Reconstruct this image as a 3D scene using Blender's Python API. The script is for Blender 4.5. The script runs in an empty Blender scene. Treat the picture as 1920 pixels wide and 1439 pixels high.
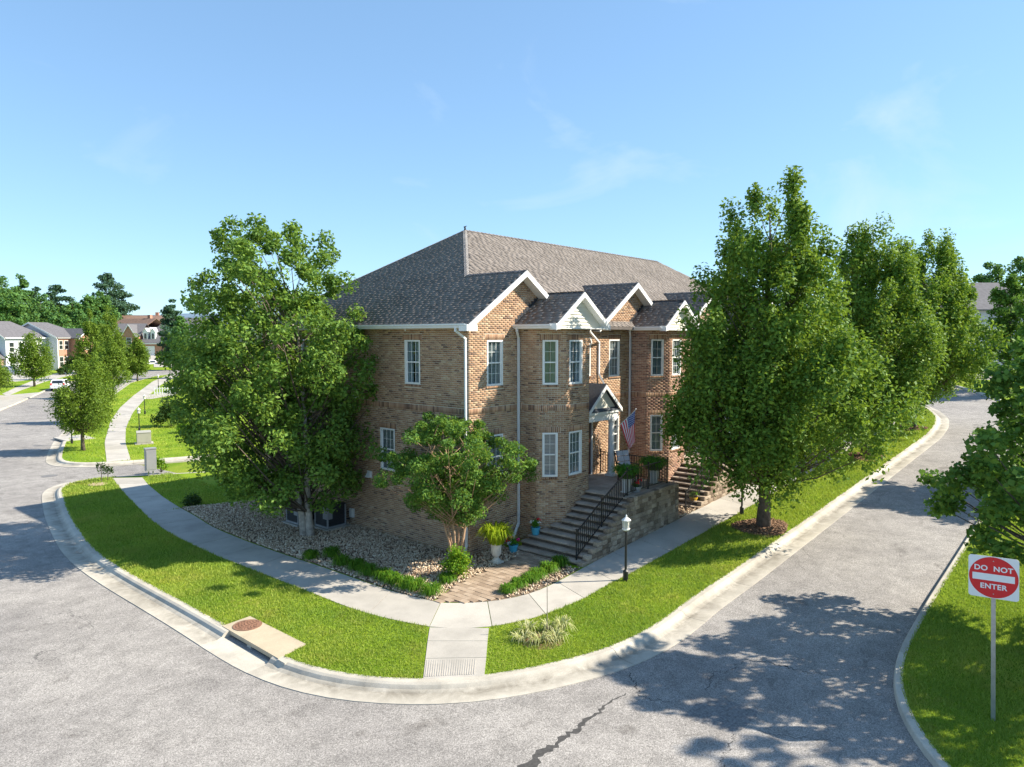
import bpy, bmesh, math, random
import numpy as np
from mathutils import Vector, Matrix

random.seed(7)
RNG = np.random.default_rng(7)
sc = bpy.context.scene
COL = sc.collection

# ---------------------------------------------------------------- camera
FPX, CX, CY, HOR = 1331.0, 960.0, 719.5, 632.0          # focal length and centre of the 1920 px photo, horizon row
PITCH = math.atan((CY - HOR) / FPX)
YAW = math.atan((2105 - CX) / (FPX * math.cos(PITCH) + (CY - HOR) * math.sin(PITCH)))
FH = np.array([math.cos(YAW), math.sin(YAW), 0.0])
RV = np.array([math.sin(YAW), -math.cos(YAW), 0.0])
FV = FH * math.cos(PITCH) - np.array([0, 0, math.sin(PITCH)])
UV = FH * math.sin(PITCH) + np.array([0, 0, math.cos(PITCH)])
CAM = np.array([-15.96, -15.49, 7.0])
cd = bpy.data.cameras.new('camera')
cam = bpy.data.objects.new('camera', cd)
COL.objects.link(cam)
cd.sensor_fit = 'HORIZONTAL'
cd.sensor_width = 36.0
cd.lens = 36.0 * FPX / 1920.0
cd.clip_start = 0.1
cd.clip_end = 6000
cam.matrix_world = Matrix(((RV[0], UV[0], -FV[0], CAM[0]), (RV[1], UV[1], -FV[1], CAM[1]),
                           (RV[2], UV[2], -FV[2], CAM[2]), (0, 0, 0, 1)))
sc.camera = cam

# ---------------------------------------------------------------- sky, sun, exposure
SUN_EL = math.radians(37.5)
SUN_H = np.array([0.702, -0.712])                         # horizontal direction towards the sun
w = bpy.data.worlds.new('World')
sc.world = w
w.use_nodes = True
nt = w.node_tree
nt.nodes.clear()
wo = nt.nodes.new('ShaderNodeOutputWorld')
bg = nt.nodes.new('ShaderNodeBackground')
sky = nt.nodes.new('ShaderNodeTexSky')
sky.sky_type = 'NISHITA'
sky.sun_disc = False
sky.sun_elevation = SUN_EL
sky.sun_rotation = math.atan2(SUN_H[0], SUN_H[1])
sky.altitude = 900
sky.air_density = 1.0
sky.dust_density = 0.15
sky.ozone_density = 2.5
bg.inputs['Strength'].default_value = 0.126
# thin high cirrus over the blue
tc = nt.nodes.new('ShaderNodeTexCoord')
mp = nt.nodes.new('ShaderNodeMapping')
mp.inputs['Rotation'].default_value = (0.2, 0.1, 0.7)
mp.inputs['Scale'].default_value = (1.1, 3.0, 5.0)
nz = nt.nodes.new('ShaderNodeTexNoise')
nz.inputs['Scale'].default_value = 1.3
nz.inputs['Detail'].default_value = 7
nz.inputs['Roughness'].default_value = 0.55
nz.inputs['Distortion'].default_value = 0.6
rp = nt.nodes.new('ShaderNodeValToRGB')
rp.color_ramp.elements[0].position = 0.56
rp.color_ramp.elements[0].color = (0, 0, 0, 1)
rp.color_ramp.elements[1].position = 0.92
rp.color_ramp.elements[1].color = (0.8, 0.8, 0.8, 1)
mx = nt.nodes.new('ShaderNodeMix')
mx.data_type = 'RGBA'
mx.inputs['B'].default_value = (2.2, 2.6, 2.9, 1)
nt.links.new(tc.outputs['Generated'], mp.inputs['Vector'])
nt.links.new(mp.outputs['Vector'], nz.inputs['Vector'])
nt.links.new(nz.outputs['Fac'], rp.inputs['Fac'])
nt.links.new(rp.outputs['Color'], mx.inputs['Factor'])
gm = nt.nodes.new('ShaderNodeGamma')
gm.inputs['Gamma'].default_value = 0.58
tn = nt.nodes.new('ShaderNodeMix')
tn.data_type = 'RGBA'
tn.blend_type = 'MULTIPLY'
tn.inputs['Factor'].default_value = 1.0
tn.inputs['B'].default_value = (0.71, 0.95, 1.14, 1)
nt.links.new(sky.outputs['Color'], gm.inputs['Color'])
nt.links.new(gm.outputs['Color'], tn.inputs['A'])
nt.links.new(tn.outputs['Result'], mx.inputs['A'])
nt.links.new(mx.outputs['Result'], bg.inputs['Color'])
nt.links.new(bg.outputs['Background'], wo.inputs['Surface'])

sl = bpy.data.lights.new('sun', 'SUN')
sl.energy = 3.35
sl.angle = math.radians(0.55)
sl.color = (1.0, 0.91, 0.76)
sun = bpy.data.objects.new('sun', sl)
COL.objects.link(sun)
sdir = Vector((SUN_H[0] * math.cos(SUN_EL), SUN_H[1] * math.cos(SUN_EL), math.sin(SUN_EL)))
sun.rotation_euler = sdir.to_track_quat('Z', 'Y').to_euler()
sun.location = (20, -20, 40)

sc.render.engine = 'CYCLES'
sc.cycles.use_denoising = True
sc.cycles.max_bounces = 8
sc.cycles.diffuse_bounces = 6
sc.cycles.transparent_max_bounces = 8
sc.view_settings.view_transform = 'Standard'
sc.view_settings.look = 'None'
sc.view_settings.gamma = 1.0
sc.view_settings.use_curve_mapping = False
sc.view_settings.exposure = 1.62

# ---------------------------------------------------------------- geometry of the site
def gh(x, y):
    """height of the lawn level: the right-hand street climbs 4.4 per cent in front of the terrace"""
    d = np.asarray(x, float) - 1.0
    s = 0.044 * 0.5 * (d + np.sqrt(d * d + 1.0))
    s = s - 0.044 * 0.5 * 0.03
    t = np.clip((12.0 - np.asarray(y, float)) / 10.0, 0, 1)
    far = np.clip((110.0 - np.asarray(x, float)) / 40.0, 0, 1)
    return np.clip(s, 0, 3.6) * t * t * (3 - 2 * t)

def ray(x, y):
    return FV + RV * ((x - CX) / FPX) + UV * ((CY - y) / FPX)

def up(x, y, dz=0.0):
    """photo pixel -> point on the ground surface (its distance comes from the ground)"""
    d = ray(x, y)
    z = 0.0
    for _ in range(25):
        t = (z + dz - CAM[2]) / d[2]
        P = CAM + d * t
        z = float(gh(P[0], P[1]))
    return np.array([P[0], P[1], z + dz])

def at(px, depth):
    """plan position straight above a pixel column at a given distance ahead"""
    q = CAM + FH * depth + RV * ((px - CX) / FPX * depth)
    return float(q[0]), float(q[1])

def zat(py, depth):
    return 7.0 + (HOR - py) / FPX * depth

def P2(*pts):
    return [tuple(up(*p)[:2]) for p in pts]

# ---------------------------------------------------------------- helpers for objects
ORG = {}
def fast_mesh(name, V, F):
    V = np.asarray(V, dtype=np.float32).reshape(-1, 3)
    F = np.asarray(F, dtype=np.int32)
    m = bpy.data.meshes.new(name)
    n, k = F.shape
    m.vertices.add(len(V))
    m.vertices.foreach_set('co', V.ravel())
    m.loops.add(n * k)
    m.loops.foreach_set('vertex_index', F.ravel())
    m.polygons.add(n)
    m.polygons.foreach_set('loop_start', np.arange(0, n * k, k, dtype=np.int32))
    m.polygons.foreach_set('loop_total', np.full(n, k, dtype=np.int32))
    m.update(calc_edges=True)
    return m

def link(name, mesh, mat, parent=None, loc=(0, 0, 0), org=None):
    o = bpy.data.objects.new(name, mesh)
    COL.objects.link(o)
    if mat is not None and len(mesh.materials) == 0:
        mesh.materials.append(mat)
    o.location = loc
    if parent is not None:
        o.parent = parent
    ORG[o.name] = Vector(org if org is not None else loc)
    return o

def tag(o, label=None, cat=None, group=None, kind=None):
    if label: o['label'] = label
    if cat: o['category'] = cat
    if group: o['group'] = group
    if kind: o['kind'] = kind
    return o

def empty(name, loc, label=None, cat=None, group=None, rz=0.0, local=False, kind=None):
    o = bpy.data.objects.new(name, None)
    o.empty_display_size = 0.3
    COL.objects.link(o)
    o.location = loc
    o.rotation_euler = (0, 0, rz)
    ORG[o.name] = Vector((0, 0, 0)) if local else Vector(loc)
    return tag(o, label, cat, group, kind)

def part_empty(name, parent, loc):
    o = bpy.data.objects.new(name, None)
    COL.objects.link(o)
    o.parent = parent
    o.location = Vector(loc) - ORG[parent.name]
    ORG[o.name] = Vector(loc)
    return o

def copy_tree(o, parent=None):
    c = o.copy()
    COL.objects.link(c)
    if parent is not None:
        c.parent = parent
    ORG[c.name] = ORG[o.name].copy()
    for ch in list(o.children):
        copy_tree(ch, c)
    return c

class MB:
    """collects faces; build() links them as ONE mesh object with its origin at its own base"""
    def __init__(s):
        s.v = []; s.f = []
    def add(s, vs, fs):
        n = len(s.v)
        s.v.extend([tuple(float(c) for c in v) for v in vs])
        s.f.extend([tuple(i + n for i in f) for f in fs])
        return s
    def box(s, x0, x1, y0, y1, z0, z1):
        return s.add([(x0, y0, z0), (x1, y0, z0), (x1, y1, z0), (x0, y1, z0), (x0, y0, z1), (x1, y0, z1), (x1, y1, z1), (x0, y1, z1)],
                     [(0, 3, 2, 1), (4, 5, 6, 7), (0, 1, 5, 4), (1, 2, 6, 5), (2, 3, 7, 6), (3, 0, 4, 7)])
    def obox(s, O, U, V, N):
        """box from a corner and three edge vectors"""
        O, U, V, N = (Vector(a) for a in (O, U, V, N))
        p = [O, O + U, O + U + V, O + V, O + N, O + U + N, O + U + V + N, O + V + N]
        fs = [(0, 3, 2, 1), (4, 5, 6, 7), (0, 1, 5, 4), (1, 2, 6, 5), (2, 3, 7, 6), (3, 0, 4, 7)]
        if U.cross(V).dot(N) < 0:
            fs = [f[::-1] for f in fs]
        return s.add(p, fs)
    def bar(s, a, b, wd, ht, upv=(0, 0, 1)):
        a, b = Vector(a), Vector(b)
        d = (b - a)
        side = d.cross(Vector(upv))
        if side.length < 1e-6:
            side = Vector((1, 0, 0))
        side.normalize()
        u = side.cross(d).normalized()
        return s.obox(a - side * wd / 2 - u * ht / 2, d, side * wd, u * ht)
    def tube(s, pts, rad, n=8, cap=True):
        pts = [Vector(p) for p in pts]
        if not hasattr(rad, '__len__'):
            rad = [rad] * len(pts)
        base = len(s.v)
        ref = None
        for i, p in enumerate(pts):
            d = (pts[min(i + 1, len(pts) - 1)] - pts[max(i - 1, 0)])
            d.normalize()
            if ref is None:
                ref = d.orthogonal().normalized()
            a = (ref - d * ref.dot(d))
            a = a.normalized() if a.length > 1e-6 else d.orthogonal().normalized()
            ref = a
            b = d.cross(a)
            for k in range(n):
                t = 2 * math.pi * k / n
                q = p + (a * math.cos(t) + b * math.sin(t)) * rad[i]
                s.v.append(tuple(q))
        for i in range(len(pts) - 1):
            for k in range(n):
                k2 = (k + 1) % n
                s.f.append((base + i * n + k, base + i * n + k2, base + (i + 1) * n + k2, base + (i + 1) * n + k))
        if cap:
            s.f.append(tuple(base + k for k in range(n))[::-1])
            e = base + (len(pts) - 1) * n
            s.f.append(tuple(e + k for k in range(n)))
        return s
    def lathe(s, prof, c, n=16, flute=0.0):
        base = len(s.v)
        for (r, z) in prof:
            for k in range(n):
                t = 2 * math.pi * k / n
                rr = r * (1 - flute * (k % 2))
                s.v.append((c[0] + rr * math.cos(t), c[1] + rr * math.sin(t), c[2] + z))
        for i in range(len(prof) - 1):
            for k in range(n):
                k2 = (k + 1) % n
                s.f.append((base + i * n + k, base + i * n + k2, base + (i + 1) * n + k2, base + (i + 1) * n + k))
        s.f.append(tuple(base + k for k in range(n))[::-1])
        e = base + (len(prof) - 1) * n
        s.f.append(tuple(e + k for k in range(n)))
        return s
    def prism(s, poly, z0, z1):
        """vertical prism over a plan polygon; z0/z1 numbers or functions of x, y"""
        a = 0
        for i in range(len(poly)):
            x0, y0 = poly[i][:2]; x1, y1 = poly[(i + 1) % len(poly)][:2]
            a += x0 * y1 - x1 * y0
        if a < 0:
            poly = poly[::-1]
        f0 = z0 if callable(z0) else (lambda x, y: z0)
        f1 = z1 if callable(z1) else (lambda x, y: z1)
        n = len(poly)
        vs = [(p[0], p[1], float(f0(p[0], p[1]))) for p in poly] + [(p[0], p[1], float(f1(p[0], p[1]))) for p in poly]
        fs = [tuple(range(n))[::-1], tuple(range(n, 2 * n))]
        fs += [(i, (i + 1) % n, n + (i + 1) % n, n + i) for i in range(n)]
        return s.add(vs, fs)
    def slab(s, poly3, off):
        """3-D polygon extruded by a vector"""
        n = len(poly3)
        off = Vector(off)
        P = [Vector(p) for p in poly3]
        nm = Vector((0, 0, 0))
        for i in range(n):
            nm += P[i].cross(P[(i + 1) % n])
        if nm.dot(off) < 0:
            P = P[::-1]
        vs = P + [p + off for p in P]
        fs = [tuple(range(n))[::-1], tuple(range(n, 2 * n))] + [(i, (i + 1) % n, n + (i + 1) % n, n + i) for i in range(n)]
        return s.add(vs, fs)
    def mesh(s, name, org=(0, 0, 0)):
        m = bpy.data.meshes.new(name)
        o = Vector(org)
        m.from_pydata([(v[0] - o.x, v[1] - o.y, v[2] - o.z) for v in s.v], [], s.f)
        m.update()
        return m
    def build(s, name, mat, parent=None, smooth=False, kind=None):
        A = np.array(s.v)
        lo, hi = A.min(0), A.max(0)
        org = Vector(((lo[0] + hi[0]) / 2, (lo[1] + hi[1]) / 2, lo[2]))
        m = s.mesh(name, org)
        if smooth:
            m.polygons.foreach_set('use_smooth', [True] * len(m.polygons))
        po = ORG[parent.name] if parent is not None else Vector((0, 0, 0))
        o = link(name, m, mat, parent, org - po, org)
        if kind: o['kind'] = kind
        return o

def arr_obj(name, V, F, mat, parent=None, smooth=False, kind=None):
    V = np.asarray(V, float).reshape(-1, 3)
    lo, hi = V.min(0), V.max(0)
    org = np.array([(lo[0] + hi[0]) / 2, (lo[1] + hi[1]) / 2, lo[2]])
    m = fast_mesh(name, V - org, F)
    if smooth:
        m.polygons.foreach_set('use_smooth', np.ones(len(m.polygons), dtype=bool))
    po = ORG[parent.name] if parent is not None else Vector((0, 0, 0))
    o = link(name, m, mat, parent, Vector(org) - po, Vector(org))
    if kind: o['kind'] = kind
    return o

def poly_in(poly, X, Y):
    """vectorised point in polygon"""
    poly = np.asarray(poly, float)
    ins = np.zeros(len(X), bool)
    j = len(poly) - 1
    for i in range(len(poly)):
        xi, yi = poly[i]; xj, yj = poly[j]
        c = ((yi > Y) != (yj > Y)) & (X < (xj - xi) * (Y - yi) / (yj - yi + 1e-12) + xi)
        ins ^= c
        j = i
    return ins

def sheet(name, poly, dz, mat, kind='structure', parent=None, label=None, cat=None, fn=None):
    """flat-ish sheet following the ground, cut finely enough to follow its slope"""
    fn = fn or (lambda x, y: float(gh(x, y)) + dz)
    bm = bmesh.new()
    vs = [bm.verts.new((p[0], p[1], 0)) for p in poly]
    bm.faces.new(vs)
    bm.normal_update()
    if bm.faces[:][0].normal.z < 0:
        bmesh.ops.reverse_faces(bm, faces=bm.faces[:])
    bmesh.ops.triangulate(bm, faces=bm.faces[:])
    xs = [p[0] for p in poly]; ys = [p[1] for p in poly]
    cuts = [('x', c) for c in (-1, -0.4, 0.2, 0.8, 1.4, 2.0, 2.6, 3.4, 4.5)] + [('y', c) for c in (2, 4, 5.5, 7, 8.5, 10, 12)] + [('x', 83.0)]
    for ax, c in cuts:
        if ax == 'x' and not (min(xs) < c < max(xs)): continue
        if ax == 'y' and not (min(ys) < c < max(ys)): continue
        bmesh.ops.bisect_plane(bm, geom=bm.verts[:] + bm.edges[:] + bm.faces[:], dist=1e-5,
                               plane_co=(c, 0, 0) if ax == 'x' else (0, c, 0), plane_no=(1, 0, 0) if ax == 'x' else (0, 1, 0))
    ox, oy = (min(xs) + max(xs)) / 2, (min(ys) + max(ys)) / 2
    oz = fn(ox, oy)
    for v in bm.verts:
        v.co.z = fn(v.co.x, v.co.y) - oz
        v.co.x -= ox; v.co.y -= oy
    m = bpy.data.meshes.new(name)
    bm.to_mesh(m); bm.free()
    po = ORG[parent.name] if parent is not None else Vector((0, 0, 0))
    o = link(name, m, mat, parent, Vector((ox, oy, oz)) - po, Vector((ox, oy, oz)))
    return tag(o, label, cat, None, kind)

def resample(pts, step=None, n=None):
    P = np.asarray(pts, float)[:, :2]
    d = np.r_[0, np.cumsum(np.linalg.norm(np.diff(P, axis=0), axis=1))]
    if n is None:
        n = max(2, int(round(d[-1] / step)) + 1)
    t = np.linspace(0, d[-1], n)
    return np.c_[np.interp(t, d, P[:, 0]), np.interp(t, d, P[:, 1])]

def smooth_poly(pts, step=0.5, it=3):
    P = resample(pts, step)
    for _ in range(it):
        Q = P.copy()
        Q[1:-1] = (P[:-2] + 2 * P[1:-1] + P[2:]) / 4
        P = Q
    return P

# ---------------------------------------------------------------- materials
def nodes(name):
    m = bpy.data.materials.new(name)
    m.use_nodes = True
    t = m.node_tree
    return m, t, t.nodes['Principled BSDF'], t.nodes['Material Output']

def nd(t, kind, **kw):
    n = t.nodes.new(kind)
    for k, v in kw.items():
        if k in n.inputs: n.inputs[k].default_value = v
        else: setattr(n, k, v)
    return n

def ramp(t, stops, interp='LINEAR'):
    r = t.nodes.new('ShaderNodeValToRGB')
    r.color_ramp.interpolation = interp
    e = r.color_ramp.elements
    while len(e) < len(stops): e.new(0.5)
    for i, (p, c) in enumerate(stops):
        e[i].position = p
        e[i].color = (c[0], c[1], c[2], 1)
    return r

def rnd_node(t):
    """one random value for each loose piece of a mesh and each object"""
    g = t.nodes.new('ShaderNodeNewGeometry')
    o = t.nodes.new('ShaderNodeObjectInfo')
    a = nd(t, 'ShaderNodeMath', operation='ADD')
    f = nd(t, 'ShaderNodeMath', operation='FRACT')
    t.links.new(g.outputs['Random Per Island'], a.inputs[0])
    t.links.new(o.outputs['Random'], a.inputs[1])
    t.links.new(a.outputs[0], f.inputs[0])
    return f.outputs[0], g

def noise_at(t, scale, detail=4, rough=0.55, src=None, dist=0.0):
    g = src or t.nodes.new('ShaderNodeNewGeometry')
    n = nd(t, 'ShaderNodeTexNoise', Scale=scale, Detail=detail, Roughness=rough, Distortion=dist)
    t.links.new(g.outputs['Position'], n.inputs['Vector'])
    return n

def mixc(t, fac, a, b, blend='MIX'):
    m = t.nodes.new('ShaderNodeMix')
    m.data_type = 'RGBA'
    m.blend_type = blend
    for s, v in (('Factor', fac), ('A', a), ('B', b)):
        if isinstance(v, (int, float)): m.inputs[s].default_value = v
        elif isinstance(v, tuple): m.inputs[s].default_value = (*v[:3], 1)
        else: t.links.new(v, m.inputs[s])
    return m.outputs['Result']

def bump_on(t, bsdf, h, strength, dist=0.01):
    b = nd(t, 'ShaderNodeBump', Strength=strength, Distance=dist)
    t.links.new(h, b.inputs['Height'])
    t.links.new(b.outputs['Normal'], bsdf.inputs['Normal'])

def plain(name, c, rough=0.6, var=0.15, scale=3.0, metal=0.0, bump=0.0, bscale=40.0, spec=0.4):
    m, t, b, o = nodes(name)
    n = noise_at(t, scale)
    lo = tuple(x * (1 - var) for x in c); hi = tuple(min(1, x * (1 + var)) for x in c)
    r = ramp(t, [(0.3, lo), (0.7, hi)])
    t.links.new(n.outputs['Fac'], r.inputs['Fac'])
    t.links.new(r.outputs['Color'], b.inputs['Base Color'])
    b.inputs['Roughness'].default_value = rough
    b.inputs['Metallic'].default_value = metal
    b.inputs['Specular IOR Level'].default_value = spec
    if bump:
        n2 = noise_at(t, bscale, 3)
        bump_on(t, b, n2.outputs['Fac'], bump)
    return m

def pieces(name, stops, rough=0.8, dirt=0.25, dscale=1.2, bump=0.3, bscale=60, spec=0.25, speck=0.0):
    """colour differs from piece to piece, with weathering across them"""
    m, t, b, o = nodes(name)
    r0, g = rnd_node(t)
    r = ramp(t, stops)
    t.links.new(r0, r.inputs['Fac'])
    n = noise_at(t, dscale, 5, 0.6)
    d = ramp(t, [(0.3, (1 - dirt,) * 3), (0.65, (1.0, 1.0, 1.0))])
    t.links.new(n.outputs['Fac'], d.inputs['Fac'])
    c = mixc(t, 1.0, r.outputs['Color'], d.outputs['Color'], 'MULTIPLY')
    n2 = noise_at(t, bscale, 3)
    if speck:
        s = ramp(t, [(0.3, (1 - speck,) * 3), (0.7, (1 + speck,) * 3)])
        t.links.new(n2.outputs['Fac'], s.inputs['Fac'])
        c = mixc(t, 1.0, c, s.outputs['Color'], 'MULTIPLY')
    t.links.new(c, b.inputs['Base Color'])
    b.inputs['Roughness'].default_value = rough
    b.inputs['Specular IOR Level'].default_value = spec
    bump_on(t, b, n2.outputs['Fac'], bump, 0.006)
    return m

def leaf_mat(name, stops, trans=0.35, tcol=(0.30, 0.42, 0.03), rough=0.6):
    m, t, b, o = nodes(name)
    r0, g = rnd_node(t)
    r = ramp(t, stops)
    n = noise_at(t, 0.55, 3)
    a = nd(t, 'ShaderNodeMath', operation='MULTIPLY_ADD')
    a.inputs[1].default_value = 0.62
    t.links.new(r0, a.inputs[0])
    s = nd(t, 'ShaderNodeMath', operation='MULTIPLY')
    s.inputs[1].default_value = 0.38
    t.links.new(n.outputs['Fac'], s.inputs[0])
    t.links.new(s.outputs[0], a.inputs[2])
    t.links.new(a.outputs[0], r.inputs['Fac'])
    t.links.new(r.outputs['Color'], b.inputs['Base Color'])
    b.inputs['Roughness'].default_value = rough
    b.inputs['Specular IOR Level'].default_value = 0.18
    tr = t.nodes.new('ShaderNodeBsdfTranslucent')
    tc_ = mixc(t, 0.55, r.outputs['Color'], tcol)
    t.links.new(tc_, tr.inputs['Color'])
    ms = t.nodes.new('ShaderNodeMixShader')
    ms.inputs[0].default_value = trans
    t.links.new(b.outputs[0], ms.inputs[1])
    t.links.new(tr.outputs[0], ms.inputs[2])
    t.links.new(ms.outputs[0], o.inputs['Surface'])
    return m

MT = {}
MT['brick'] = pieces('brick_face', [(0.0, (0.17, 0.10, 0.07)), (0.06, (0.24, 0.14, 0.092)), (0.12, (0.36, 0.214, 0.13)), (0.45, (0.43, 0.262, 0.156)),
                                   (0.8, (0.49, 0.308, 0.186)), (0.93, (0.54, 0.368, 0.23)), (1.0, (0.56, 0.42, 0.285))], 0.85, 0.26, 0.35, 0.5, 70, 0.2)
MT['brick_red'] = pieces('red_brick_face', [(0.0, (0.13, 0.075, 0.058)), (0.10, (0.25, 0.135, 0.10)), (0.6, (0.38, 0.215, 0.145)), (1.0, (0.49, 0.31, 0.21))], 0.85, 0.2, 0.9, 0.5, 70, 0.2)
MT['soldier'] = pieces('soldier_brick_face', [(0.0, (0.17, 0.10, 0.07)), (0.2, (0.33, 0.19, 0.12)), (0.6, (0.43, 0.26, 0.16)), (1.0, (0.53, 0.35, 0.225))], 0.85, 0.2, 0.9, 0.5, 70, 0.2)
MT['mortar'] = plain('mortar', (0.56, 0.49, 0.40), 0.95, 0.12, 2.0, bump=0.2)
MT['shingle'] = pieces('asphalt_shingle', [(0.0, (0.178, 0.156, 0.143)), (0.25, (0.20, 0.177, 0.163)), (0.6, (0.218, 0.193, 0.178)), (1.0, (0.245, 0.218, 0.202))], 0.92, 0.2, 0.5, 0.2, 180, 0.15, speck=0.2)
MT['shingle_dark'] = pieces('dark_shingle', [(0.0, (0.055, 0.062, 0.075)), (0.6, (0.085, 0.095, 0.11)), (1.0, (0.12, 0.13, 0.145))], 0.9, 0.2, 0.5, 0.8, 180, 0.15, speck=0.3)
MT['cap'] = pieces('ridge_cap', [(0.0, (0.27, 0.25, 0.24)), (1.0, (0.34, 0.32, 0.305))], 0.92, 0.2, 0.8, 0.6, 180, 0.15, speck=0.3)
MT['underlay'] = plain('roof_underlay', (0.12, 0.105, 0.096), 0.95, 0.2, 4)
MT['white'] = plain('white_paint', (0.78, 0.78, 0.76), 0.45, 0.05, 2.5, spec=0.4)
MT['cream'] = plain('cream_siding', (0.66, 0.635, 0.55), 0.55, 0.05, 1.5)
MT['alu'] = plain('white_gutter', (0.74, 0.75, 0.76), 0.35, 0.05, 2.0, spec=0.5)
MT['black'] = plain('black_iron', (0.016, 0.016, 0.018), 0.45, 0.3, 8, spec=0.5)
MT['block'] = pieces('split_face_block', [(0.0, (0.19, 0.14, 0.10)), (0.3, (0.28, 0.212, 0.155)), (0.65, (0.37, 0.29, 0.215)), (1.0, (0.46, 0.37, 0.285))], 0.95, 0.35, 1.6, 1.0, 26, 0.15, speck=0.25)
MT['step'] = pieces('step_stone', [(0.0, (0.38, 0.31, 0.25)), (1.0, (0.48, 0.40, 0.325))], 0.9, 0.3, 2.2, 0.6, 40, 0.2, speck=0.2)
MT['riser'] = pieces('riser_painted_shade', [(0.0, (0.12, 0.092, 0.075)), (1.0, (0.22, 0.175, 0.14))], 0.95, 0.3, 1.6, 0.9, 26, 0.15, speck=0.25)  # shade of the risers put into the colour, darker than the treads
MT['paver'] = pieces('brick_paver', [(0.0, (0.27, 0.20, 0.145)), (0.4, (0.37, 0.28, 0.205)), (1.0, (0.46, 0.36, 0.27))], 0.9, 0.2, 1.5, 0.4, 60, 0.2, speck=0.2)
MT['soil'] = plain('brown_soil', (0.16, 0.115, 0.08), 0.98, 0.4, 9, bump=0.6, bscale=25)
MT['mulch'] = pieces('bark_mulch', [(0.0, (0.10, 0.06, 0.04)), (0.5, (0.20, 0.122, 0.078)), (1.0, (0.31, 0.205, 0.135))], 0.95, 0.2, 3, 0.4, 60, 0.1)
MT['gravel'] = pieces('river_pebble', [(0.0, (0.28, 0.185, 0.12)), (0.3, (0.48, 0.355, 0.24)), (0.65, (0.62, 0.485, 0.345)), (1.0, (0.78, 0.67, 0.51))], 0.75, 0.15, 1.5, 0.1, 60, 0.3)
MT['iron'] = plain('rusty_cast_iron', (0.24, 0.13, 0.085), 0.7, 0.35, 14, bump=0.3)
MT['steel'] = plain('galvanised_steel', (0.42, 0.43, 0.44), 0.4, 0.12, 9, metal=0.7)
MT['boxgrey'] = plain('grey_cabinet', (0.27, 0.275, 0.29), 0.5, 0.06, 3)
MT['boxbeige'] = plain('beige_cabinet', (0.38, 0.365, 0.31), 0.55, 0.06, 3)
MT['ac'] = plain('dark_condenser_metal', (0.035, 0.038, 0.045), 0.5, 0.2, 6)
MT['plastic'] = plain('white_plastic', (0.72, 0.72, 0.70), 0.4, 0.04, 4)
MT['blue'] = plain('blue_pot_glaze', (0.07, 0.36, 0.50), 0.3, 0.06, 6, spec=0.6)
MT['yellow'] = plain('yellow_pot_glaze', (0.70, 0.42, 0.03), 0.3, 0.06, 6, spec=0.6)
MT['stoneurn'] = plain('cast_stone', (0.58, 0.545, 0.47), 0.85, 0.14, 7, bump=0.3)
MT['cushion'] = plain('grey_cushion', (0.50, 0.48, 0.50), 0.95, 0.08, 6)
MT['red_sign'] = plain('red_sign_sheeting', (0.68, 0.018, 0.025), 0.35, 0.03, 3)
MT['white_sign'] = plain('white_sign_sheeting', (0.80, 0.80, 0.82), 0.35, 0.02, 3)
MT['room'] = plain('room_wall_dim', (0.16, 0.18, 0.20), 0.9, 0.2, 1)
MT['dark'] = plain('dark_interior', (0.02, 0.02, 0.022), 0.9, 0.2, 1)
MT['inside'] = plain('room_wall', (0.10, 0.10, 0.10), 0.9, 0.1, 1)
MT['blind'] = plain('white_blind', (0.62, 0.63, 0.64), 0.7, 0.04, 2)
MT['curtain'] = plain('pale_curtain', (0.50, 0.53, 0.55), 0.9, 0.08, 5)
MT['door'] = plain('dark_red_door', (0.09, 0.03, 0.025), 0.35, 0.1, 4)
MT['stake'] = plain('weathered_stake', (0.25, 0.22, 0.18), 0.8, 0.15, 10)
MT['bark_birch'] = plain('pale_bark', (0.42, 0.38, 0.34), 0.9, 0.4, 7, bump=0.8, bscale=18)
MT['bark'] = plain('grey_brown_bark', (0.125, 0.098, 0.078), 0.95, 0.35, 9, bump=1.0, bscale=22)
MT['bark_tan'] = plain('smooth_tan_bark', (0.42, 0.27, 0.17), 0.8, 0.25, 8, bump=0.3)
G_ = lambda k, a: [(p, tuple(x * k for x in c)) for p, c in a]
MT['leaf_birch'] = leaf_mat('birch_leaf', [(0.1, (0.060, 0.130, 0.028)), (0.45, (0.125, 0.235, 0.045)), (0.75, (0.215, 0.345, 0.060)), (0.95, (0.40, 0.50, 0.085))], 0.34)
MT['leaf_pear'] = leaf_mat('pear_leaf', [(0.1, (0.060, 0.135, 0.028)), (0.5, (0.128, 0.24, 0.038)), (0.8, (0.23, 0.35, 0.048)), (0.97, (0.38, 0.47, 0.06))], 0.30, (0.34, 0.46, 0.03))
MT['leaf_maple'] = leaf_mat('maple_leaf', [(0.1, (0.062, 0.145, 0.030)), (0.55, (0.13, 0.24, 0.042)), (0.85, (0.24, 0.35, 0.05)), (0.98, (0.44, 0.50, 0.07))], 0.32, (0.20, 0.36, 0.04))
MT['leaf_myrtle'] = leaf_mat('myrtle_leaf', [(0.1, (0.042, 0.115, 0.028)), (0.5, (0.09, 0.20, 0.038)), (0.8, (0.18, 0.305, 0.05)), (0.97, (0.42, 0.42, 0.08))], 0.35)
MT['leaf_street'] = leaf_mat('street_tree_leaf', [(0.1, (0.065, 0.125, 0.02)), (0.5, (0.135, 0.21, 0.03)), (0.9, (0.24, 0.36, 0.045))], 0.36, (0.30, 0.42, 0.02))
MT['leaf_wood'] = leaf_mat('woodland_leaf', [(0.1, (0.045, 0.12, 0.045)), (0.5, (0.095, 0.215, 0.06)), (0.9, (0.18, 0.33, 0.075))], 0.3)
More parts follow.
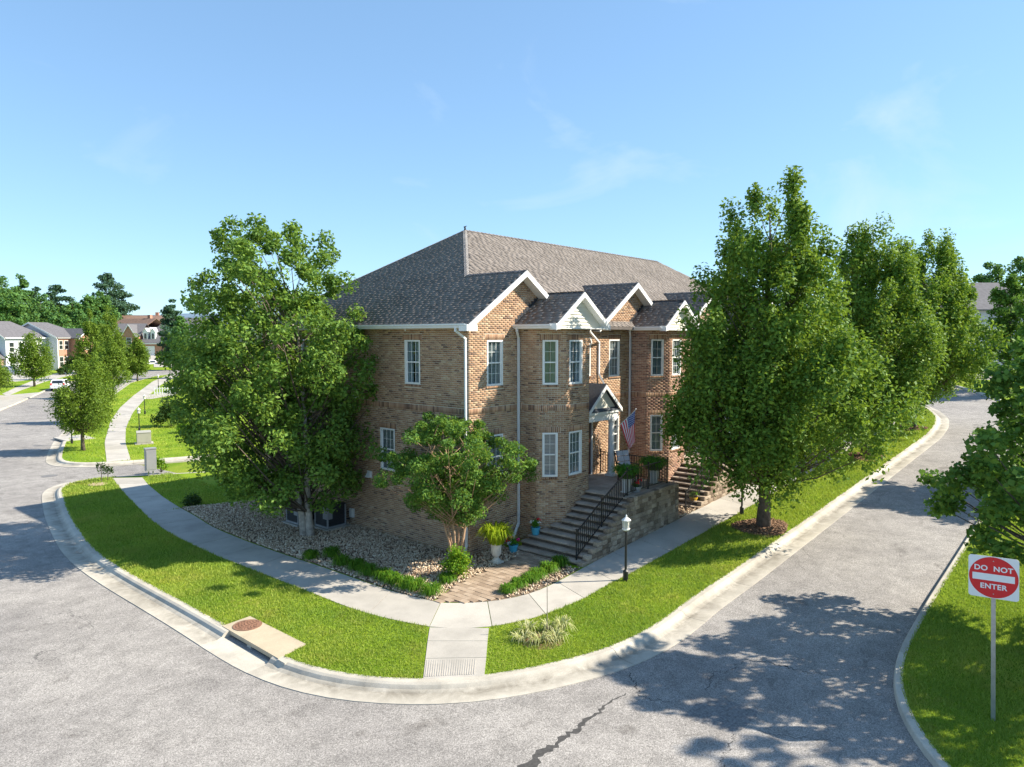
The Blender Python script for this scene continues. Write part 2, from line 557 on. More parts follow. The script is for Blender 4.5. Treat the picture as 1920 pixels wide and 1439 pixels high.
MT['leaf_pine'] = leaf_mat('pine_needles', [(0.1, (0.03, 0.075, 0.055)), (0.9, (0.075, 0.15, 0.085))], 0.15)
MT['leaf_shrub'] = leaf_mat('bright_shrub_leaf', [(0.1, (0.05, 0.14, 0.012)), (0.5, (0.13, 0.29, 0.02)), (0.9, (0.30, 0.44, 0.03))], 0.4, (0.4, 0.5, 0.02))
MT['leaf_dark'] = leaf_mat('dark_shrub_leaf', [(0.1, (0.012, 0.035, 0.012)), (0.9, (0.04, 0.085, 0.02))], 0.25)
MT['leaf_fern'] = leaf_mat('fern_frond', [(0.1, (0.03, 0.13, 0.015)), (0.9, (0.11, 0.32, 0.03))], 0.4)
MT['leaf_lime'] = leaf_mat('lime_fern_frond', [(0.1, (0.14, 0.26, 0.012)), (0.9, (0.42, 0.52, 0.03))], 0.4, (0.5, 0.55, 0.02))
MT['leaf_lily'] = leaf_mat('monkey_grass_blade', [(0.1, (0.035, 0.115, 0.01)), (0.6, (0.10, 0.24, 0.018)), (0.95, (0.26, 0.38, 0.03))], 0.35)
MT['leaf_var'] = leaf_mat('variegated_blade', [(0.1, (0.10, 0.18, 0.03)), (0.4, (0.42, 0.44, 0.16)), (0.9, (0.72, 0.70, 0.42))], 0.35, (0.6, 0.6, 0.3))
MT['blade'] = leaf_mat('grass_blade', [(0.1, (0.11, 0.20, 0.010)), (0.45, (0.21, 0.32, 0.016)), (0.8, (0.34, 0.42, 0.03)), (0.98, (0.52, 0.50, 0.11))], 0.4, (0.34, 0.48, 0.02))
MT['petal_pink'] = plain('pink_petal', (0.72, 0.03, 0.22), 0.6, 0.2, 30)
MT['petal_red'] = plain('red_petal', (0.65, 0.015, 0.02), 0.6, 0.2, 30)
MT['petal_white'] = plain('white_petal', (0.75, 0.72, 0.68), 0.6, 0.1, 30)

def glass():
    m, t, b, o = nodes('window_glass')
    t.nodes.remove(b)
    gl = nd(t, 'ShaderNodeBsdfGlossy', Roughness=0.03)
    gl.inputs['Color'].default_value = (0.9, 0.95, 1, 1)
    tr = t.nodes.new('ShaderNodeBsdfTransparent')
    tr.inputs['Color'].default_value = (0.62, 0.70, 0.72, 1)
    lw = nd(t, 'ShaderNodeLayerWeight', Blend=0.5)
    fr = ramp(t, [(0.0, (0.09, 0.09, 0.09)), (0.5, (0.14, 0.14, 0.14)), (0.75, (0.32, 0.32, 0.32)), (1.0, (1, 1, 1))])
    t.links.new(lw.outputs['Facing'], fr.inputs['Fac'])
    ms = t.nodes.new('ShaderNodeMixShader')
    t.links.new(fr.outputs[0], ms.inputs[0])
    t.links.new(tr.outputs[0], ms.inputs[1])
    t.links.new(gl.outputs[0], ms.inputs[2])
    t.links.new(ms.outputs[0], o.inputs['Surface'])
    return m
MT['glass'] = glass()
MT['carglass'] = plain('car_glass', (0.02, 0.025, 0.03), 0.06, 0.1, 2, spec=0.9)

def lantern_glass():
    m, t, b, o = nodes('lantern_glass')
    b.inputs['Base Color'].default_value = (0.75, 0.72, 0.62, 1)
    b.inputs['Roughness'].default_value = 0.25
    b.inputs['Transmission Weight'].default_value = 0.35
    return m
MT['lglass'] = lantern_glass()

def asphalt():
    m, t, b, o = nodes('worn_asphalt')
    g = t.nodes.new('ShaderNodeNewGeometry')
    v = nd(t, 'ShaderNodeTexVoronoi', Scale=62.0)
    t.links.new(g.outputs['Position'], v.inputs['Vector'])
    sp = ramp(t, [(0.0, (0.16, 0.150, 0.142)), (0.3, (0.262, 0.247, 0.234)), (0.75, (0.335, 0.317, 0.30)), (1.0, (0.46, 0.435, 0.41))])
    sep = t.nodes.new('ShaderNodeSeparateColor')
    t.links.new(v.outputs['Color'], sep.inputs['Color'])
    t.links.new(sep.outputs['Red'], sp.inputs['Fac'])
    n = noise_at(t, 0.22, 6, 0.62, g, 0.4)
    big = ramp(t, [(0.3, (0.80, 0.79, 0.79)), (0.7, (1.12, 1.11, 1.09))])
    t.links.new(n.outputs['Fac'], big.inputs['Fac'])
    c = mixc(t, 1.0, sp.outputs['Color'], big.outputs['Color'], 'MULTIPLY')
    n5 = noise_at(t, 0.55, 6, 0.7, g, 1.2)
    st_ = ramp(t, [(0.30, (0.62, 0.61, 0.60)), (0.42, (1.0, 1.0, 1.0)), (0.66, (1.0, 1.0, 1.0)), (0.76, (1.13, 1.12, 1.10))])
    t.links.new(n5.outputs['Fac'], st_.inputs['Fac'])
    c = mixc(t, 1.0, c, st_.outputs['Color'], 'MULTIPLY')
    n2 = noise_at(t, 2.2, 5, 0.6, g)
    md = ramp(t, [(0.32, (0.80, 0.80, 0.80)), (0.6, (1.05, 1.05, 1.05))])
    t.links.new(n2.outputs['Fac'], md.inputs['Fac'])
    c = mixc(t, 1.0, c, md.outputs['Color'], 'MULTIPLY')
    # hairline cracks: borders of large warped cells, only in worn areas
    wv = noise_at(t, 1.6, 4, 0.6, g)
    add = nd(t, 'ShaderNodeVectorMath', operation='MULTIPLY_ADD')
    add.inputs[1].default_value = (0.9, 0.9, 0.9)
    t.links.new(wv.outputs['Color'], add.inputs[0])
    t.links.new(g.outputs['Position'], add.inputs[2])
    vc = nd(t, 'ShaderNodeTexVoronoi', Scale=0.42)
    vc.feature = 'DISTANCE_TO_EDGE'
    t.links.new(add.outputs[0], vc.inputs['Vector'])
    cr = ramp(t, [(0.0, (1, 1, 1)), (0.006, (0, 0, 0))])
    t.links.new(vc.outputs['Distance'], cr.inputs['Fac'])
    wn = noise_at(t, 0.16, 2, 0.5, g)
    wr = ramp(t, [(0.48, (0, 0, 0)), (0.62, (0.75, 0.75, 0.75))])
    t.links.new(wn.outputs['Fac'], wr.inputs['Fac'])
    cf = mixc(t, 1.0, cr.outputs['Color'], wr.outputs['Color'], 'MULTIPLY')
    c = mixc(t, cf, c, (0.035, 0.034, 0.034))
    t.links.new(c, b.inputs['Base Color'])
    b.inputs['Roughness'].default_value = 0.9
    b.inputs['Specular IOR Level'].default_value = 0.25
    bump_on(t, b, sep.outputs['Red'], 0.35, 0.006)
    return m
MT['asphalt'] = asphalt()
MT['patch'] = plain('dark_asphalt_patch', (0.17, 0.166, 0.166), 0.9, 0.45, 28, bump=0.4, bscale=60)
MT['crack'] = plain('dark_crack_fill', (0.065, 0.062, 0.06), 0.95, 0.3, 20)  # dark colour of the cracks in the road

def concrete(name, c, stain=0.3, streak=0.0):
    m, t, b, o = nodes(name)
    g = t.nodes.new('ShaderNodeNewGeometry')
    n = noise_at(t, 0.9, 7, 0.65, g, 0.3)
    r = ramp(t, [(0.25, tuple(x * (1 - stain) for x in c)), (0.55, c), (0.8, tuple(min(1, x * 1.12) for x in c))])
    t.links.new(n.outputs['Fac'], r.inputs['Fac'])
    n2 = noise_at(t, 55, 3, 0.6, g)
    r2 = ramp(t, [(0.3, (0.86, 0.86, 0.86)), (0.7, (1.1, 1.1, 1.1))])
    t.links.new(n2.outputs['Fac'], r2.inputs['Fac'])
    c2 = mixc(t, 1.0, r.outputs['Color'], r2.outputs['Color'], 'MULTIPLY')
    r0, _ = rnd_node(t)
    r3 = ramp(t, [(0.0, (0.90, 0.90, 0.90)), (1.0, (1.06, 1.06, 1.06))])
    t.links.new(r0, r3.inputs['Fac'])
    c2 = mixc(t, 1.0, c2, r3.outputs['Color'], 'MULTIPLY')
    if streak:      # silt left along the flow line of the gutter
        at_ = nd(t, 'ShaderNodeAttribute', attribute_name='silt')
        n4 = noise_at(t, 1.7, 6, 0.7, g, 0.8)
        r4 = ramp(t, [(0.34, (0, 0, 0)), (0.62, (0.85, 0.85, 0.85))])
        t.links.new(n4.outputs['Fac'], r4.inputs['Fac'])
        fa = nd(t, 'ShaderNodeMath', operation='MULTIPLY')
        t.links.new(at_.outputs['Fac'], fa.inputs[0]); t.links.new(r4.outputs['Color'], fa.inputs[1])
        c2 = mixc(t, fa.outputs[0], c2, (0.17, 0.15, 0.12))
    t.links.new(c2, b.inputs['Base Color'])
    b.inputs['Roughness'].default_value = 0.9
    b.inputs['Specular IOR Level'].default_value = 0.25
    bump_on(t, b, n2.outputs['Fac'], 0.25, 0.004)
    return m
MT['walk'] = concrete('sidewalk_concrete', (0.45, 0.42, 0.375), 0.25)
MT['kerb'] = concrete('kerb_concrete', (0.52, 0.48, 0.41), 0.36, 1.0)
MT['inlet'] = concrete('inlet_concrete', (0.47, 0.40, 0.29), 0.25)

def lawn_mat(name, k=1.0):
    m, t, b, o = nodes(name)
    g = t.nodes.new('ShaderNodeNewGeometry')
    n = noise_at(t, 0.35, 5, 0.6, g)
    r = ramp(t, [(0.3, (0.10 * k, 0.19 * k, 0.012)), (0.5, (0.19 * k, 0.29 * k, 0.018)), (0.72, (0.32 * k, 0.36 * k, 0.045))])
    t.links.new(n.outputs['Fac'], r.inputs['Fac'])
    n2 = noise_at(t, 22, 5, 0.7, g)
    r2 = ramp(t, [(0.3, (0.5, 0.55, 0.5)), (0.7, (1.35, 1.3, 1.2))])
    t.links.new(n2.outputs['Fac'], r2.inputs['Fac'])
    c = mixc(t, 1.0, r.outputs['Color'], r2.outputs['Color'], 'MULTIPLY')
    t.links.new(c, b.inputs['Base Color'])
    b.inputs['Roughness'].default_value = 0.95
    b.inputs['Specular IOR Level'].default_value = 0.1
    bump_on(t, b, n2.outputs['Fac'], 0.8, 0.03)
    return m
MT['lawn'] = lawn_mat('lawn_turf')
MT['field'] = lawn_mat('far_grass', 0.85)

def blade_mat():
    m = leaf_mat('grass_blade_patchy', [(0.1, (0.18, 0.265, 0.040)), (0.45, (0.31, 0.40, 0.062)), (0.8, (0.46, 0.515, 0.095)), (0.98, (0.63, 0.59, 0.20))], 0.38, (0.36, 0.48, 0.03))
    t = m.node_tree
    b = t.nodes['Principled BSDF']
    src = b.inputs['Base Color'].links[0].from_socket
    n = noise_at(t, 0.9, 6, 0.65, None, 0.6)
    r = ramp(t, [(0.36, (0, 0, 0)), (0.50, (0, 0, 0)), (0.68, (0.75, 0.75, 0.75))])
    t.links.new(n.outputs['Fac'], r.inputs['Fac'])
    c = mixc(t, r.outputs['Color'], src, (0.46, 0.40, 0.10))
    n2 = noise_at(t, 0.28, 4, 0.6)
    r2 = ramp(t, [(0.35, (0.62, 0.80, 0.8)), (0.6, (1.0, 1.0, 1.0))])
    t.links.new(n2.outputs['Fac'], r2.inputs['Fac'])
    c = mixc(t, 1.0, c, r2.outputs['Color'], 'MULTIPLY')
    t.links.new(c, b.inputs['Base Color'])
    return m
MT['blade'] = blade_mat()

def brick_tex(name, a, b_, mo, sc_=1.0):
    """brickwork too far away to build brick by brick"""
    m, t, b, o = nodes(name)
    tcn = t.nodes.new('ShaderNodeTexCoord')
    sepp = t.nodes.new('ShaderNodeSeparateXYZ')
    t.links.new(tcn.outputs['Object'], sepp.inputs[0])
    ad = nd(t, 'ShaderNodeMath', operation='ADD')
    t.links.new(sepp.outputs['X'], ad.inputs[0]); t.links.new(sepp.outputs['Y'], ad.inputs[1])
    cb = t.nodes.new('ShaderNodeCombineXYZ')
    t.links.new(ad.outputs[0], cb.inputs['X']); t.links.new(sepp.outputs['Z'], cb.inputs['Y'])
    bt = nd(t, 'ShaderNodeTexBrick', Scale=1.0)
    bt.inputs['Color1'].default_value = (*a, 1); bt.inputs['Color2'].default_value = (*b_, 1); bt.inputs['Mortar'].default_value = (*mo, 1)
    bt.inputs['Brick Width'].default_value = 0.203; bt.inputs['Row Height'].default_value = 0.0677; bt.inputs['Mortar Size'].default_value = 0.006
    t.links.new(cb.outputs[0], bt.inputs['Vector'])
    t.links.new(bt.outputs['Color'], b.inputs['Base Color'])
    b.inputs['Roughness'].default_value = 0.9
    return m
MT['bricktex'] = brick_tex('far_brickwork', (0.20, 0.12, 0.08), (0.38, 0.24, 0.15), (0.42, 0.36, 0.29))
MT['bricktex_red'] = brick_tex('far_red_brickwork', (0.42, 0.16, 0.10), (0.52, 0.24, 0.15), (0.45, 0.36, 0.3))
MT['siding'] = plain('pale_vinyl_siding', (0.56, 0.57, 0.60), 0.6, 0.05, 0.4)
MT['farroof'] = plain('grey_far_roof', (0.135, 0.13, 0.14), 0.9, 0.2, 3.0)
# ================================================================= GROUND, ROADS, KERBS, PAVEMENTS
def up_flat(pts):
    return [tuple(up(*p)[:2]) for p in pts]

# kerb-back lines (photo pixels -> ground), straight runs continued in plan
K1 = up_flat([(420, 884), (330, 889), (250, 893), (210.5, 895.6), (166.8, 897.7), (135, 904), (120, 911), (115, 920), (119.9, 936.3), (127, 959), (141.8, 986), (164.7, 1019.7),
              (198, 1049), (239.7, 1073.9), (264.7, 1088.5), (312.7, 1113.5), (354.4, 1136.4), (400, 1161.4), (448, 1190), (492, 1215), (537, 1236), (591.7, 1255),
              (668, 1270), (760, 1275.5), (840, 1276), (907.5, 1270), (970, 1259), (1045, 1243), (1120, 1224), (1175, 1203), (1231.7, 1172.5)])
K1 += [(1.2, -7.02), (3.4, -7.08), (11.6, -7.08), (21, -7.06), (30.8, -7.05), (34.9, -6.76), (38.5, -6.2), (42.0, -5.1), (46, -3.2), (52, 0.5), (60, 6)]
K1s = smooth_poly(K1, 0.5, 4)
K2 = up_flat([(420, 851), (345, 857), (245, 864), (200, 867.5), (140, 868.5), (120, 866), (114.5, 861), (117.5, 845), (125, 825), (150, 796), (178, 768), (208, 745), (246, 718), (292, 705.5), (345, 700)])
K2s = smooth_poly(K2, 0.6, 3)
K3 = up_flat([(330, 683), (262, 688), (215, 697), (165, 708), (120, 720), (87.5, 731), (32, 755.6), (0, 768), (-120, 826), (-260, 905)])
K3s = smooth_poly(K3, 0.8, 3)
KI = up_flat([(1905, 1560), (1830, 1492), (1778, 1439), (1741.8, 1398), (1714.6, 1355.6), (1693.5, 1313), (1687.4, 1265), (1696.5, 1222.7), (1717.6, 1183.4)])
KI += [(5.0, -12.05), (7.6, -12.05), (20, -12.0), (33, -12.0), (44, -11.0), (54, -7.0), (66, -1.0)]
KIs = smooth_poly(KI, 0.5, 3)

def offset_path(P, d):
    """shift a path to its right by d"""
    T = np.gradient(P, axis=0)
    T /= np.linalg.norm(T, axis=1)[:, None] + 1e-9
    return P + np.c_[T[:, 1], -T[:, 0]] * d

# far ground to the horizon, roads a step below the lawns
sheet('ground', [(-2500, -2500), (2500, -2500), (2500, 2500), (-2500, 2500)], -0.19, MT['field'], fn=lambda x, y: -0.19 + (float(gh(x, y)) if abs(x) < 400 and abs(y) < 400 else 0.0))
near_road = [(-70, -60), (95, -60), (95, 14), (47, 14), (38, 2), (36, 0), (2, 0), (0, 30), (-70, 30)]
sheet('road', near_road, -0.13, MT['asphalt'])
lst = up_flat([(345, 697), (345, 684)]) + [tuple(p) for p in K3s[::4]] + [(-70, 29.8), (30, 29.8)] + [tuple(p) for p in K2s[4::4]]
sheet('road', lst, -0.126, MT['asphalt'])

lawn_block = [tuple(p) for p in K1s[::2]] + [(60, 27.0)] + [tuple(K1s[0] + np.array([40, 0]))]
sheet('lawn', [tuple(p) for p in K1s[::2]] + [(60, 25.5)], 0.0, MT['lawn'])
sheet('lawn', [tuple(p) for p in K2s[::2]] + [(70, 150), (70, 29.0)], 0.0, MT['lawn'])
sheet('lawn', [tuple(p) for p in K3s[::2]] + [(-160, 40), (-160, 260), (60, 260)], 0.0, MT['lawn'])
sheet('lawn', [tuple(p) for p in KIs[::2]] + [(66, -60), (-6, -60)], 0.0, MT['lawn'])
# open lots beyond the cross street
def terr(dep):
    return float(np.interp(dep, [0, 150, 165, 180, 195, 210, 420], [-0.12, -0.12, 0.3, 1.0, 1.75, 2.0, 2.2]))
def back_lots():
    deps = [152, 158, 165, 172, 180, 188, 195, 210, 260, 420]
    cols = [-300, 60, 120, 180, 235, 270, 300, 350, 420, 520]
    for nm, mt, cc, dd, dz in (('lawn', 'lawn', cols, deps, 0.0), ('driveway', 'walk', [288, 305, 320, 352], [160, 165, 172, 180, 186], 0.05), ('driveway', 'walk', [268, 292], [176, 180, 188, 195, 198], 0.05)):
        V = []; F = []
        for d in dd:
            for c in cc:
                x, y = at(c, d); V.append((x, y, terr(d) + dz))
        k = len(cc)
        for i in range(len(dd) - 1):
            for j in range(k - 1):
                F.append((i * k + j, i * k + j + 1, (i + 1) * k + j + 1, (i + 1) * k + j))
        mb = MB(); mb.add(V, F); tag(mb.build(nm, MT[mt]), kind='structure')
back_lots()

def kerb_run(name, P, side, prof, skip=(), seg=6, TT=None):
    root = empty(name, (float(P[len(P) // 2][0]), float(P[len(P) // 2][1]), float(gh(*P[len(P) // 2]))), kind='structure')
    n = len(P)
    T = np.gradient(P, axis=0) if TT is None else TT.copy()
    T /= np.linalg.norm(T, axis=1)[:, None]
    N = np.c_[T[:, 1], -T[:, 0]] * side
    i = 0
    while i < n - 1:
        j = min(i + seg, n - 1)
        if n - 1 - j < 2: j = n - 1
        pr = prof
        for a, b, q in skip:
            if i >= a and j <= b: pr = q
        if pr is None:
            i = j; continue
        V, F = [], []
        k = len(pr)
        for a in range(i, j + 1):
            p = P[a].copy()
            if a == i and i > 0: p = p + T[a] * 0.006
            if a == j and j < n - 1: p = p - T[a] * 0.006
            for (o, dz) in pr:
                q = p + N[a] * o
                V.append((q[0], q[1], float(gh(p[0], p[1])) + dz))
        for a in range(j - i):
            for c in range(k):
                c2 = (c + 1) % k
                f = (a * k + c, a * k + c2, (a + 1) * k + c2, (a + 1) * k + c)
                F.append(f if side > 0 else f[::-1])
        F.append(tuple(range(k))[::-1] if side > 0 else tuple(range(k)))
        e = (j - i) * k
        F.append(tuple(e + c for c in range(k)) if side > 0 else tuple(e + c for c in range(k))[::-1])
        mb = MB(); mb.add(V, F)
        ko = mb.build('kerb_segment', MT['kerb'], root)
        if len(pr) == 8:
            av = ko.data.attributes.new('silt', 'FLOAT', 'POINT')
            w8 = [0, 0, 0.05, 0.15, 0.55, 1.0, 0.12, 0]
            av.data.foreach_set('value', [w8[q % 8] for q in range(len(V))])
        i = j
    return root

ROLL = [(-0.02, -0.30), (-0.02, 0.012), (0.14, 0.008), (0.20, -0.02), (0.26, -0.085), (0.36, -0.116), (0.78, -0.112), (0.78, -0.30)]
DROP = [(-0.02, -0.30), (-0.02, -0.055), (0.14, -0.075), (0.26, -0.105), (0.34, -0.112), (0.78, -0.118), (0.78, -0.30)]
GUT = [(0.18, -0.34), (0.18, -0.122), (0.34, -0.120), (0.78, -0.116), (0.78, -0.34)]
HEAD = [(-0.02, -0.30), (-0.02, 0.014), (0.11, 0.012), (0.135, -0.01), (0.15, -0.135), (0.15, -0.30)]
def near_idx(P, q):
    return int(np.argmin(np.linalg.norm(P - np.array(q[:2]), axis=1)))
i_a = near_idx(K1s, up(424, 1178)); i_b = near_idx(K1s, up(515, 1228))
r_a = near_idx(K1s, up(792, 1276)); r_b = near_idx(K1s, up(909, 1270))
def kerb1():
    # cut the run at the storm inlet and at the dropped ramp so that those stretches have their own profile
    root = None
    for a, b, pr, sg in ((0, i_a, ROLL, 6), (i_a, i_b, GUT, 6), (i_b, r_a, ROLL, 6), (r_a, r_b, ROLL, 8), (r_b, len(K1s) - 1, ROLL, 6)):
        kerb_run('kerb', K1s[a:b + 1], 1, pr, seg=sg, TT=np.gradient(K1s, axis=0)[a:b + 1])
kerb1()
kerb_run('kerb', K2s, -1, ROLL, seg=8)
kerb_run('kerb', K3s, 1, ROLL, seg=10)
kerb_run('kerb', KIs, -1, HEAD, seg=6)

# ----------------------------------------------------------------- concrete sidewalks, slab by slab
def slabs(name, outer, inner, step=1.5, th=0.12, dz=0.015, mat='walk'):
    n = max(2, int(round((np.linalg.norm(np.diff(np.array(outer), axis=0), axis=1).sum() + np.linalg.norm(np.diff(np.array(inner), axis=0), axis=1).sum()) / 2 / step)) + 1)
    sub = 3
    A = resample(outer, n=(n - 1) * sub + 1); B = resample(inner, n=(n - 1) * sub + 1)
    mid = A[len(A) // 2]
    root = empty(name, (float(mid[0]), float(mid[1]), float(gh(*mid))), kind='structure')
    for i in range(n - 1):
        a = A[i * sub:(i + 1) * sub + 1].copy(); b = B[i * sub:(i + 1) * sub + 1].copy()
        g = 0.009
        for q in (a, b):
            d0 = q[1] - q[0]; d0 /= np.linalg.norm(d0); d1 = q[-1] - q[-2]; d1 /= np.linalg.norm(d1)
            q[0] += d0 * g; q[-1] -= d1 * g
        poly = [tuple(p) for p in a] + [tuple(p) for p in b[::-1]]
        jz = random.uniform(-0.003, 0.003)
        mb = MB()
        mb.prism(poly, lambda x, y: float(gh(x, y)) - th, lambda x, y: float(gh(x, y)) + dz + jz)
        mb.build('pavement_slab', MT[mat], root)
    return root

SWA_o = smooth_poly(up_flat([(210.5, 897), (231.4, 923.8), (256.4, 948.8), (283.5, 975.9), (319, 1001), (360.6, 1021.8), (400, 1040.5), (500, 1079), (613.6, 1124), (668, 1146), (720, 1160), (760, 1169), (805, 1176)]), 0.5, 2)
SWA_i = smooth_poly(up_flat([(266.8, 896), (277, 909), (302, 930), (333.5, 950.9), (364.8, 967.6), (400, 990.5), (455, 1013), (520, 1036.7), (590.9, 1059.7), (661.7, 1084.5), (720, 1105), (770, 1120), (826, 1131.5)]), 0.5, 2)
SWB_o = smooth_poly(up_flat([(805, 1176), (860, 1180), (917.5, 1177.5), (955, 1170), (1020, 1155), (1095, 1122.5)]), 0.3, 2)
SWB_i = smooth_poly(up_flat([(826, 1131.5), (875, 1132.5), (932.5, 1128), (995, 1115), (1045, 1092.5)]), 0.3, 2)
pO = tuple(SWB_o[-1]); pI = tuple(SWB_i[-1])
SWC_o = [pO, tuple(up(1145, 1094)[:2]), (1.9, -4.80), (6, -4.80), (20, -4.80), (34, -4.75), (46, -2.5)]
SWC_i = [pI, tuple(up(1090, 1068)[:2]), (2.1, -3.40), (6, -3.36), (20, -3.36), (34, -3.3), (46, -0.8)]
slabs('sidewalk', SWA_o, SWA_i, 1.75)
slabs('sidewalk', SWB_o, SWB_i, 1.6)
slabs('sidewalk', SWC_o, SWC_i, 1.6)
def ramp_walk():
    a = [up(*p)[:2] for p in ((805, 1177.5), (801, 1203), (797, 1236), (792.5, 1275))]
    b = [up(*p)[:2] for p in ((917.5, 1179), (915, 1203), (912.5, 1234), (909, 1268.5))]
    root = empty('sidewalk_ramp', (float(a[1][0]), float(a[1][1]), 0), kind='structure')
    tops = [0.016, 0.015, 0.014, 0.013]
    for i in range(3):
        pl = [a[i], a[i + 1], b[i + 1], b[i]]
        c = np.mean(pl, axis=0)
        pl = [c + (p - c) * 0.985 for p in pl]
        z = [tops[i], tops[i + 1], tops[i + 1], tops[i]]
        if (b[i] - a[i])[0] * (a[i + 1] - a[i])[1] - (b[i] - a[i])[1] * (a[i + 1] - a[i])[0] > 0:
            pass
        mb = MB()
        n = 4
        vs = [(p[0], p[1], -0.16) for p in pl] + [(p[0], p[1], z[k]) for k, p in enumerate(pl)]
        ar = sum(pl[k][0] * pl[(k + 1) % 4][1] - pl[(k + 1) % 4][0] * pl[k][1] for k in range(4))
        fs = [(3, 2, 1, 0), (4, 5, 6, 7)] + [(k, (k + 1) % 4, 4 + (k + 1) % 4, 4 + k) for k in range(4)]
        if ar < 0: fs = [f[::-1] for f in fs]
        mb.add(vs, fs)
        sl_ = mb.build('pavement_slab', MT['walk'], root)
        if i == 2:      # raised grip ribs of the ramp
            rb = MB()
            for k in range(22):
                t = 0.04 + 0.78 * k / 21
                p0 = a[2] + (b[2] - a[2]) * t; p1 = a[3] + (b[3] - a[3]) * t
                q0 = p0 + (p1 - p0) * 0.08; q1 = p0 + (p1 - p0) * 0.9
                rb.bar((q0[0], q0[1], tops[2] - 0.001), (q1[0], q1[1], tops[3] + 0.0035), 0.02, 0.012)
            rb.build('grip_ribs', MT['walk'], sl_)
ramp_walk()
SW2_o = up_flat([(200, 866.5), (196, 830), (207.5, 790), (225, 765), (250, 742.5), (287.5, 715), (325, 700)])
SW2_i = up_flat([(245, 863), (235, 830), (236, 802.5), (250, 772.5), (272.5, 747.5), (303, 721), (338, 704)])
slabs('sidewalk', smooth_poly(SW2_o, 1, 2), smooth_poly(SW2_i, 1, 2), 2.4)
SW3_o = up_flat([(14, 743), (40, 732), (88, 715), (124, 706), (170, 697)])
SW3_i = up_flat([(4, 739), (30, 727), (62, 714), (100, 702), (150, 692)])
slabs('sidewalk', SW3_o, SW3_i, 4.0)
sheet('driveway', up_flat([(-60, 752), (-40, 739), (8, 742), (74, 736), (33, 754), (0, 767), (-30, 768)]), 0.012, MT['walk'])
sheet('driveway', up_flat([(-60, 712), (-60, 700), (40, 697), (70, 700), (62, 712), (30, 716)]), 0.012, MT['walk'])
sheet('driveway', up_flat([(255, 749), (272, 741), (330, 736), (330, 741), (283, 749)]), 0.03, MT['walk'])

# asphalt repairs and the long open crack
def ribbon(name, pts, widths, mat, dz):
    P = np.array([up(*p, -0.13)[:2] for p in pts])
    d = np.r_[0, np.cumsum(np.linalg.norm(np.diff(P, axis=0), axis=1))]
    t = np.linspace(0, d[-1], 46)
    Q = np.c_[np.interp(t, d, P[:, 0]), np.interp(t, d, P[:, 1])]
    W = np.interp(t, d, widths)
    rr = random.Random(3)
    T = np.gradient(Q, axis=0); T /= np.linalg.norm(T, axis=1)[:, None]
    N = np.c_[T[:, 1], -T[:, 0]]
    V, F = [], []
    for i in range(len(Q)):
        k_ = 1.0 if W[i] > 0.045 else 0.85
        a = W[i] * k_ * rr.uniform(0.15, 0.8); b = W[i] * k_ * rr.uniform(0.15, 0.8); s = rr.uniform(-0.05, 0.05)
        for e in (-a + s, b + s):
            q = Q[i] + N[i] * e
            V.append((q[0], q[1], float(gh(q[0], q[1])) + dz))
    for i in range(len(Q) - 1):
        F.append((2 * i, 2 * i + 2, 2 * i + 3, 2 * i + 1))
    mb = MB(); mb.add(V, [f[::-1] for f in F])
    tag(mb.build(name, mat), kind='structure')
ribbon('road_crack', [(1172, 1300), (1140, 1322), (1110, 1345), (1080, 1368), (1050, 1390), (1020, 1410), (990, 1436), (960, 1460)], [0.03, 0.05, 0.07, 0.10, 0.13, 0.16, 0.2, 0.2], MT['crack'], -0.126)
ribbon('road_crack', [(1178, 1262), (1194, 1285), (1196, 1302), (1222, 1312), (1260, 1318)], [0.03, 0.03, 0.03, 0.03, 0.02], MT['crack'], -0.126)
ribbon('road_crack', [(1394, 1237), (1440, 1241), (1476, 1252), (1520, 1262), (1560, 1268)], [0.02, 0.02, 0.05, 0.02, 0.02], MT['crack'], -0.126)
ribbon('road_crack', [(1378, 1367), (1376, 1386), (1357, 1420), (1350, 1450)], [0.02, 0.02, 0.02, 0.02], MT['crack'], -0.126)
ribbon('road_crack', [(1325, 1295), (1336, 1262), (1368, 1258), (1395, 1240)], [0.02, 0.02, 0.02, 0.02], MT['crack'], -0.126)
ribbon('road_crack', [(1420, 1372), (1500, 1384), (1560, 1388), (1600, 1386)], [0.015, 0.02, 0.015, 0.01], MT['crack'], -0.126)
sheet('road_patch', up_flat([(1283, 1330), (1318, 1296), (1360, 1300), (1421, 1322), (1419, 1332), (1380, 1366), (1330, 1349)]), -0.125, MT['patch'])

# ----------------------------------------------------------------- planting beds
PAV_L = up_flat([(815, 1130), (855, 1097), (895, 1079), (937.5, 1059), (968, 1046)]) 
BED = up_flat([(340, 953), (364.8, 966), (400, 988.5), (455, 1011), (520, 1034.7), (590.9, 1057.7), (661.7, 1082.5), (720, 1103), (770, 1118.5), (812, 1128)]) + PAV_L[1:] + [(1.42, -0.9), (1.42, -0.05), (-0.05, -0.05), (-0.05, 12.3)]
sheet('planting_bed', BED, 0.010, MT['soil'])
STRIP = up_flat([(934, 1127), (968, 1104), (995, 1087), (1020, 1069), (1045, 1054), (1074, 1066), (1088, 1066), (1047, 1090), (997, 1113)])
sheet('planting_bed', STRIP, 0.010, MT['soil'])

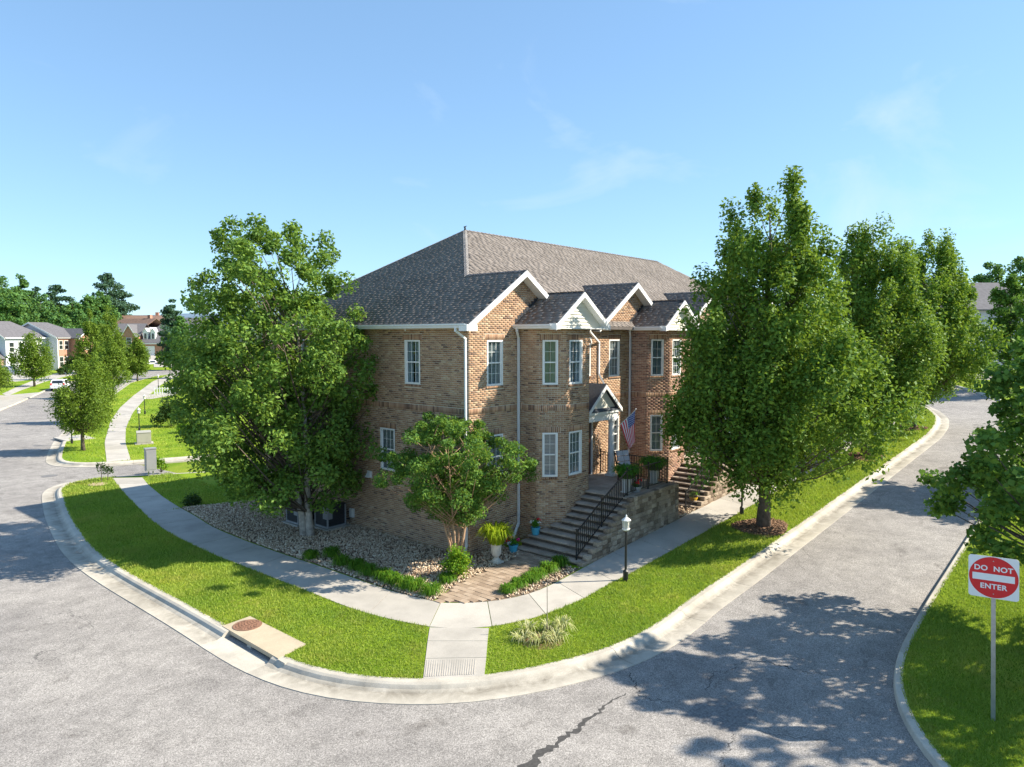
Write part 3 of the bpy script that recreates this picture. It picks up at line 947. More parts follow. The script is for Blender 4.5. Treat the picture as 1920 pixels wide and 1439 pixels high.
def ico():
    p = (1 + 5 ** 0.5) / 2
    V = np.array([(-1, p, 0), (1, p, 0), (-1, -p, 0), (1, -p, 0), (0, -1, p), (0, 1, p), (0, -1, -p), (0, 1, -p), (p, 0, -1), (p, 0, 1), (-p, 0, -1), (-p, 0, 1)], float)
    V /= np.linalg.norm(V[0])
    F = np.array([(0, 11, 5), (0, 5, 1), (0, 1, 7), (0, 7, 10), (0, 10, 11), (1, 5, 9), (5, 11, 4), (11, 10, 2), (10, 7, 6), (7, 1, 8), (3, 9, 4), (3, 4, 2), (3, 2, 6), (3, 6, 8), (3, 8, 9), (4, 9, 5), (2, 4, 11), (6, 2, 10), (8, 6, 7), (9, 8, 1)])
    return V, F
ICO_V, ICO_F = ico()
def rand_rot(n, rng):
    q = rng.normal(size=(n, 4)); q /= np.linalg.norm(q, axis=1)[:, None]
    a, b, c, d = q.T
    return np.stack([np.stack([1 - 2 * (c * c + d * d), 2 * (b * c - a * d), 2 * (b * d + a * c)], -1),
                     np.stack([2 * (b * c + a * d), 1 - 2 * (b * b + d * d), 2 * (c * d - a * b)], -1),
                     np.stack([2 * (b * d - a * c), 2 * (c * d + a * b), 1 - 2 * (b * b + c * c)], -1)], 1)
def scatter(poly, dens, rng, excl=()):
    poly = np.asarray(poly)
    lo, hi = poly.min(0), poly.max(0)
    n = int((hi[0] - lo[0]) * (hi[1] - lo[1]) * dens)
    X = rng.uniform(lo[0], hi[0], n); Y = rng.uniform(lo[1], hi[1], n)
    k = poly_in(poly, X, Y)
    for (ex, ey, er) in excl:
        k &= (X - ex) ** 2 + (Y - ey) ** 2 > er * er
    return X[k], Y[k]
def pebbles(name, poly, dens, label, r0=0.020, r1=0.044, seed=1):
    rng = np.random.default_rng(seed)
    X, Y = scatter(poly, dens, rng)
    n = len(X)
    S = rng.uniform(r0, r1, (n, 1)) * np.c_[rng.uniform(0.85, 1.3, n), rng.uniform(0.7, 1.0, n), rng.uniform(0.45, 0.7, n)]
    Rm = rand_rot(n, rng)
    V = np.einsum('nij,nkj->nki', Rm, ICO_V[None] * S[:, None, :] * rng.uniform(0.85, 1.15, (n, 12, 1)))
    V[:, :, 0] += X[:, None]; V[:, :, 1] += Y[:, None]; V[:, :, 2] += (gh(X, Y) + 0.012 + S[:, 2] * 0.55 + rng.uniform(0, 0.02, n))[:, None]
    F = (ICO_F[None] + (np.arange(n) * 12)[:, None, None]).reshape(-1, 3)
    return tag(arr_obj(name, V, F, MT['gravel'], smooth=True), label, 'gravel', kind='stuff')
SIDE = [(7.58, -3.34), (9.9, -3.34), (9.9, -0.06), (7.58, -0.06)]
sheet('planting_bed', SIDE, 0.010, MT['soil'])
pebbles('river_gravel', SIDE, 150, 'tan gravel patch between the retaining wall and the next steps', seed=4)
pebbles('river_gravel', BED, 340, 'tan river gravel covering the bed along the brick end wall', seed=2)
pebbles('river_gravel', STRIP, 200, 'tan river gravel edging the strip beside the paver path', seed=3)

# brick pavers of the path to the steps
def paver_path():
    poly = up_flat([(815, 1129.5), (855, 1097), (895, 1079), (937.5, 1059), (968, 1046)]) + [(1.40, -0.95), (1.40, -3.05)] + up_flat([(1045, 1053), (1020, 1069), (995, 1087), (968, 1104), (934, 1127), (880, 1131)])
    poly = np.array(poly)
    root = empty('paver_path', (-0.8, -2.0, 0), kind='structure')
    sheet('paver_bedding', [tuple(p) for p in poly], 0.014, MT['soil'], kind=None, parent=root)
    lo, hi = poly.min(0), poly.max(0)
    m = MB(); m.box(-0.094, 0.094, -0.118, 0.118, -0.03, 0.0)
    me = m.mesh('paver'); me.materials.append(MT['paver'])
    x = lo[0]; r = 0
    while x < hi[0]:
        y = lo[1] - (0.125 if r % 2 else 0)
        while y < hi[1]:
            c = (x + 0.1, y + 0.125)
            if poly_in(poly, np.array([c[0]]), np.array([c[1]]))[0]:
                z = float(gh(*c)) + 0.034 + random.uniform(-0.003, 0.004)
                o = link('paver', me, None, root, Vector((c[0], c[1], z)) - ORG[root.name], (c[0], c[1], z))
                o.rotation_euler = (random.uniform(-0.012, 0.012), random.uniform(-0.012, 0.012), random.uniform(-0.015, 0.015))
            y += 0.250
        x += 0.203; r += 1
paver_path()

# ----------------------------------------------------------------- lawn blades
PEARS = [(8.38, -6.2), (22.62, -5.87), (32.94, -5.88)]
def in_view(X, Y, m=260):
    v = np.c_[X - CAM[0], Y - CAM[1], gh(X, Y) - CAM[2]]
    d = v @ FV
    px = CX + FPX * (v @ RV) / np.maximum(d, 0.1); py = CY - FPX * (v @ UV) / np.maximum(d, 0.1)
    return (d > 1) & (px > -m) & (px < 1920 + m) & (py < 1439 + m), d
def blades(name, poly, dmax, label, seed, excl=(), hole=None, hmul=1.0):
    rng = np.random.default_rng(seed)
    X, Y = scatter(poly, dmax, rng, excl)
    for h in (hole or ()):
        k = ~poly_in(h, X, Y); X, Y = X[k], Y[k]
    vis, d = in_view(X, Y)
    p = np.clip((13.0 / np.maximum(d, 1)) ** 1.7, 0.03, 1.0)
    k = vis & (rng.random(len(X)) < p)
    X, Y, d = X[k], Y[k], d[k]
    n = len(X)
    sc_ = np.clip(d / 16.0, 0.9, 4.0)
    ph = np.sin(X * 2.1 + np.sin(Y * 1.7)) * np.cos(Y * 2.3 + X * 0.6)
    h = rng.uniform(0.028, 0.075, n) * (1 + 0.25 * ph) * np.sqrt(sc_) * hmul
    wd = rng.uniform(0.006, 0.012, n) * sc_
    a = rng.uniform(0, 2 * np.pi, n); b = rng.uniform(0, 2 * np.pi, n)
    ln = rng.uniform(0.2, 0.9, n) * h
    Z = gh(X, Y)
    B0 = np.c_[X - np.cos(a) * wd, Y - np.sin(a) * wd, Z]
    B1 = np.c_[X + np.cos(a) * wd, Y + np.sin(a) * wd, Z]
    T = np.c_[X + np.cos(b) * ln, Y + np.sin(b) * ln, Z + h]
    V = np.stack([B0, B1, T], 1)
    F = np.arange(n * 3).reshape(n, 3)
    return tag(arr_obj(name, V, F, MT['blade']), label, 'grass', kind='stuff')
kb = [tuple(p) for p in offset_path(K1s, 0.025)]
i0 = near_idx(K1s, up(210.5, 895.6)); i1 = near_idx(K1s, (46, -3.2))
L1 = kb[i0:i1] + [tuple(p) for p in np.array(SWC_o)[::-1]] + [tuple(p) for p in SWB_o[::-1]] + [tuple(p) for p in SWA_o[::-1]]
RAMP = [tuple(up(*p)[:2]) for p in ((803, 1170), (919, 1170), (911, 1285), (790, 1290))]
INLET = up_flat([(416.6, 1175.6), (469, 1157), (574, 1209.6), (521.6, 1236.5)])
blades('lawn_grass', L1, 2600, 'mown green grass of the verge between kerb and sidewalk', 11, [(x, y + 0.05, 1.0) for x, y in PEARS], [RAMP, INLET])
L2 = up_flat([(267.5, 896.5), (278, 909), (302.5, 930), (334, 951), (341, 955)]) + [(-3.6, 13.5), (0.0, 13.0), (0.0, 21.5)]
blades('lawn_grass', L2, 1500, 'small grass patch between the sidewalk and the gravel bed', 12)
KIa = [tuple(p) for p in offset_path(KIs, -0.02)]
blades('lawn_grass', KIa[:near_idx(KIs, (33, -12.0))] + [(33, -40), (-6, -40)], 2600, 'mown green grass of the island under the red sign', 13)
L4 = [tuple(p) for p in offset_path(K2s, 0.03)] + [(70, 150), (70, 31)]
blades('lawn_grass', L4, 260, 'mown grass of the corner lot beyond the side street', 14, (), [[tuple(p) for p in SW2_o] + [tuple(p) for p in SW2_i[::-1]]])

# bark mulch mounds under the verge trees
def mulch(x, y, r, label, seed):
    rng = np.random.default_rng(seed)
    n = 2200
    a = rng.uniform(0, 2 * np.pi, n); q = np.sqrt(rng.random(n)) * r * (1 + 0.10 * np.sin(3 * a + seed))
    X = x + q * np.cos(a) * 1.12; Y = y + 0.05 + q * np.sin(a) * 0.9
    keep = Y > -7.0
    X, Y, q = X[keep], Y[keep], q[keep]
    n = len(X)
    Z = gh(X, Y) + 0.018 + 0.08 * (1 - np.minimum(1, q / r)) ** 1.0
    S = np.c_[rng.uniform(0.03, 0.07, n), rng.uniform(0.012, 0.025, n), rng.uniform(0.006, 0.012, n)]
    an = rng.uniform(0, 6.283, n); ti = rng.normal(0, 0.22, n)
    Rm = np.stack([np.stack([np.cos(an), -np.sin(an), 0 * an], -1), np.stack([np.sin(an), np.cos(an), 0 * an], -1), np.stack([ti, 0 * an, 1 + 0 * an], -1)], 1)
    cb = np.array([(-1, -1, -1), (1, -1, -1), (1, 1, -1), (-1, 1, -1), (-1, -1, 1), (1, -1, 1), (1, 1, 1), (-1, 1, 1)], float)
    cf = np.array([(0, 3, 2, 1), (4, 5, 6, 7), (0, 1, 5, 4), (1, 2, 6, 5), (2, 3, 7, 6), (3, 0, 4, 7)])
    V = np.einsum('nij,nkj->nki', Rm, cb[None] * S[:, None, :]) + np.c_[X, Y, Z][:, None, :]
    F = (cf[None] + (np.arange(n) * 8)[:, None, None]).reshape(-1, 4)
    mnd = []
    mf = []
    for i in range(7):
        for k in range(24):
            t = 2 * math.pi * k / 24
            rr = r * 1.02 * i / 6 * (1 + 0.10 * math.sin(3 * t + seed))
            xx, yy = x + rr * math.cos(t) * 1.12, y + 0.05 + rr * math.sin(t) * 0.9
            yy = max(yy, -7.03)
            mnd.append((xx, yy, float(gh(xx, yy)) + 0.012 + 0.075 * (1 - i / 6)))
    for i in range(6):
        for k in range(24):
            k2 = (k + 1) % 24
            mf.append((i * 24 + k, (i + 1) * 24 + k, (i + 1) * 24 + k2, i * 24 + k2))
    V = np.concatenate([V.reshape(-1, 3), np.array(mnd)])
    F = np.concatenate([F, np.array(mf) + n * 8])
    tag(arr_obj('mulch_mound', V, F, MT['mulch']), label, 'mulch', kind='stuff')
mulch(PEARS[0][0], PEARS[0][1], 0.98, 'brown bark mulch mound under the tallest verge tree', 21)
mulch(PEARS[1][0], PEARS[1][1], 1.05, 'brown bark mulch mound under the second verge tree', 22)
mulch(PEARS[2][0], PEARS[2][1], 0.95, 'brown bark mulch mound under the verge tree by the bend', 23)
# ================================================================= THE BRICK TERRACE
UW = 7.17                      # width of one home
HL = UW * 4                    # length of the row
HD = 12.1                      # depth
EZ, EO, MP = 7.40, 0.35, 0.648  # eave height at its edge, overhang, roof pitch
FLOOR = 1.65
house = empty('brick_townhouse', (HL / 2, HD / 2, 0), 'tan brick townhouse row with hipped grey shingle roof, white trim and chamfered bays', 'house')
HO = ORG[house.name]

def pv(O, U, N, u, z, d=0.0):
    return Vector((O[0] + U[0] * u + N[0] * d, O[1] + U[1] * u + N[1] * d, z))

BRICKS = {'brick': [], 'brick_red': [], 'soldier': []}     # mat -> list of (O,U,N,u0,u1,z0,z1,proud)
CH, BL, JT = 0.0677, 0.2032, 0.0125
BAND = (4.535, 4.735)
def lay(O, U, N, w, z0, z1, holes=(), top=None, mat='brick', skip=(), bond=0.0):
    """running bond over a face with soldier heads, rowlock sills and a soldier band"""
    out = BRICKS[mat]; sol = BRICKS['soldier']
    blocks = [tuple(h) for h in holes] + [tuple(s) for s in skip]
    for (a, b, c, d) in holes:
        blocks.append((a - 0.10, b + 0.10, d, d + 0.203))
        n = int(round((b - a + 0.2) / CH))
        for k in range(n):
            s = (b - a + 0.2) / n
            sol.append((O, U, N, a - 0.10 + k * s, a - 0.10 + (k + 1) * s - JT, d, d + 0.193, 0.011))
        blocks.append((a - 0.05, b + 0.05, c - 0.085, c))
        n = int(round((b - a + 0.1) / CH))
        for k in range(n):
            s = (b - a + 0.1) / n
            sol.append((O, U, N, a - 0.05 + k * s, a - 0.05 + (k + 1) * s - JT, c - 0.085, c - 0.008, 0.04))
    if z0 < BAND[0] < z1:
        n = int(w / CH)
        s = w / n
        for k in range(n):
            um = (k + 0.5) * s
            if any(a < um < b and c < 4.63 < d for (a, b, c, d) in blocks): continue
            sol.append((O, U, N, k * s, (k + 1) * s - JT, BAND[0], BAND[1] - 0.01, 0.011))
    i = 0
    z = z0
    rr = random.Random(int(abs(O[0] * 100) + abs(O[1] * 37)))
    while z < z1 + (2.2 if top else 0):
        zb, zt = z, z + CH - JT
        z += CH
        i += 1
        if BAND[0] - 0.03 < (zb + zt) / 2 < BAND[1] + 0.01: continue
        if not top and zt > z1: break
        u = -bond - (BL / 2 if i % 2 else 0)
        zm = (zb + zt) / 2
        iv = [(a, b) for (a, b, c, d) in blocks if c - 0.02 < zm < d]
        umin, umax = 0.0, w
        if top:
            lim = top(zt)
            if lim is None: break
            umin, umax = max(0, lim[0]), min(w, lim[1])
            if umax - umin < 0.1: break
        while u < umax:
            segs = [(max(u, umin), min(u + BL - JT, umax))]
            for (a, b) in iv:
                ns = []
                for (p, q) in segs:
                    if q <= a or p >= b: ns.append((p, q))
                    else:
                        if p < a - 0.02: ns.append((p, a - 0.004))
                        if q > b + 0.02: ns.append((b + 0.004, q))
                segs = ns
            for (p, q) in segs:
                if q - p > 0.025:
                    out.append((O, U, N, p, q, zb, zt, 0.010 + rr.uniform(-0.0015, 0.0025)))
            u += BL

WALL = MB()
def backing(O, U, N, w, z0, z1, holes=(), rev=0.07):
    us = sorted(set([0, w] + [h[0] for h in holes] + [h[1] for h in holes]))
    zs = sorted(set([z0, z1] + [h[2] for h in holes] + [h[3] for h in holes]))
    us = [u for u in us if 0 <= u <= w]; zs = [z for z in zs if z0 <= z <= z1]
    for i in range(len(us) - 1):
        for j in range(len(zs) - 1):
            um, zm = (us[i] + us[i + 1]) / 2, (zs[j] + zs[j + 1]) / 2
            if any(a < um < b and c < zm < d for (a, b, c, d) in holes): continue
            WALL.add([pv(O, U, N, us[i], zs[j]), pv(O, U, N, us[i + 1], zs[j]), pv(O, U, N, us[i + 1], zs[j + 1]), pv(O, U, N, us[i], zs[j + 1])], [(0, 1, 2, 3)])
    for (a, b, c, d) in holes:
        A = [(a, c), (b, c), (b, d), (a, d)]
        for k in range(4):
            p, q = A[k], A[(k + 1) % 4]
            WALL.add([pv(O, U, N, *p), pv(O, U, N, *q), pv(O, U, N, *q, -rev), pv(O, U, N, *p, -rev)], [(0, 1, 2, 3)])

PANES = {}
def window(O, U, N, u0, u1, z0, z1, cols=3, rows=4, dress='blind', arch=False):
    fw = 0.055
    mb = MB()
    Uv, Nv, Zv = Vector((U[0], U[1], 0)), Vector((N[0], N[1], 0)), Vector((0, 0, 1))
    w_, h_ = u1 - u0, z1 - z0
    def bx(a, b, c, d, n0, n1):
        mb.obox(pv(O, U, N, a, c, n0), Uv * (b - a), Zv * (d - c), Nv * (n1 - n0))
    bx(u0, u0 + fw, z0, z1, -0.07, 0.018); bx(u1 - fw, u1, z0, z1, -0.07, 0.018)
    bx(u0 + fw, u1 - fw, z1 - fw, z1, -0.07, 0.018); bx(u0 + fw, u1 - fw, z0, z0 + fw * 1.15, -0.07, 0.024)
    zm = (z0 + z1) / 2
    bx(u0 + fw, u1 - fw, zm - 0.022, zm + 0.022, -0.068, -0.022)
    for (a, b) in ((u0 + fw, u0 + fw + 0.028), (u1 - fw - 0.028, u1 - fw)):
        bx(a, b, z0 + fw * 1.15, zm - 0.022, -0.068, -0.035); bx(a, b, zm + 0.022, z1 - fw, -0.066, -0.030)
    wo_ = mb.build('window', MT['white'], house)
    g = MB()
    iu0, iu1 = u0 + fw + 0.028, u1 - fw - 0.028
    halves = [(z0 + fw * 1.15, zm - 0.022), (zm + 0.022, z1 - fw)]
    pw = (iu1 - iu0) / cols
    for hi_, (a, b) in enumerate(halves):
        ph = (b - a) / (rows // 2)
        dn = -0.052 if hi_ == 0 else -0.046
        for c in range(1, cols):
            p = pv(O, U, N, iu0 + pw * c - 0.006, a, dn + 0.001)
            g.obox(p, Uv * 0.012, Zv * (b - a), Nv * 0.010)
        for r in range(1, rows // 2):
            p = pv(O, U, N, iu0, a + ph * r - 0.006, dn + 0.002)
            g.obox(p, Uv * (iu1 - iu0), Zv * 0.012, Nv * 0.010)
        for c in range(cols):
            for r in range(rows // 2):
                key = (round(pw, 3), round(ph, 3), round(U[0], 3), round(U[1], 3))
                if key not in PANES:
                    pm = MB(); pm.add([(0, 0, 0), Uv * pw, Uv * pw + Zv * ph, Zv * ph], [(0, 1, 2, 3)])
                    PANES[key] = pm.mesh('pane'); PANES[key].materials.append(MT['glass'])
                p = pv(O, U, N, iu0 + pw * c, a + ph * r, dn)
                link('pane', PANES[key], None, wo_, p - ORG[wo_.name], p)
    g.build('grille', MT['white'], wo_)
    if dress == 'blind':
        b_ = MB()
        n = int(h_ / 0.05)
        for k in range(n):
            zz = z0 + 0.06 + (h_ - 0.12) * k / n
            b_.obox(pv(O, U, N, u0 + 0.05, zz, -0.11), Uv * (w_ - 0.1), Zv * 0.038 + Nv * 0.018, Zv * 0.002)
        b_.build('blind', MT['blind'], wo_)
    elif dress == 'curtain':
        c_ = MB()
        n = 24
        for side in (0, 1):
            V = []
            for k in range(n + 1):
                t = k / n * 0.42
                uu = u0 + 0.04 + (w_ - 0.08) * (t if side == 0 else 1 - t)
                dd = -0.11 + 0.02 * math.sin(k * 1.9)
                V += [pv(O, U, N, uu, z0 + 0.04, dd), pv(O, U, N, uu, z1 - 0.04, dd)]
            c_.add(V, [(2 * k, 2 * k + 2, 2 * k + 3, 2 * k + 1) for k in range(n)])
        c_.build('curtain', MT['curtain'], wo_)
    # dark room behind the glass
    rb = MB()
    q = [pv(O, U, N, u0 - 0.1, z0 - 0.1, -0.9), pv(O, U, N, u1 + 0.1, z0 - 0.1, -0.9), pv(O, U, N, u1 + 0.1, z1 + 0.1, -0.9), pv(O, U, N, u0 - 0.1, z1 + 0.1, -0.9)]
    rb.add(q, [(0, 1, 2, 3)])
    rb.build('room_shade', MT['room'], wo_)
    return wo_

UZ, LZ = (5.41, 6.895), (2.31, 3.80)
def face(O, U, N, w, z0, z1, wins, mat='brick', top=None, skip=(), extra=()):
    holes = [(a, b, c, d) for (a, b, c, d, *_) in wins]
    lay(O, U, N, w, z0, z1, holes + list(extra), top, mat, skip)
    backing(O, U, N, w, z0, z1, holes + list(extra))
    for (a, b, c, d, cols, dress) in wins:
        window(O, U, N, a, b, c, d, cols, 4, dress)

# end wall (faces the side street)
yA = lambda y: HD - y
face((0, HD), (0, -1), (-1, 0), HD, -0.06, 7.28,
     [(yA(3.01), yA(2.24), *UZ, 3, 'curtain'), (yA(4.36), yA(3.58), *LZ, 3, 'blind'),
      (yA(9.2), yA(8.43), *UZ, 3, 'curtain'), (yA(9.2), yA(8.43), *LZ, 3, 'blind')])

GX = 2.42                       # gable ridge within one home
def gable_top(x0):
    def f(z):
        s = (z - (EZ + 0.04)) / MP if z > 7.28 else -EO
        a = -EO + max(0, s + EO) if z > 7.28 else -1
        if z <= 7.28: return (-1, 99)
        h = (z - EZ + 0.10) / MP
        lo, hi = -EO + h, GX * 2 + EO - h
        return (lo, hi) if hi - lo > 0.05 else None
    return f

s2 = math.sqrt(0.5)
def home(k):
    x0 = UW * k
    m = 'brick' if k == 0 else 'brick_red'
    zb = -0.06
    # gable front
    wins = [(0.84, 1.61, *UZ, 3, 'blind'), (0.84, 1.61, *LZ, 3, 'blind')]
    face((x0, 0), (1, 0), (0, -1), 2 * GX, zb, 7.28, wins, 'brick', gable_top(x0), skip=[(2.46, 2 * GX, -1, 7.27)])
    WALL.add([(x0, 0, 7.28), (x0 + 2 * GX, 0, 7.28), (x0 + GX, 0, EZ + MP * (GX + EO) - 0.06)], [(0, 1, 2)])
    # bay: side, chamfer, front, chamfer, side
    face((x0 + 2.45, 0), (0, -1), (-1, 0), 0.76, zb, 7.30, [], m)
    face((x0 + 2.45, -0.76), (s2, -s2), (-s2, -s2), 0.99, zb, 7.30, [(0.20, 0.72, *UZ, 2, 'curtain'), (0.20, 0.72, *LZ, 2, 'blind')], m)
    face((x0 + 3.15, -1.46), (1, 0), (0, -1), 1.35, zb, 7.30, [(0.17, 0.92, *UZ, 3, 'curtain'), (0.17, 0.92, *LZ, 3, 'blind')], m)
    face((x0 + 4.50, -1.46), (s2, s2), (s2, -s2), 0.778, zb, 7.30, [], m)
    face((x0 + 5.05, -0.91), (0, 1), (1, 0), 0.91, zb, 7.30, [], m)
    # entry wall between bay and next gable, with door and an arched window above the porch roof
    face((x0 + 5.05, 0), (1, 0), (0, -1), UW - 5.05, zb, 7.30, [(1.05, 1.65, 5.5, 6.75, 2, 'blind')], m, extra=[(0.85, 1.83, FLOOR, 3.75)])
    d = MB(); d.box(x0 + 5.96, x0 + 6.82, 0.03, 0.08, FLOOR + 0.02, 3.70)
    do = d.build('front_door', MT['door'], house)
    f = MB()
    f.box(x0 + 5.90, x0 + 5.96, -0.02, 0.08, FLOOR, 3.76); f.box(x0 + 6.82, x0 + 6.88, -0.02, 0.08, FLOOR, 3.76); f.box(x0 + 5.96, x0 + 6.82, -0.02, 0.08, 3.70, 3.76)
    f.build('door_frame', MT['white'], do)
    h = MB(); h.tube([(x0 + 6.05, -0.02, FLOOR + 0.95), (x0 + 6.05, -0.02, FLOOR + 1.10)], 0.014, 6); h.build('handle', MT['steel'], do)
    sk = MB()
    n = 14
    a = [(x0 + 6.40 + 0.33 * math.cos(math.pi * i / n), -0.03, 6.70 + 0.33 * math.sin(math.pi * i / n)) for i in range(n + 1)]
    for i in range(n):
        sk.bar(a[i], a[i + 1], 0.05, 0.05)
    sk.build('window_arch', MT['white'], house)
for k in (0, 1):
    home(k)
# the two homes farthest up the street and the hidden back
far = MB()
for k in (2, 3):
    x0 = UW * k
    far.box(x0, x0 + UW - 0.001, 0, 0.2, -0.2, 7.3)
    far.prism([(x0 + 2.45, 0), (x0 + 2.45, -0.76), (x0 + 3.15, -1.46), (x0 + 4.5, -1.46), (x0 + 5.05, -0.91), (x0 + 5.05, 0)], -0.2, 7.3)
    far.slab([(x0, 0.001, 7.3), (x0 + 2 * GX, 0.001, 7.3), (x0 + GX, 0.001, EZ + MP * (GX + EO) - 0.06)], (0, 0.1, 0))
far.box(HL - 0.2, HL, 0.2, HD, -0.2, 7.3)
far.box(0.0, HL, HD - 0.2, HD, -0.2, 7.3)
far.build('rear_wall', MT['bricktex'], house)
for k in (2, 3):
    for (a, b, O, U, N) in ((0.84, 1.61, (UW * k, -0.03), (1, 0), (0, -1)), (0.17, 0.92, (UW * k + 3.15, -1.49), (1, 0), (0, -1)), (0.2, 0.72, (UW * k + 2.43, -0.78), (s2, -s2), (-s2, -s2))):
        for zz in (UZ, LZ):
            window(O, U, N, a, b, *zz, 3, 4, None)
WALL.build('wall', MT['mortar'], house)

# brick pieces: the 300 that show largest are objects, the rest one mesh
def brick_arrays(L):
    O = np.array([b[0] for b in L], float); U = np.array([b[1] for b in L], float); N = np.array([b[2] for b in L], float)
    u0, u1, z0, z1, pr = (np.array([b[i] for b in L], float) for i in (3, 4, 5, 6, 7))
    def pt(u, z, d):
        return np.stack([O[:, 0] + U[:, 0] * u + N[:, 0] * d, O[:, 1] + U[:, 1] * u + N[:, 1] * d, z], -1)
    e = 0.003
    V = np.stack([pt(u0, z0, -0.002 + 0 * u0), pt(u1, z0, -0.002 + 0 * u0), pt(u1, z1, -0.002 + 0 * u0), pt(u0, z1, -0.002 + 0 * u0),
                  pt(u0 + e, z0 + e, pr), pt(u1 - e, z0 + e, pr), pt(u1 - e, z1 - e, pr), pt(u0 + e, z1 - e, pr)], 1)
    F = np.array([(4, 5, 6, 7), (0, 1, 5, 4), (1, 2, 6, 5), (2, 3, 7, 6), (3, 0, 4, 7)])
    return V, (F[None] + (np.arange(len(L)) * 8)[:, None, None]).reshape(-1, 4)

def proj_w(b):
    O, U, N, u0, u1, z0, z1, pr = b
    a = np.array(pv(O, U, N, u0, z0)) - CAM; c = np.array(pv(O, U, N, u1, z0)) - CAM
    da, dc = a @ FV, c @ FV
    return abs(FPX * (c @ RV) / dc - FPX * (a @ RV) / da) * (z1 - z0) / da
cand = sorted([(-proj_w(b), i) for i, b in enumerate(BRICKS['brick']) if b[4] - b[3] > 0.19 and b[5] > 3.9 and (b[1] == (1, 0) or b[1] == (0, -1))])[:300]
pick = set(i for _, i in cand)
BM_ = {}
for i in sorted(pick):
    O, U, N, u0, u1, z0, z1, pr = BRICKS['brick'][i]
    key = (U, N)
    if key not in BM_:
        V, F = brick_arrays([((0, 0), U, N, 0, BL - JT, 0, CH - JT, 0.011)])
        BM_[key] = fast_mesh('brick', V, F); BM_[key].materials.append(MT['brick'])
    p = pv(O, U, N, u0, z0)
    link('brick', BM_[key], None, house, p - HO, p)
rest = [b for i, b in enumerate(BRICKS['brick']) if i not in pick]
for nm, L, mt in (('brickwork', rest, 'brick'), ('bay_brickwork', BRICKS['brick_red'], 'brick_red'), ('soldier_courses', BRICKS['soldier'], 'soldier')):
    V, F = brick_arrays(L)
    arr_obj(nm, V, F, MT[mt], house, kind='stuff')

# ----------------------------------------------------------------- roofs
SH = {'shingle': [], 'shingle_dark': []}
SHPICK = []
SHMESH = {}
UL = MB()
def roof_plane(poly, z0, gx, gy, mat='shingle', course=0.142, wid=0.31, pick=False, th=0.10, under=None):
    """one roof slope over a plan polygon: z = z0 + gx x + gy y"""
    poly = [tuple(p) for p in poly]
    zf = lambda x, y: z0 + gx * x + gy * y
    (under or UL).slab([(x, y, zf(x, y) - 0.012) for x, y in poly], (0, 0, -th))
    g = math.hypot(gx, gy)
    s = Vector((gx / g, gy / g, g)); s.normalize()
    c = Vector((-gy / g, gx / g, 0))
    n = c.cross(s)
    if n.z < 0: n = -n
    A = np.array(poly)
    hs = A @ np.array([gx / g, gy / g]); cs = A @ np.array([-gy / g, gx / g])
    hstep = course * s.x / (gx / g) if abs(gx) > abs(gy) else course * s.y / (gy / g)
    h = hs.min()
    rr = random.Random(int(abs(z0) * 97 + abs(gx) * 13))
    row = 0
    pts = []
    while h < hs.max():
        x = cs.min() - rr.uniform(0, wid)
        while x < cs.max():
            pts.append((h, x)); x += wid * rr.choice((0.6, 1.0, 1.0, 1.25))
            pts[-1] = (h, pts[-1][1], x - pts[-1][1] - 0.006)
        h += hstep; row += 1
    P = np.array([(p[0], p[1] + p[2] / 2) for p in pts])
    hm = P[:, 0] + hstep * 0.5
    X = hm * gx / g - P[:, 1] * gy / g; Y = hm * gy / g + P[:, 1] * gx / g
    ins = poly_in(poly, X, Y) & (course < 0.3)
    def inside(hh_, c_):
        return poly_in(poly, np.array([hh_ * gx / g - c_ * gy / g]), np.array([hh_ * gy / g + c_ * gx / g]))[0]
    Pl = np.array([p[1] for p in pts]); Pr = np.array([p[1] + p[2] for p in pts])
    il = poly_in(poly, hm * gx / g - Pl * gy / g, hm * gy / g + Pl * gx / g); ir = poly_in(poly, hm * gx / g - Pr * gy / g, hm * gy / g + Pr * gx / g)
    for i in np.nonzero(ins)[0]:
        hh, cc, ww = pts[i]
        if not (il[i] and ir[i]):
            mid, l_, r_ = cc + ww / 2, cc, cc + ww
            if not il[i]:
                a_, b_ = l_, mid
                for _ in range(6):
                    q_ = (a_ + b_) / 2
                    if inside(hm[i], q_): b_ = q_
                    else: a_ = q_
                l_ = b_
            if not ir[i]:
                a_, b_ = mid, r_
                for _ in range(6):
                    q_ = (a_ + b_) / 2
                    if inside(hm[i], q_): a_ = q_
                    else: b_ = q_
                r_ = a_
            cc, ww = l_, max(0.02, r_ - l_)
        x, y = hh * gx / g - cc * gy / g, hh * gy / g + cc * gx / g
        O = Vector((x, y, zf(x, y)))
        SH[mat].append((O, c * ww, s * (course + 0.02), n * rr.uniform(0.016, 0.024), pick))

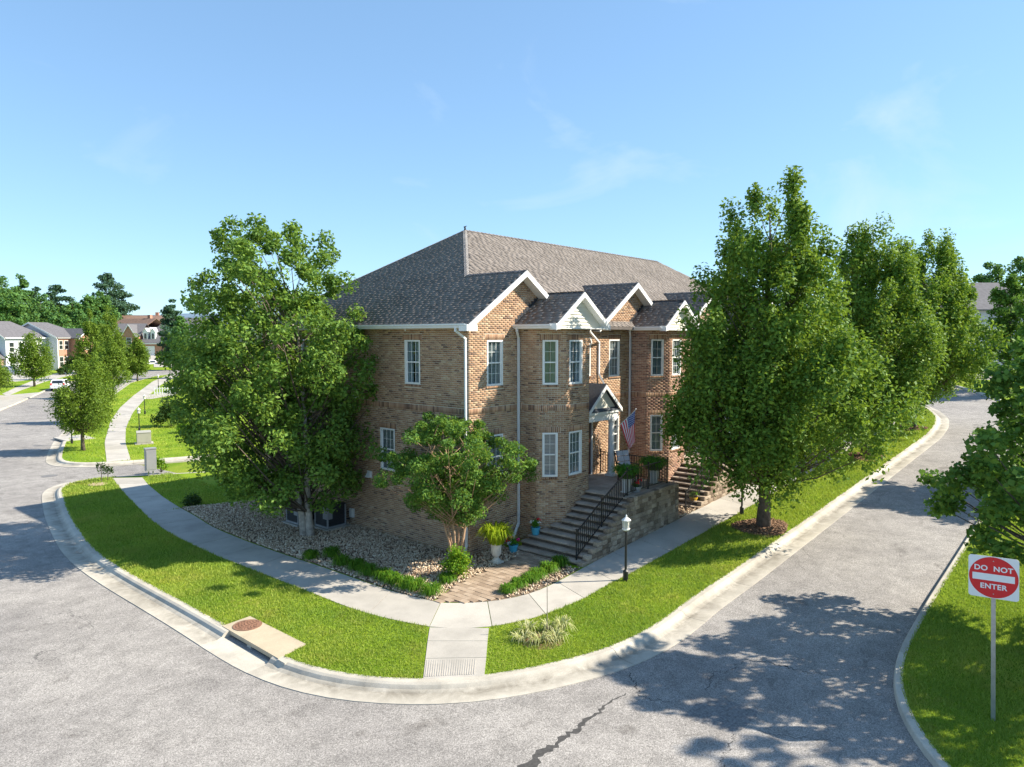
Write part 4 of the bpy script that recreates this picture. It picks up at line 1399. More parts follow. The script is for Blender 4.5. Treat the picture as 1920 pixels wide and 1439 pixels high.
xe = -EO
ap = HD / 2
zh = EZ - MP * xe                                   # end slope: z = EZ + MP (x + EO)
roof_plane([(xe, xe), (GX, xe), (GX, GX), (ap, ap), (xe, HD + EO)], EZ + MP * EO, MP, 0, pick=True)
roof_plane([(0.9 + GX, xe), (HL + EO, xe), (HL - ap, ap), (ap, ap), (GX, GX)], EZ + MP * EO, 0, MP)
roof_plane([(xe, HD + EO), (ap, ap), (HL - ap, ap), (HL + EO, HD + EO)], EZ + MP * (HD + EO), 0, -MP, course=0.4, wid=0.9)
roof_plane([(HL + EO, xe), (HL + EO, HD + EO), (HL - ap, ap)], EZ + MP * (HL + EO), -MP, 0, course=0.4, wid=0.9)
for k in range(4):
    xc = UW * k + GX
    if k > 0:
        roof_plane([(xc - GX - EO, xe), (xc, xe), (xc, GX)], EZ - MP * (xc - GX - EO), MP, 0)
    roof_plane([(xc, xe), (xc + GX + EO, xe), (xc, GX)], EZ + MP * (xc + GX + EO), -MP, 0)
BX, BH, BP, BF = 3.75, 1.55, 0.70, -1.76            # bay roof: ridge, half width, pitch, front edge
for k in range(4):
    x0 = UW * k
    roof_plane([(x0 + BX - BH, BF), (x0 + BX, BF), (x0 + BX, 1.25), (x0 + BX - BH, -0.02)], EZ - BP * (x0 + BX - BH), BP, 0, course=0.15, wid=0.34)
    roof_plane([(x0 + BX, BF), (x0 + BX + BH, BF), (x0 + BX + BH, -0.1), (x0 + BX, 1.25)], EZ + BP * (x0 + BX + BH), -BP, 0, course=0.15, wid=0.34)
UL.build('roof', MT['underlay'], house)
roofo = [c for c in house.children if c.name.startswith('roof')][-1]
def shingle_arrays(L):
    O = np.array([tuple(a[0]) for a in L]); C = np.array([tuple(a[1]) for a in L]); S = np.array([tuple(a[2]) for a in L]); N = np.array([tuple(a[3]) for a in L])
    V = np.stack([O, O + C, O + C + S, O + S, O + N, O + C + N, O + C + S + N * 0.15, O + S + N * 0.15], 1)
    F = np.array([(4, 5, 6, 7), (0, 1, 5, 4), (1, 2, 6, 5), (3, 0, 4, 7)])
    cr = np.cross(C[0], S[0]) @ N[0]
    return V, (F[None] + (np.arange(len(L)) * 8)[:, None, None]).reshape(-1, 4)
L = SH['shingle']
def near(a):
    v = np.array(a[0]) - CAM
    return v @ FV
order = sorted([(near(a), i) for i, a in enumerate(L) if a[4] and abs(a[1].length - 0.304) < 0.01])[:300]
pk = set(i for _, i in order)
sm = None
for i in sorted(pk):
    O, C, S, N, _ = L[i]
    if sm is None:
        V, F = shingle_arrays([(Vector((0, 0, 0)), C, S, N.normalized() * 0.015)])
        sm = fast_mesh('shingle', V, F); sm.materials.append(MT['shingle'])
    link('shingle', sm, None, roofo, O - ORG[roofo.name], O)
V, F = shingle_arrays([a for i, a in enumerate(L) if i not in pk])
arr_obj('shingles', V, F, MT['shingle'], roofo, kind='stuff')
# hip and ridge caps
def caps(name, a, b, n1, n2, w_=0.15, step=0.19, mat='cap'):
    a, b = Vector(a), Vector(b)
    d = (b - a); Ln = d.length; d.normalize()
    mb = MB()
    k = int(Ln / step)
    for i in range(k):
        p = a + d * (Ln * i / k); q = a + d * (Ln * (i + 1) / k + 0.03)
        lift = Vector((0, 0, 0.022))
        t = Vector((0, 0, 0.016))
        e1, e2 = Vector(n1) * w_, Vector(n2) * w_
        mb.add([p + lift + t, p + e1 + lift + t, q + e1 + lift, q + lift, p + e2 + lift + t, q + e2 + lift, p + e1 + lift - t, p + e2 + lift - t],
               [(0, 1, 2, 3), (3, 5, 4, 0), (6, 1, 0), (0, 4, 7)])
    return mb.build(name, MT[mat], house, kind='stuff')
zr = EZ + MP * (ap + EO)
zg = EZ + MP * (GX + EO)
caps('hip_cap', (GX, GX, zg), (ap, ap, zr), Vector((-1, 0, -MP)).normalized() , Vector((0, -1, -MP)).normalized(), 0.15, 0.19)
caps('hip_cap', (xe, HD + EO, EZ), (ap, ap, zr), Vector((-1, 0, -MP)).normalized(), Vector((0, 1, -MP)).normalized(), 0.12)
caps('ridge_cap', (ap, ap, zr), (HL - ap, ap, zr), (0, -0.84, -0.54), (0, 0.84, -0.54), 0.13, 0.25, 'shingle')
for k in range(4):
    xc = UW * k + GX
    caps('ridge_cap', (xc, xe, zg), (xc, GX + 0.02, zg), (-0.84, 0, -0.54), (0.84, 0, -0.54), 0.11, 0.22, 'shingle_dark')
    caps('ridge_cap', (UW * k + BX, BF, EZ + BP * BH), (UW * k + BX, 1.2, EZ + BP * BH), (-0.82, 0, -0.57), (0.82, 0, -0.57), 0.10, 0.2, 'shingle_dark')
# small vent at the top of the hip
vt = MB(); vt.tube([(ap, ap, zr), (ap, ap, zr + 0.14)], [0.05, 0.03], 8); vt.tube([(ap - 0.05, ap + 0.02, zr + 0.13), (ap + 0.07, ap - 0.03, zr + 0.19)], [0.03, 0.015], 6)
vt.build('roof_finial', MT['black'], house)

# ----------------------------------------------------------------- trim: rakes, soffits, siding, gutters, downspouts
def rake(x_lo, x_hi, z_lo, z_hi, y, ht=0.20, th=0.035, soff=0.34, ret=True):
    mb = MB()
    d = Vector((x_hi - x_lo, 0, z_hi - z_lo))
    up_ = Vector((0, 0, ht))
    mb.obox((x_lo, y - th, z_lo - ht + 0.01), d, up_, (0, th, 0))
    mb.obox((x_lo, y + 0.001, z_lo - ht + 0.03), d, (0, soff, 0), (0, 0, 0.02))
    return mb.build('rake_board', MT['white'], house)
for k in range(4):
    x0 = UW * k
    rake(x0 - EO - 0.02, x0 + GX, EZ - 0.03, zg - 0.0, xe)
    rake(x0 + 2 * GX + EO, x0 + GX, EZ - 0.03, zg - 0.0, xe)
    zb = EZ + BP * BH
    rake(x0 + BX - BH - 0.02, x0 + BX, EZ - 0.03, zb, BF, 0.17, 0.035, 0.26)
    rake(x0 + BX + BH + 0.02, x0 + BX, EZ - 0.03, zb, BF, 0.17, 0.035, 0.26)
    # siding boards in the bay gable, one by one
    yb = BF + 0.25
    z = 7.27
    n = 0
    while z < zb - 0.25:
        half = (zb - 0.10 - z) / BP
        half = min(half, BH - 0.06)
        bz = 0.125
        ht2 = max(0.02, (zb - 0.10 - z - bz) / BP)
        mb = MB()
        v = [(x0 + BX - half, yb - 0.040, z), (x0 + BX + half, yb - 0.040, z), (x0 + BX + min(half, ht2), yb - 0.004, z + bz), (x0 + BX - min(half, ht2), yb - 0.004, z + bz)]
        mb.slab(v, (0, 0.03, 0))
        mb.build('siding_board', MT['cream'], house)
        z += bz - 0.004; n += 1
    sf = MB(); sf.box(x0 + BX - BH, x0 + BX + BH, BF, 0.02, EZ - 0.135, EZ - 0.11); sf.build('soffit', MT['white'], house)
    for (ra, rb_) in ((BX - BH - 0.03, BX - BH + 0.20), (BX + BH - 0.20, BX + BH + 0.03)):
        rt = MB(); rt.box(x0 + ra, x0 + rb_, BF - 0.02, yb, EZ - 0.155, EZ + 0.03); rt.build('eave_return', MT['white'], house)
    # step flashing where the bay roof meets the gable front
    if k < 2:
        fl = MB()
        for i in range(11):
            t = i / 10
            xx = x0 + BX - BH + 0.02 + t * (BH - 0.1)
            zz = EZ + BP * (xx - (x0 + BX - BH))
            fl.box(xx, xx + 0.16, -0.016, -0.013 + 0.02, zz, zz + 0.20)
        fl.build('flashing', MT['ac'], house)
sf = MB()
sf.box(xe, 0.0, xe + 0.3, HD + EO, EZ - 0.115, EZ - 0.095); sf.build('soffit', MT['white'], house)
er = MB(); er.box(xe - 0.10, 0.02, xe - 0.02, xe + 0.33, EZ - 0.22, EZ - 0.02); er.build('eave_return', MT['white'], house)
def gutter(pts_a, pts_b, out):
    """open K-style trough along an eave from a to b, standing out by `out`"""
    a, b = Vector(pts_a), Vector(pts_b)
    o = Vector(out)
    d = b - a
    mb = MB()
    prof = [(0, 0.0), (0, -0.12), (0.07, -0.12), (0.085, -0.07), (0.115, -0.03), (0.115, 0.012), (0.107, 0.012), (0.105, -0.03), (0.07, -0.10), (0.01, -0.10)]
    V = []
    for p in (a, b):
        for (q, z) in prof:
            V.append(p + o * q + Vector((0, 0, z)))
    k = len(prof)
    fs = [(i, (i + 1) % k, k + (i + 1) % k, k + i) for i in range(k)] + [tuple(range(k)), tuple(range(k, 2 * k))[::-1]]
    mb.add(V, fs)
    return mb.build('gutter', MT['alu'], house)
gutter((xe, xe + 0.05, EZ - 0.005), (xe, HD + EO, EZ - 0.005), (-1, 0, 0))
for k in range(4):
    x0 = UW * k
    gutter((x0 + BX - BH, -0.02, EZ - 0.005), (x0 + BX - BH, BF + 0.14, EZ - 0.005), (-1, 0, 0))
    gutter((x0 + BX + BH, -0.02, EZ - 0.005), (x0 + BX + BH, BF + 0.14, EZ - 0.005), (1, 0, 0))
def downspout(pts, wd=0.075):
    mb = MB()
    for p, q in zip(pts[:-1], pts[1:]):
        p, q = Vector(p), Vector(q)
        e = (q - p).normalized() * 0.02
        v = abs((q - p).normalized().z) > 0.95
        mb.bar(p - e, q + e, wd, wd * (0.8), (0, 1, 0) if v else (0, 0, 1))
    o = mb.build('downspout', MT['alu'], house)
    return o
downspout([(xe - 0.05, 0.16, EZ - 0.10), (xe - 0.05, 0.16, EZ - 0.22), (-0.06, 0.07, EZ - 0.46), (-0.06, 0.07, 0.35), (-0.30, -0.05, 0.12)])
for k in (0, 1, 2, 3):
    x0 = UW * k
    zb = float(gh(x0 + 2.3, -0.2))
    pts = [(x0 + BX - BH - 0.05, -0.16, EZ - 0.12), (x0 + BX - BH - 0.05, -0.16, EZ - 0.2), (x0 + 2.36, -0.055, EZ - 0.42), (x0 + 2.36, -0.055, 0.62 + (zb if k else 0) + (1.2 if k else 0))]
    if k == 0: pts += [(1.92, -0.20, 0.26), (1.50, -0.34, 0.16)]
    downspout(pts)
    downspout([(x0 + BX + BH + 0.05, -0.9, EZ - 0.12), (x0 + BX + BH + 0.05, -0.9, EZ - 0.22), (x0 + UW + 0.05, -0.05, EZ - 0.62), (x0 + UW + 0.05, -0.05, 5.55), (x0 + UW + 0.22, -0.18, 5.18)])

# ----------------------------------------------------------------- porches
def portico(k):
    x0 = UW * k
    xa, xb, yf = x0 + 5.42, x0 + 7.50, -0.80
    b = MB()
    b.box(xa, xb, yf, yf + 0.20, 3.86, 4.12); b.box(xa, xa + 0.16, yf + 0.20, -0.015, 3.86, 4.12); b.box(xb - 0.16, xb, yf + 0.20, -0.015, 3.86, 4.12)
    b.box(xa - 0.05, xb + 0.05, yf - 0.06, yf + 0.2, 4.121, 4.20)
    bo = b.build('portico', MT['white'], house)
    c = MB()
    c.box(x0 + 6.99, x0 + 7.33, -0.86, -0.52, FLOOR, FLOOR + 0.07)
    c.lathe([(0.16, 0.07), (0.165, 0.11), (0.14, 0.15), (0.125, 0.2), (0.122, 1.2), (0.105, 2.05), (0.125, 2.07), (0.125, 2.10), (0.145, 2.14)], (x0 + 7.16, -0.69, FLOOR), 20)
    c.box(x0 + 7.01, x0 + 7.31, -0.84, -0.54, FLOOR + 2.14, 3.86)
    c.build('column', MT['white'], bo)
    xm = (xa + xb) / 2; za = 5.20; ze = 4.26
    sl_ = (za - ze) / (xm - xa + 0.06)
    r = MB()
    r.slab([(xa - 0.08, yf - 0.10, ze), (xm, yf - 0.10, za), (xm, -0.012, za), (xa - 0.08, -0.012, ze)], (0, 0, 0.05))
    r.slab([(xb + 0.08, yf - 0.10, ze), (xm, yf - 0.10, za), (xm, -0.012, za), (xb + 0.08, -0.012, ze)], (0, 0, 0.05))
    ro = r.build('porch_roof', MT['shingle_dark'], bo)
    pr = MB()                                      # shingled skirt below the pediment
    pr.slab([(xa, yf - 0.08, 4.205), (xb, yf - 0.08, 4.205), (xb - 0.25, yf + 0.22, 4.42), (xa + 0.25, yf + 0.22, 4.42)], (0, 0.02, 0.03))
    pr.build('pediment_skirt', MT['shingle_dark'], bo)
    tp = MB(); tp.slab([(xa + 0.15, yf + 0.06, 4.3), (xb - 0.15, yf + 0.06, 4.3), (xm, yf + 0.06, za - 0.06)], (0, 0.03, 0)); tp.build('tympanum', MT['cream'], bo)
    for xs in (xa - 0.08, xb + 0.08):
        q = MB(); q.obox((xs, yf - 0.125, ze - 0.14), (xm - xs, 0, za - ze), (0, 0, 0.15), (0, 0.035, 0))
        q.build('rake_board', MT['white'], bo)
for k in (0, 1, 2):
    portico(k)

# ----------------------------------------------------------------- things fixed to the end wall
def hood(y, z, name):
    mb = MB()
    mb.add([(-0.012, y - 0.10, z - 0.09), (-0.012, y + 0.10, z - 0.09), (-0.012, y + 0.10, z + 0.11), (-0.012, y - 0.10, z + 0.11),
            (-0.17, y - 0.10, z - 0.09), (-0.17, y + 0.10, z - 0.09), (-0.06, y + 0.07, z + 0.11), (-0.06, y - 0.07, z + 0.11)],
           [(0, 1, 2, 3), (4, 7, 6, 5), (0, 3, 7, 4), (1, 5, 6, 2), (3, 2, 6, 7), (0, 4, 5, 1)])
    mb.box(-0.03, -0.008, y - 0.13, y + 0.13, z - 0.12, z + 0.13)
    mb.build('vent_hood', MT['plastic'], house)
hood(5.73, 4.87, 'a'); hood(4.98, 2.03, 'b')
ub = MB(); ub.box(-0.11, -0.013, 5.92, 6.12, 0.30, 0.62); ub.box(-0.12, -0.11, 5.94, 6.10, 0.33, 0.6); ub.build('outlet_box', MT['plastic'], house)
cbm = MB(); cbm.tube([(-0.03, 6.0, 0.32), (-0.05, 6.2, 0.22), (-0.3, 6.5, 0.2), (-0.7, 6.7, 0.3)], 0.018, 6); cbm.build('cable', MT['black'], house)
fl = MB(); fl.tube([(xe + 0.02, 2.6, EZ - 0.12), (xe + 0.02, 2.6, EZ - 0.2)], 0.02, 6); fl.build('eave_light', MT['plastic'], house)
# ================================================================= STEPS, RETAINING WALL, RAILINGS
RISE, TREAD, SX = 0.15, 0.283, 1.42
SLEFT = [-0.74, -0.70, -0.78, -1.02, -1.24, -1.50, -1.50, -1.49, -1.49, -1.49, -1.49]
def rough_block(mb, x0, x1, y0, y1, z0, z1, rr, j=0.008):
    V = []
    for (x, y, z) in [(x0, y0, z0), (x1, y0, z0), (x1, y1, z0), (x0, y1, z0), (x0, y0, z1), (x1, y0, z1), (x1, y1, z1), (x0, y1, z1)]:
        V.append((x + rr.uniform(-j, j), y + rr.uniform(-j, j), z + rr.uniform(-j, j) * 0.3))
    # pillow the two long faces a little
    c0 = ((x0 + x1) / 2 + rr.uniform(-0.03, 0.03), y0 - 0.018 - rr.uniform(0, 0.012), (z0 + z1) / 2 + rr.uniform(-0.02, 0.02))
    c1 = (x0 - 0.018 - rr.uniform(0, 0.012), (y0 + y1) / 2 + rr.uniform(-0.03, 0.03), (z0 + z1) / 2 + rr.uniform(-0.02, 0.02))
    V += [c0, c1]
    mb.add(V, [(0, 3, 2, 1), (4, 5, 6, 7), (1, 2, 6, 5), (2, 3, 7, 6), (0, 1, 8), (1, 5, 8), (5, 4, 8), (4, 0, 8), (3, 0, 9), (0, 4, 9), (4, 7, 9), (7, 3, 9)])

steps = empty('stone_steps', (2.9, -2.3, 0), 'flight of grey brown stone steps up to the porch with the flag', 'steps', 'porch steps')
rr = random.Random(5)
for i in range(11):
    x = SX + TREAD * i
    z1 = RISE * (i + 1)
    y1, y0 = SLEFT[i], -3.17
    x2 = x + TREAD + 0.10 if i < 10 else x + 0.34
    n = 4
    cuts = [y0 + (y1 - y0) * k / n + (rr.uniform(-0.12, 0.12) if 0 < k < n else 0) for k in range(n + 1)]
    st = None
    for k in range(n):
        mb = MB()
        rough_block(mb, x + 0.065, x2, cuts[k] + 0.004, cuts[k + 1] - 0.004, z1 - RISE - 0.02, z1 - 0.062, rr, 0.006)
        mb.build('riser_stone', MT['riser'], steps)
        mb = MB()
        rough_block(mb, x, x2, cuts[k] + 0.003, cuts[k + 1] - 0.003, z1 - 0.058, z1 - 0.004 + rr.uniform(-0.003, 0.003), rr, 0.005)
        mb.build('tread_stone', MT['step'], steps)
deck = empty('porch_deck', (5.9, -1.7, FLOOR - 0.2), 'brown stone porch floor in front of the door beneath the flag', 'porch', 'porch floors')
for a in range(5):
    for b in range(5):
        xa = 4.60 + a * 0.555; ya = -3.17 + b * 0.62
        mb = MB(); mb.box(xa + 0.004, xa + 0.551, ya + 0.004, ya + 0.616, FLOOR - 0.08, FLOOR + random.uniform(-0.004, 0.002))
        mb.build('floor_stone', MT['step'], deck)
fillb = MB(); fillb.box(4.55, 7.36, -3.15, -0.02, 0.0, FLOOR - 0.085); fillb.build('porch_base', MT['mortar'], deck)

rwall = empty('retaining_wall', (4.6, -3.3, 0), 'split face stone retaining wall below the porch with the flag', 'wall', 'porch walls')
for j in range(11):
    z0 = RISE * j
    x = SX + TREAD * j + 0.0
    first = True
    while x < 7.36:
        ln = rr.choice((0.22, 0.30, 0.34, 0.18)) * (0.7 if first and j % 2 else 1)
        x2 = min(x + ln, 7.36)
        if 7.36 - x2 < 0.12: x2 = 7.36
        mb = MB(); rough_block(mb, x + 0.006, x2 - 0.006, -3.37 + 0.012 * j * 0.3, -3.175, z0 + 0.003, z0 + RISE - 0.004, rr, 0.007)
        mb.build('wall_block', MT['block'], rwall)
        x = x2; first = False
    y = -3.37
    while y < -0.1:
        y2 = min(y + rr.choice((0.3, 0.4, 0.45)), -0.05)
        if -0.05 - y2 < 0.12: y2 = -0.05
        mb = MB(); rough_block(mb, 7.366, 7.56, y + 0.004, y2 - 0.004, z0 + 0.003, z0 + RISE - 0.004, rr, 0.007)
        mb.build('wall_block', MT['block'], rwall)
        y = y2

def balu_mesh(h):
    m = MB(); m.box(-0.0095, 0.0095, -0.0095, 0.0095, 0, h)
    me = m.mesh('baluster'); me.materials.append(MT['black']); return me
rail = empty('iron_railing', (1.54, -3.02, 0.15), 'black iron railing along the stone steps and porch with the flag', 'railing', 'porch railings')
def rail_run(root, a, b, h=0.86, pitch=0.105, low=0.10):
    a, b = Vector(a), Vector(b)
    mb = MB(); mb.bar(a + Vector((0, 0, h)), b + Vector((0, 0, h)), 0.045, 0.03); mb.build('handrail', MT['black'], root)
    mb = MB(); mb.bar(a + Vector((0, 0, low)), b + Vector((0, 0, low)), 0.03, 0.025); mb.build('bottom_rail', MT['black'], root)
    me = balu_mesh(h - low)
    d = b - a
    n = int(Vector((d.x, d.y, 0)).length / pitch)
    for i in range(1, n):
        p = a + d * (i / n) + Vector((0, 0, low))
        link('baluster', me, None, root, p - ORG[root.name], p)
def rail_post(root, p, h=0.94):
    mb = MB(); x, y, z = p
    mb.box(x - 0.02, x + 0.02, y - 0.02, y + 0.02, z, z + h); mb.box(x - 0.028, x + 0.028, y - 0.028, y + 0.028, z + h, z + h + 0.025)
    mb.build('post', MT['black'], root)
pa, pm, pt_ = (1.60, -3.03, 0.15), (2.98, -3.03, 0.90), (4.52, -3.03, FLOOR)
for p in (pa, pm, pt_): rail_post(rail, p)
rail_run(rail, pa, pm); rail_run(rail, pm, pt_)
pe, pb_ = (7.30, -3.03, FLOOR), (7.30, -0.12, FLOOR)
rail_post(rail, pe); rail_post(rail, pb_); rail_post(rail, (5.92, -3.03, FLOOR))
rail_run(rail, pt_, (5.92, -3.03, FLOOR)); rail_run(rail, (5.92, -3.03, FLOOR), pe); rail_run(rail, pe, pb_)
# the next porch up the street
for src, lab in ((steps, 'flight of stone steps of the next porch, behind the yellow pot'), (deck, 'stone porch floor of the next home up the street'),
                 (rwall, 'split face stone retaining wall of the next porch, half behind the tallest verge tree'), (rail, 'black iron railing of the next porch up the street')):
    c = copy_tree(src); c.location.x += UW; c['label'] = lab

# ================================================================= LAMP POSTS
def lamp_post(x, y, z, label, h=1.85, group='lamp posts along the sidewalks'):
    t = empty('lamp_post', (x, y, z), label, 'lamp post', group)
    b = MB(); b.lathe([(0.075, -0.05), (0.075, 0.28), (0.05, 0.31), (0.036, 0.33)], (x, y, z), 12); b.build('base', MT['black'], t)
    p = MB(); p.lathe([(0.036, 0.3), (0.034, h - 0.42), (0.05, h - 0.40)], (x, y, z), 10); p.build('pole', MT['black'], t)
    l = MB()
    l.lathe([(0.05, h - 0.40), (0.10, h - 0.375), (0.115, h - 0.35), (0.115, h - 0.325)], (x, y, z), 8)
    l.lathe([(0.135, h - 0.10), (0.14, h - 0.085), (0.06, h - 0.02), (0.025, h), (0.03, h + 0.02), (0.004, h + 0.08)], (x, y, z), 8)
    for k in range(6):
        a = math.pi * k / 3
        l.bar((x + 0.085 * math.cos(a), y + 0.085 * math.sin(a), z + h - 0.33), (x + 0.115 * math.cos(a), y + 0.115 * math.sin(a), z + h - 0.09), 0.012, 0.012)
    lo = l.build('lantern', MT['plastic'], t)
    g = MB(); g.lathe([(0.075, h - 0.325), (0.10, h - 0.095)], (x, y, z), 6); g.build('lantern_glass', MT['lglass'], lo)
    return t
for i, lab in enumerate(('black lamp post with pale lantern beside the stone retaining wall', 'black lamp post beside the trunk of the tallest verge tree',
                         'black lamp post between the tallest and the second verge tree', 'black lamp post just past the second verge tree trunk')):
    x = (1.28, 9.45, 16.08, 23.57)[i]
    lamp_post(x, -4.98, float(gh(x, -4.98)), lab)
for (px_, py_, lab) in ((261.4, 810, 'black lamp post behind the beige utility cabinet'), (271.8, 777, 'black lamp post at the corner of the concrete drive'),
                        (297, 727, 'black lamp post near the white picket fence'), (135, 832, 'thin black lamp post beside the storm drain of the side lot'), (331, 702, 'black lamp post by the cross street')):
    q = up(px_, py_)
    lamp_post(float(q[0]), float(q[1]), 0.0, lab, 1.75)

# ================================================================= SIGN
def do_not_enter():
    q = up(1862, 1352)
    d = np.array([q[0], q[1]]) - CAM[:2]; d /= np.linalg.norm(d)
    rz = math.atan2(d[1], d[0]) - math.pi / 2 - math.radians(1.5)      # local -Y looks at the road
    t = empty('road_sign', (float(q[0]), float(q[1]), 0), 'square white and red DO NOT ENTER sign on a grey steel post', 'sign', rz=rz, local=True)
    t.rotation_euler = (0, math.radians(-2.0), rz)
    p = MB()
    p.box(-0.035, 0.035, 0.012, 0.018, -0.3, 3.0); p.box(-0.035, -0.027, 0.018, 0.042, -0.3, 3.0); p.box(0.027, 0.035, 0.018, 0.042, -0.3, 3.0)
    p.build('post', MT['steel'], t)
    s, r, zc = 0.381, 0.05, 2.655
    pts = []
    for (cx_, cz_, a0) in ((s - r, s - r, 0), (-s + r, s - r, 90), (-s + r, -s + r, 180), (s - r, -s + r, 270)):
        for k in range(5):
            a = math.radians(a0 + 22.5 * k)
            pts.append((cx_ + r * math.cos(a), 0.0, zc + cz_ + r * math.sin(a)))
    m = MB(); m.slab(pts, (0, 0.006, 0)); plate = m.build('sign_plate', MT['white_sign'], t)
    m = MB(); m.slab([(0.372 * math.cos(2 * math.pi * k / 56), -0.003, zc + 0.372 * math.sin(2 * math.pi * k / 56)) for k in range(56)], (0, 0.002, 0))
    m.build('red_disc', MT['red_sign'], plate)
    m = MB(); m.box(-0.318, 0.318, -0.0055, -0.0035, zc - 0.062, zc + 0.062); m.build('white_bar', MT['white_sign'], plate)
    for txt, cz in (('DO  NOT', 0.118), ('ENTER', -0.208)):
        cu = bpy.data.curves.new('lettering', 'FONT')
        cu.body = txt; cu.size = 0.130; cu.align_x = 'CENTER'; cu.extrude = 0.0006; cu.space_character = 1.06; cu.offset = 0.0035
        tmp = bpy.data.objects.new('lettering', cu)
        COL.objects.link(tmp)
        dg = bpy.context.evaluated_depsgraph_get()
        me = bpy.data.meshes.new_from_object(tmp.evaluated_get(dg))
        bpy.data.objects.remove(tmp)
        for v in me.vertices:
            x, y, z = v.co
            v.co = (x, -0.0062 - z, zc + cz + y - (ORG[plate.name].z))
        me.materials.clear(); me.materials.append(MT['white_sign'])
        o = link('lettering', me, None, plate, (0 - ORG[plate.name].x, 0 - ORG[plate.name].y, 0))
    for zz in (zc + 0.3, zc - 0.3):
        m = MB(); m.tube([(0, -0.008, zz), (0, 0.05, zz)], 0.010, 8); m.build('bolt', MT['steel'], plate)
do_not_enter()

# ================================================================= STORM INLETS, UTILITIES
def inlet():
    P = [np.array(p) for p in INLET]                     # front-left, back-left, back-right, front-right
    c = np.mean(P, axis=0)
    t = empty('storm_inlet', (float(c[0]), float(c[1]), 0), 'tan concrete storm inlet with rusty round manhole cover in the verge', 'storm drain')
    m = MB(); m.prism([tuple(p) for p in P], -0.075, 0.022); m.build('inlet_slab', MT['inlet'], t)
    f0, f1 = P[0], P[3]
    bk = (P[1] - P[0]); bk /= np.linalg.norm(bk)
    al = (f1 - f0); al /= np.linalg.norm(al)
    a, b = f0 - al * 0.15 + bk * 0.10, f1 + al * 0.15 + bk * 0.10
    m = MB(); m.prism([tuple(a), tuple(b), tuple(b + bk * 0.7), tuple(a + bk * 0.7)], -0.62, -0.28); m.build('drain_floor', MT['dark'], t)
    m = MB(); m.prism([tuple(a + bk * 0.62), tuple(b + bk * 0.62), tuple(b + bk * 0.7), tuple(a + bk * 0.7)], -0.28, -0.078); m.build('drain_back', MT['dark'], t)
    for e, s in ((f0, -1), (f1, 1)):
        q0 = e + al * s * 0.02
        q1 = e + al * s * 0.30
        m = MB(); m.prism([tuple(q0 - bk * 0.02), tuple(q1 - bk * 0.02), tuple(q1 + bk * 0.12), tuple(q0 + bk * 0.12)], -0.3, 0.014); m.build('throat_pier', MT['kerb'], t)
    mid = (f0 + f1) / 2
    m = MB(); m.prism([tuple(mid - al * 0.09), tuple(mid + al * 0.09), tuple(mid + al * 0.09 + bk * 0.15), tuple(mid - al * 0.09 + bk * 0.15)], -0.3, -0.078); m.build('throat_pier', MT['kerb'], t)
    q = up(464, 1174.5)
    m = MB(); m.lathe([(0.34, 0.012), (0.34, 0.034), (0.31, 0.036)], (q[0], q[1], 0), 32); cv = m.build('manhole_cover', MT['iron'], t)
    m = MB()
    for i in range(-5, 6):
        w_ = math.sqrt(max(0, 0.27 ** 2 - (i * 0.05) ** 2))
        k = -w_
        while k < w_:
            m.box(q[0] + k, q[0] + min(k + 0.05, w_), q[1] + i * 0.05 - 0.014, q[1] + i * 0.05 + 0.014, 0.036, 0.046)
            k += 0.075
    m.build('cover_ribs', MT['iron'], cv)
inlet()
def side_inlet():
    q = up(139, 822)
    t = empty('storm_inlet', (float(q[0]), float(q[1]), 0), 'small grey concrete storm inlet beside the side lot kerb', 'storm drain')
    m = MB(); m.box(q[0] - 0.9, q[0] + 0.9, q[1] - 1.3, q[1] + 1.3, -0.05, 0.04); m.build('inlet_slab', MT['walk'], t)
    m = MB(); m.lathe([(0.32, 0.04), (0.32, 0.055)], (q[0], q[1], 0), 16); m.build('manhole_cover', MT['boxgrey'], t)
side_inlet()
def manhole(px_, py_, label):
    q = up(px_, py_, -0.13)
    m = MB(); m.lathe([(0.36, -0.004), (0.36, 0.006), (0.33, 0.008), (0.0, 0.008)], (q[0], q[1], -0.125), 24)
    tag(m.build('manhole_cover', MT['patch']), label, 'manhole cover')
manhole(93, 893, 'dark round manhole cover in the side street mouth')
manhole(60, 763, 'dark round manhole cover in the street by the driveway')

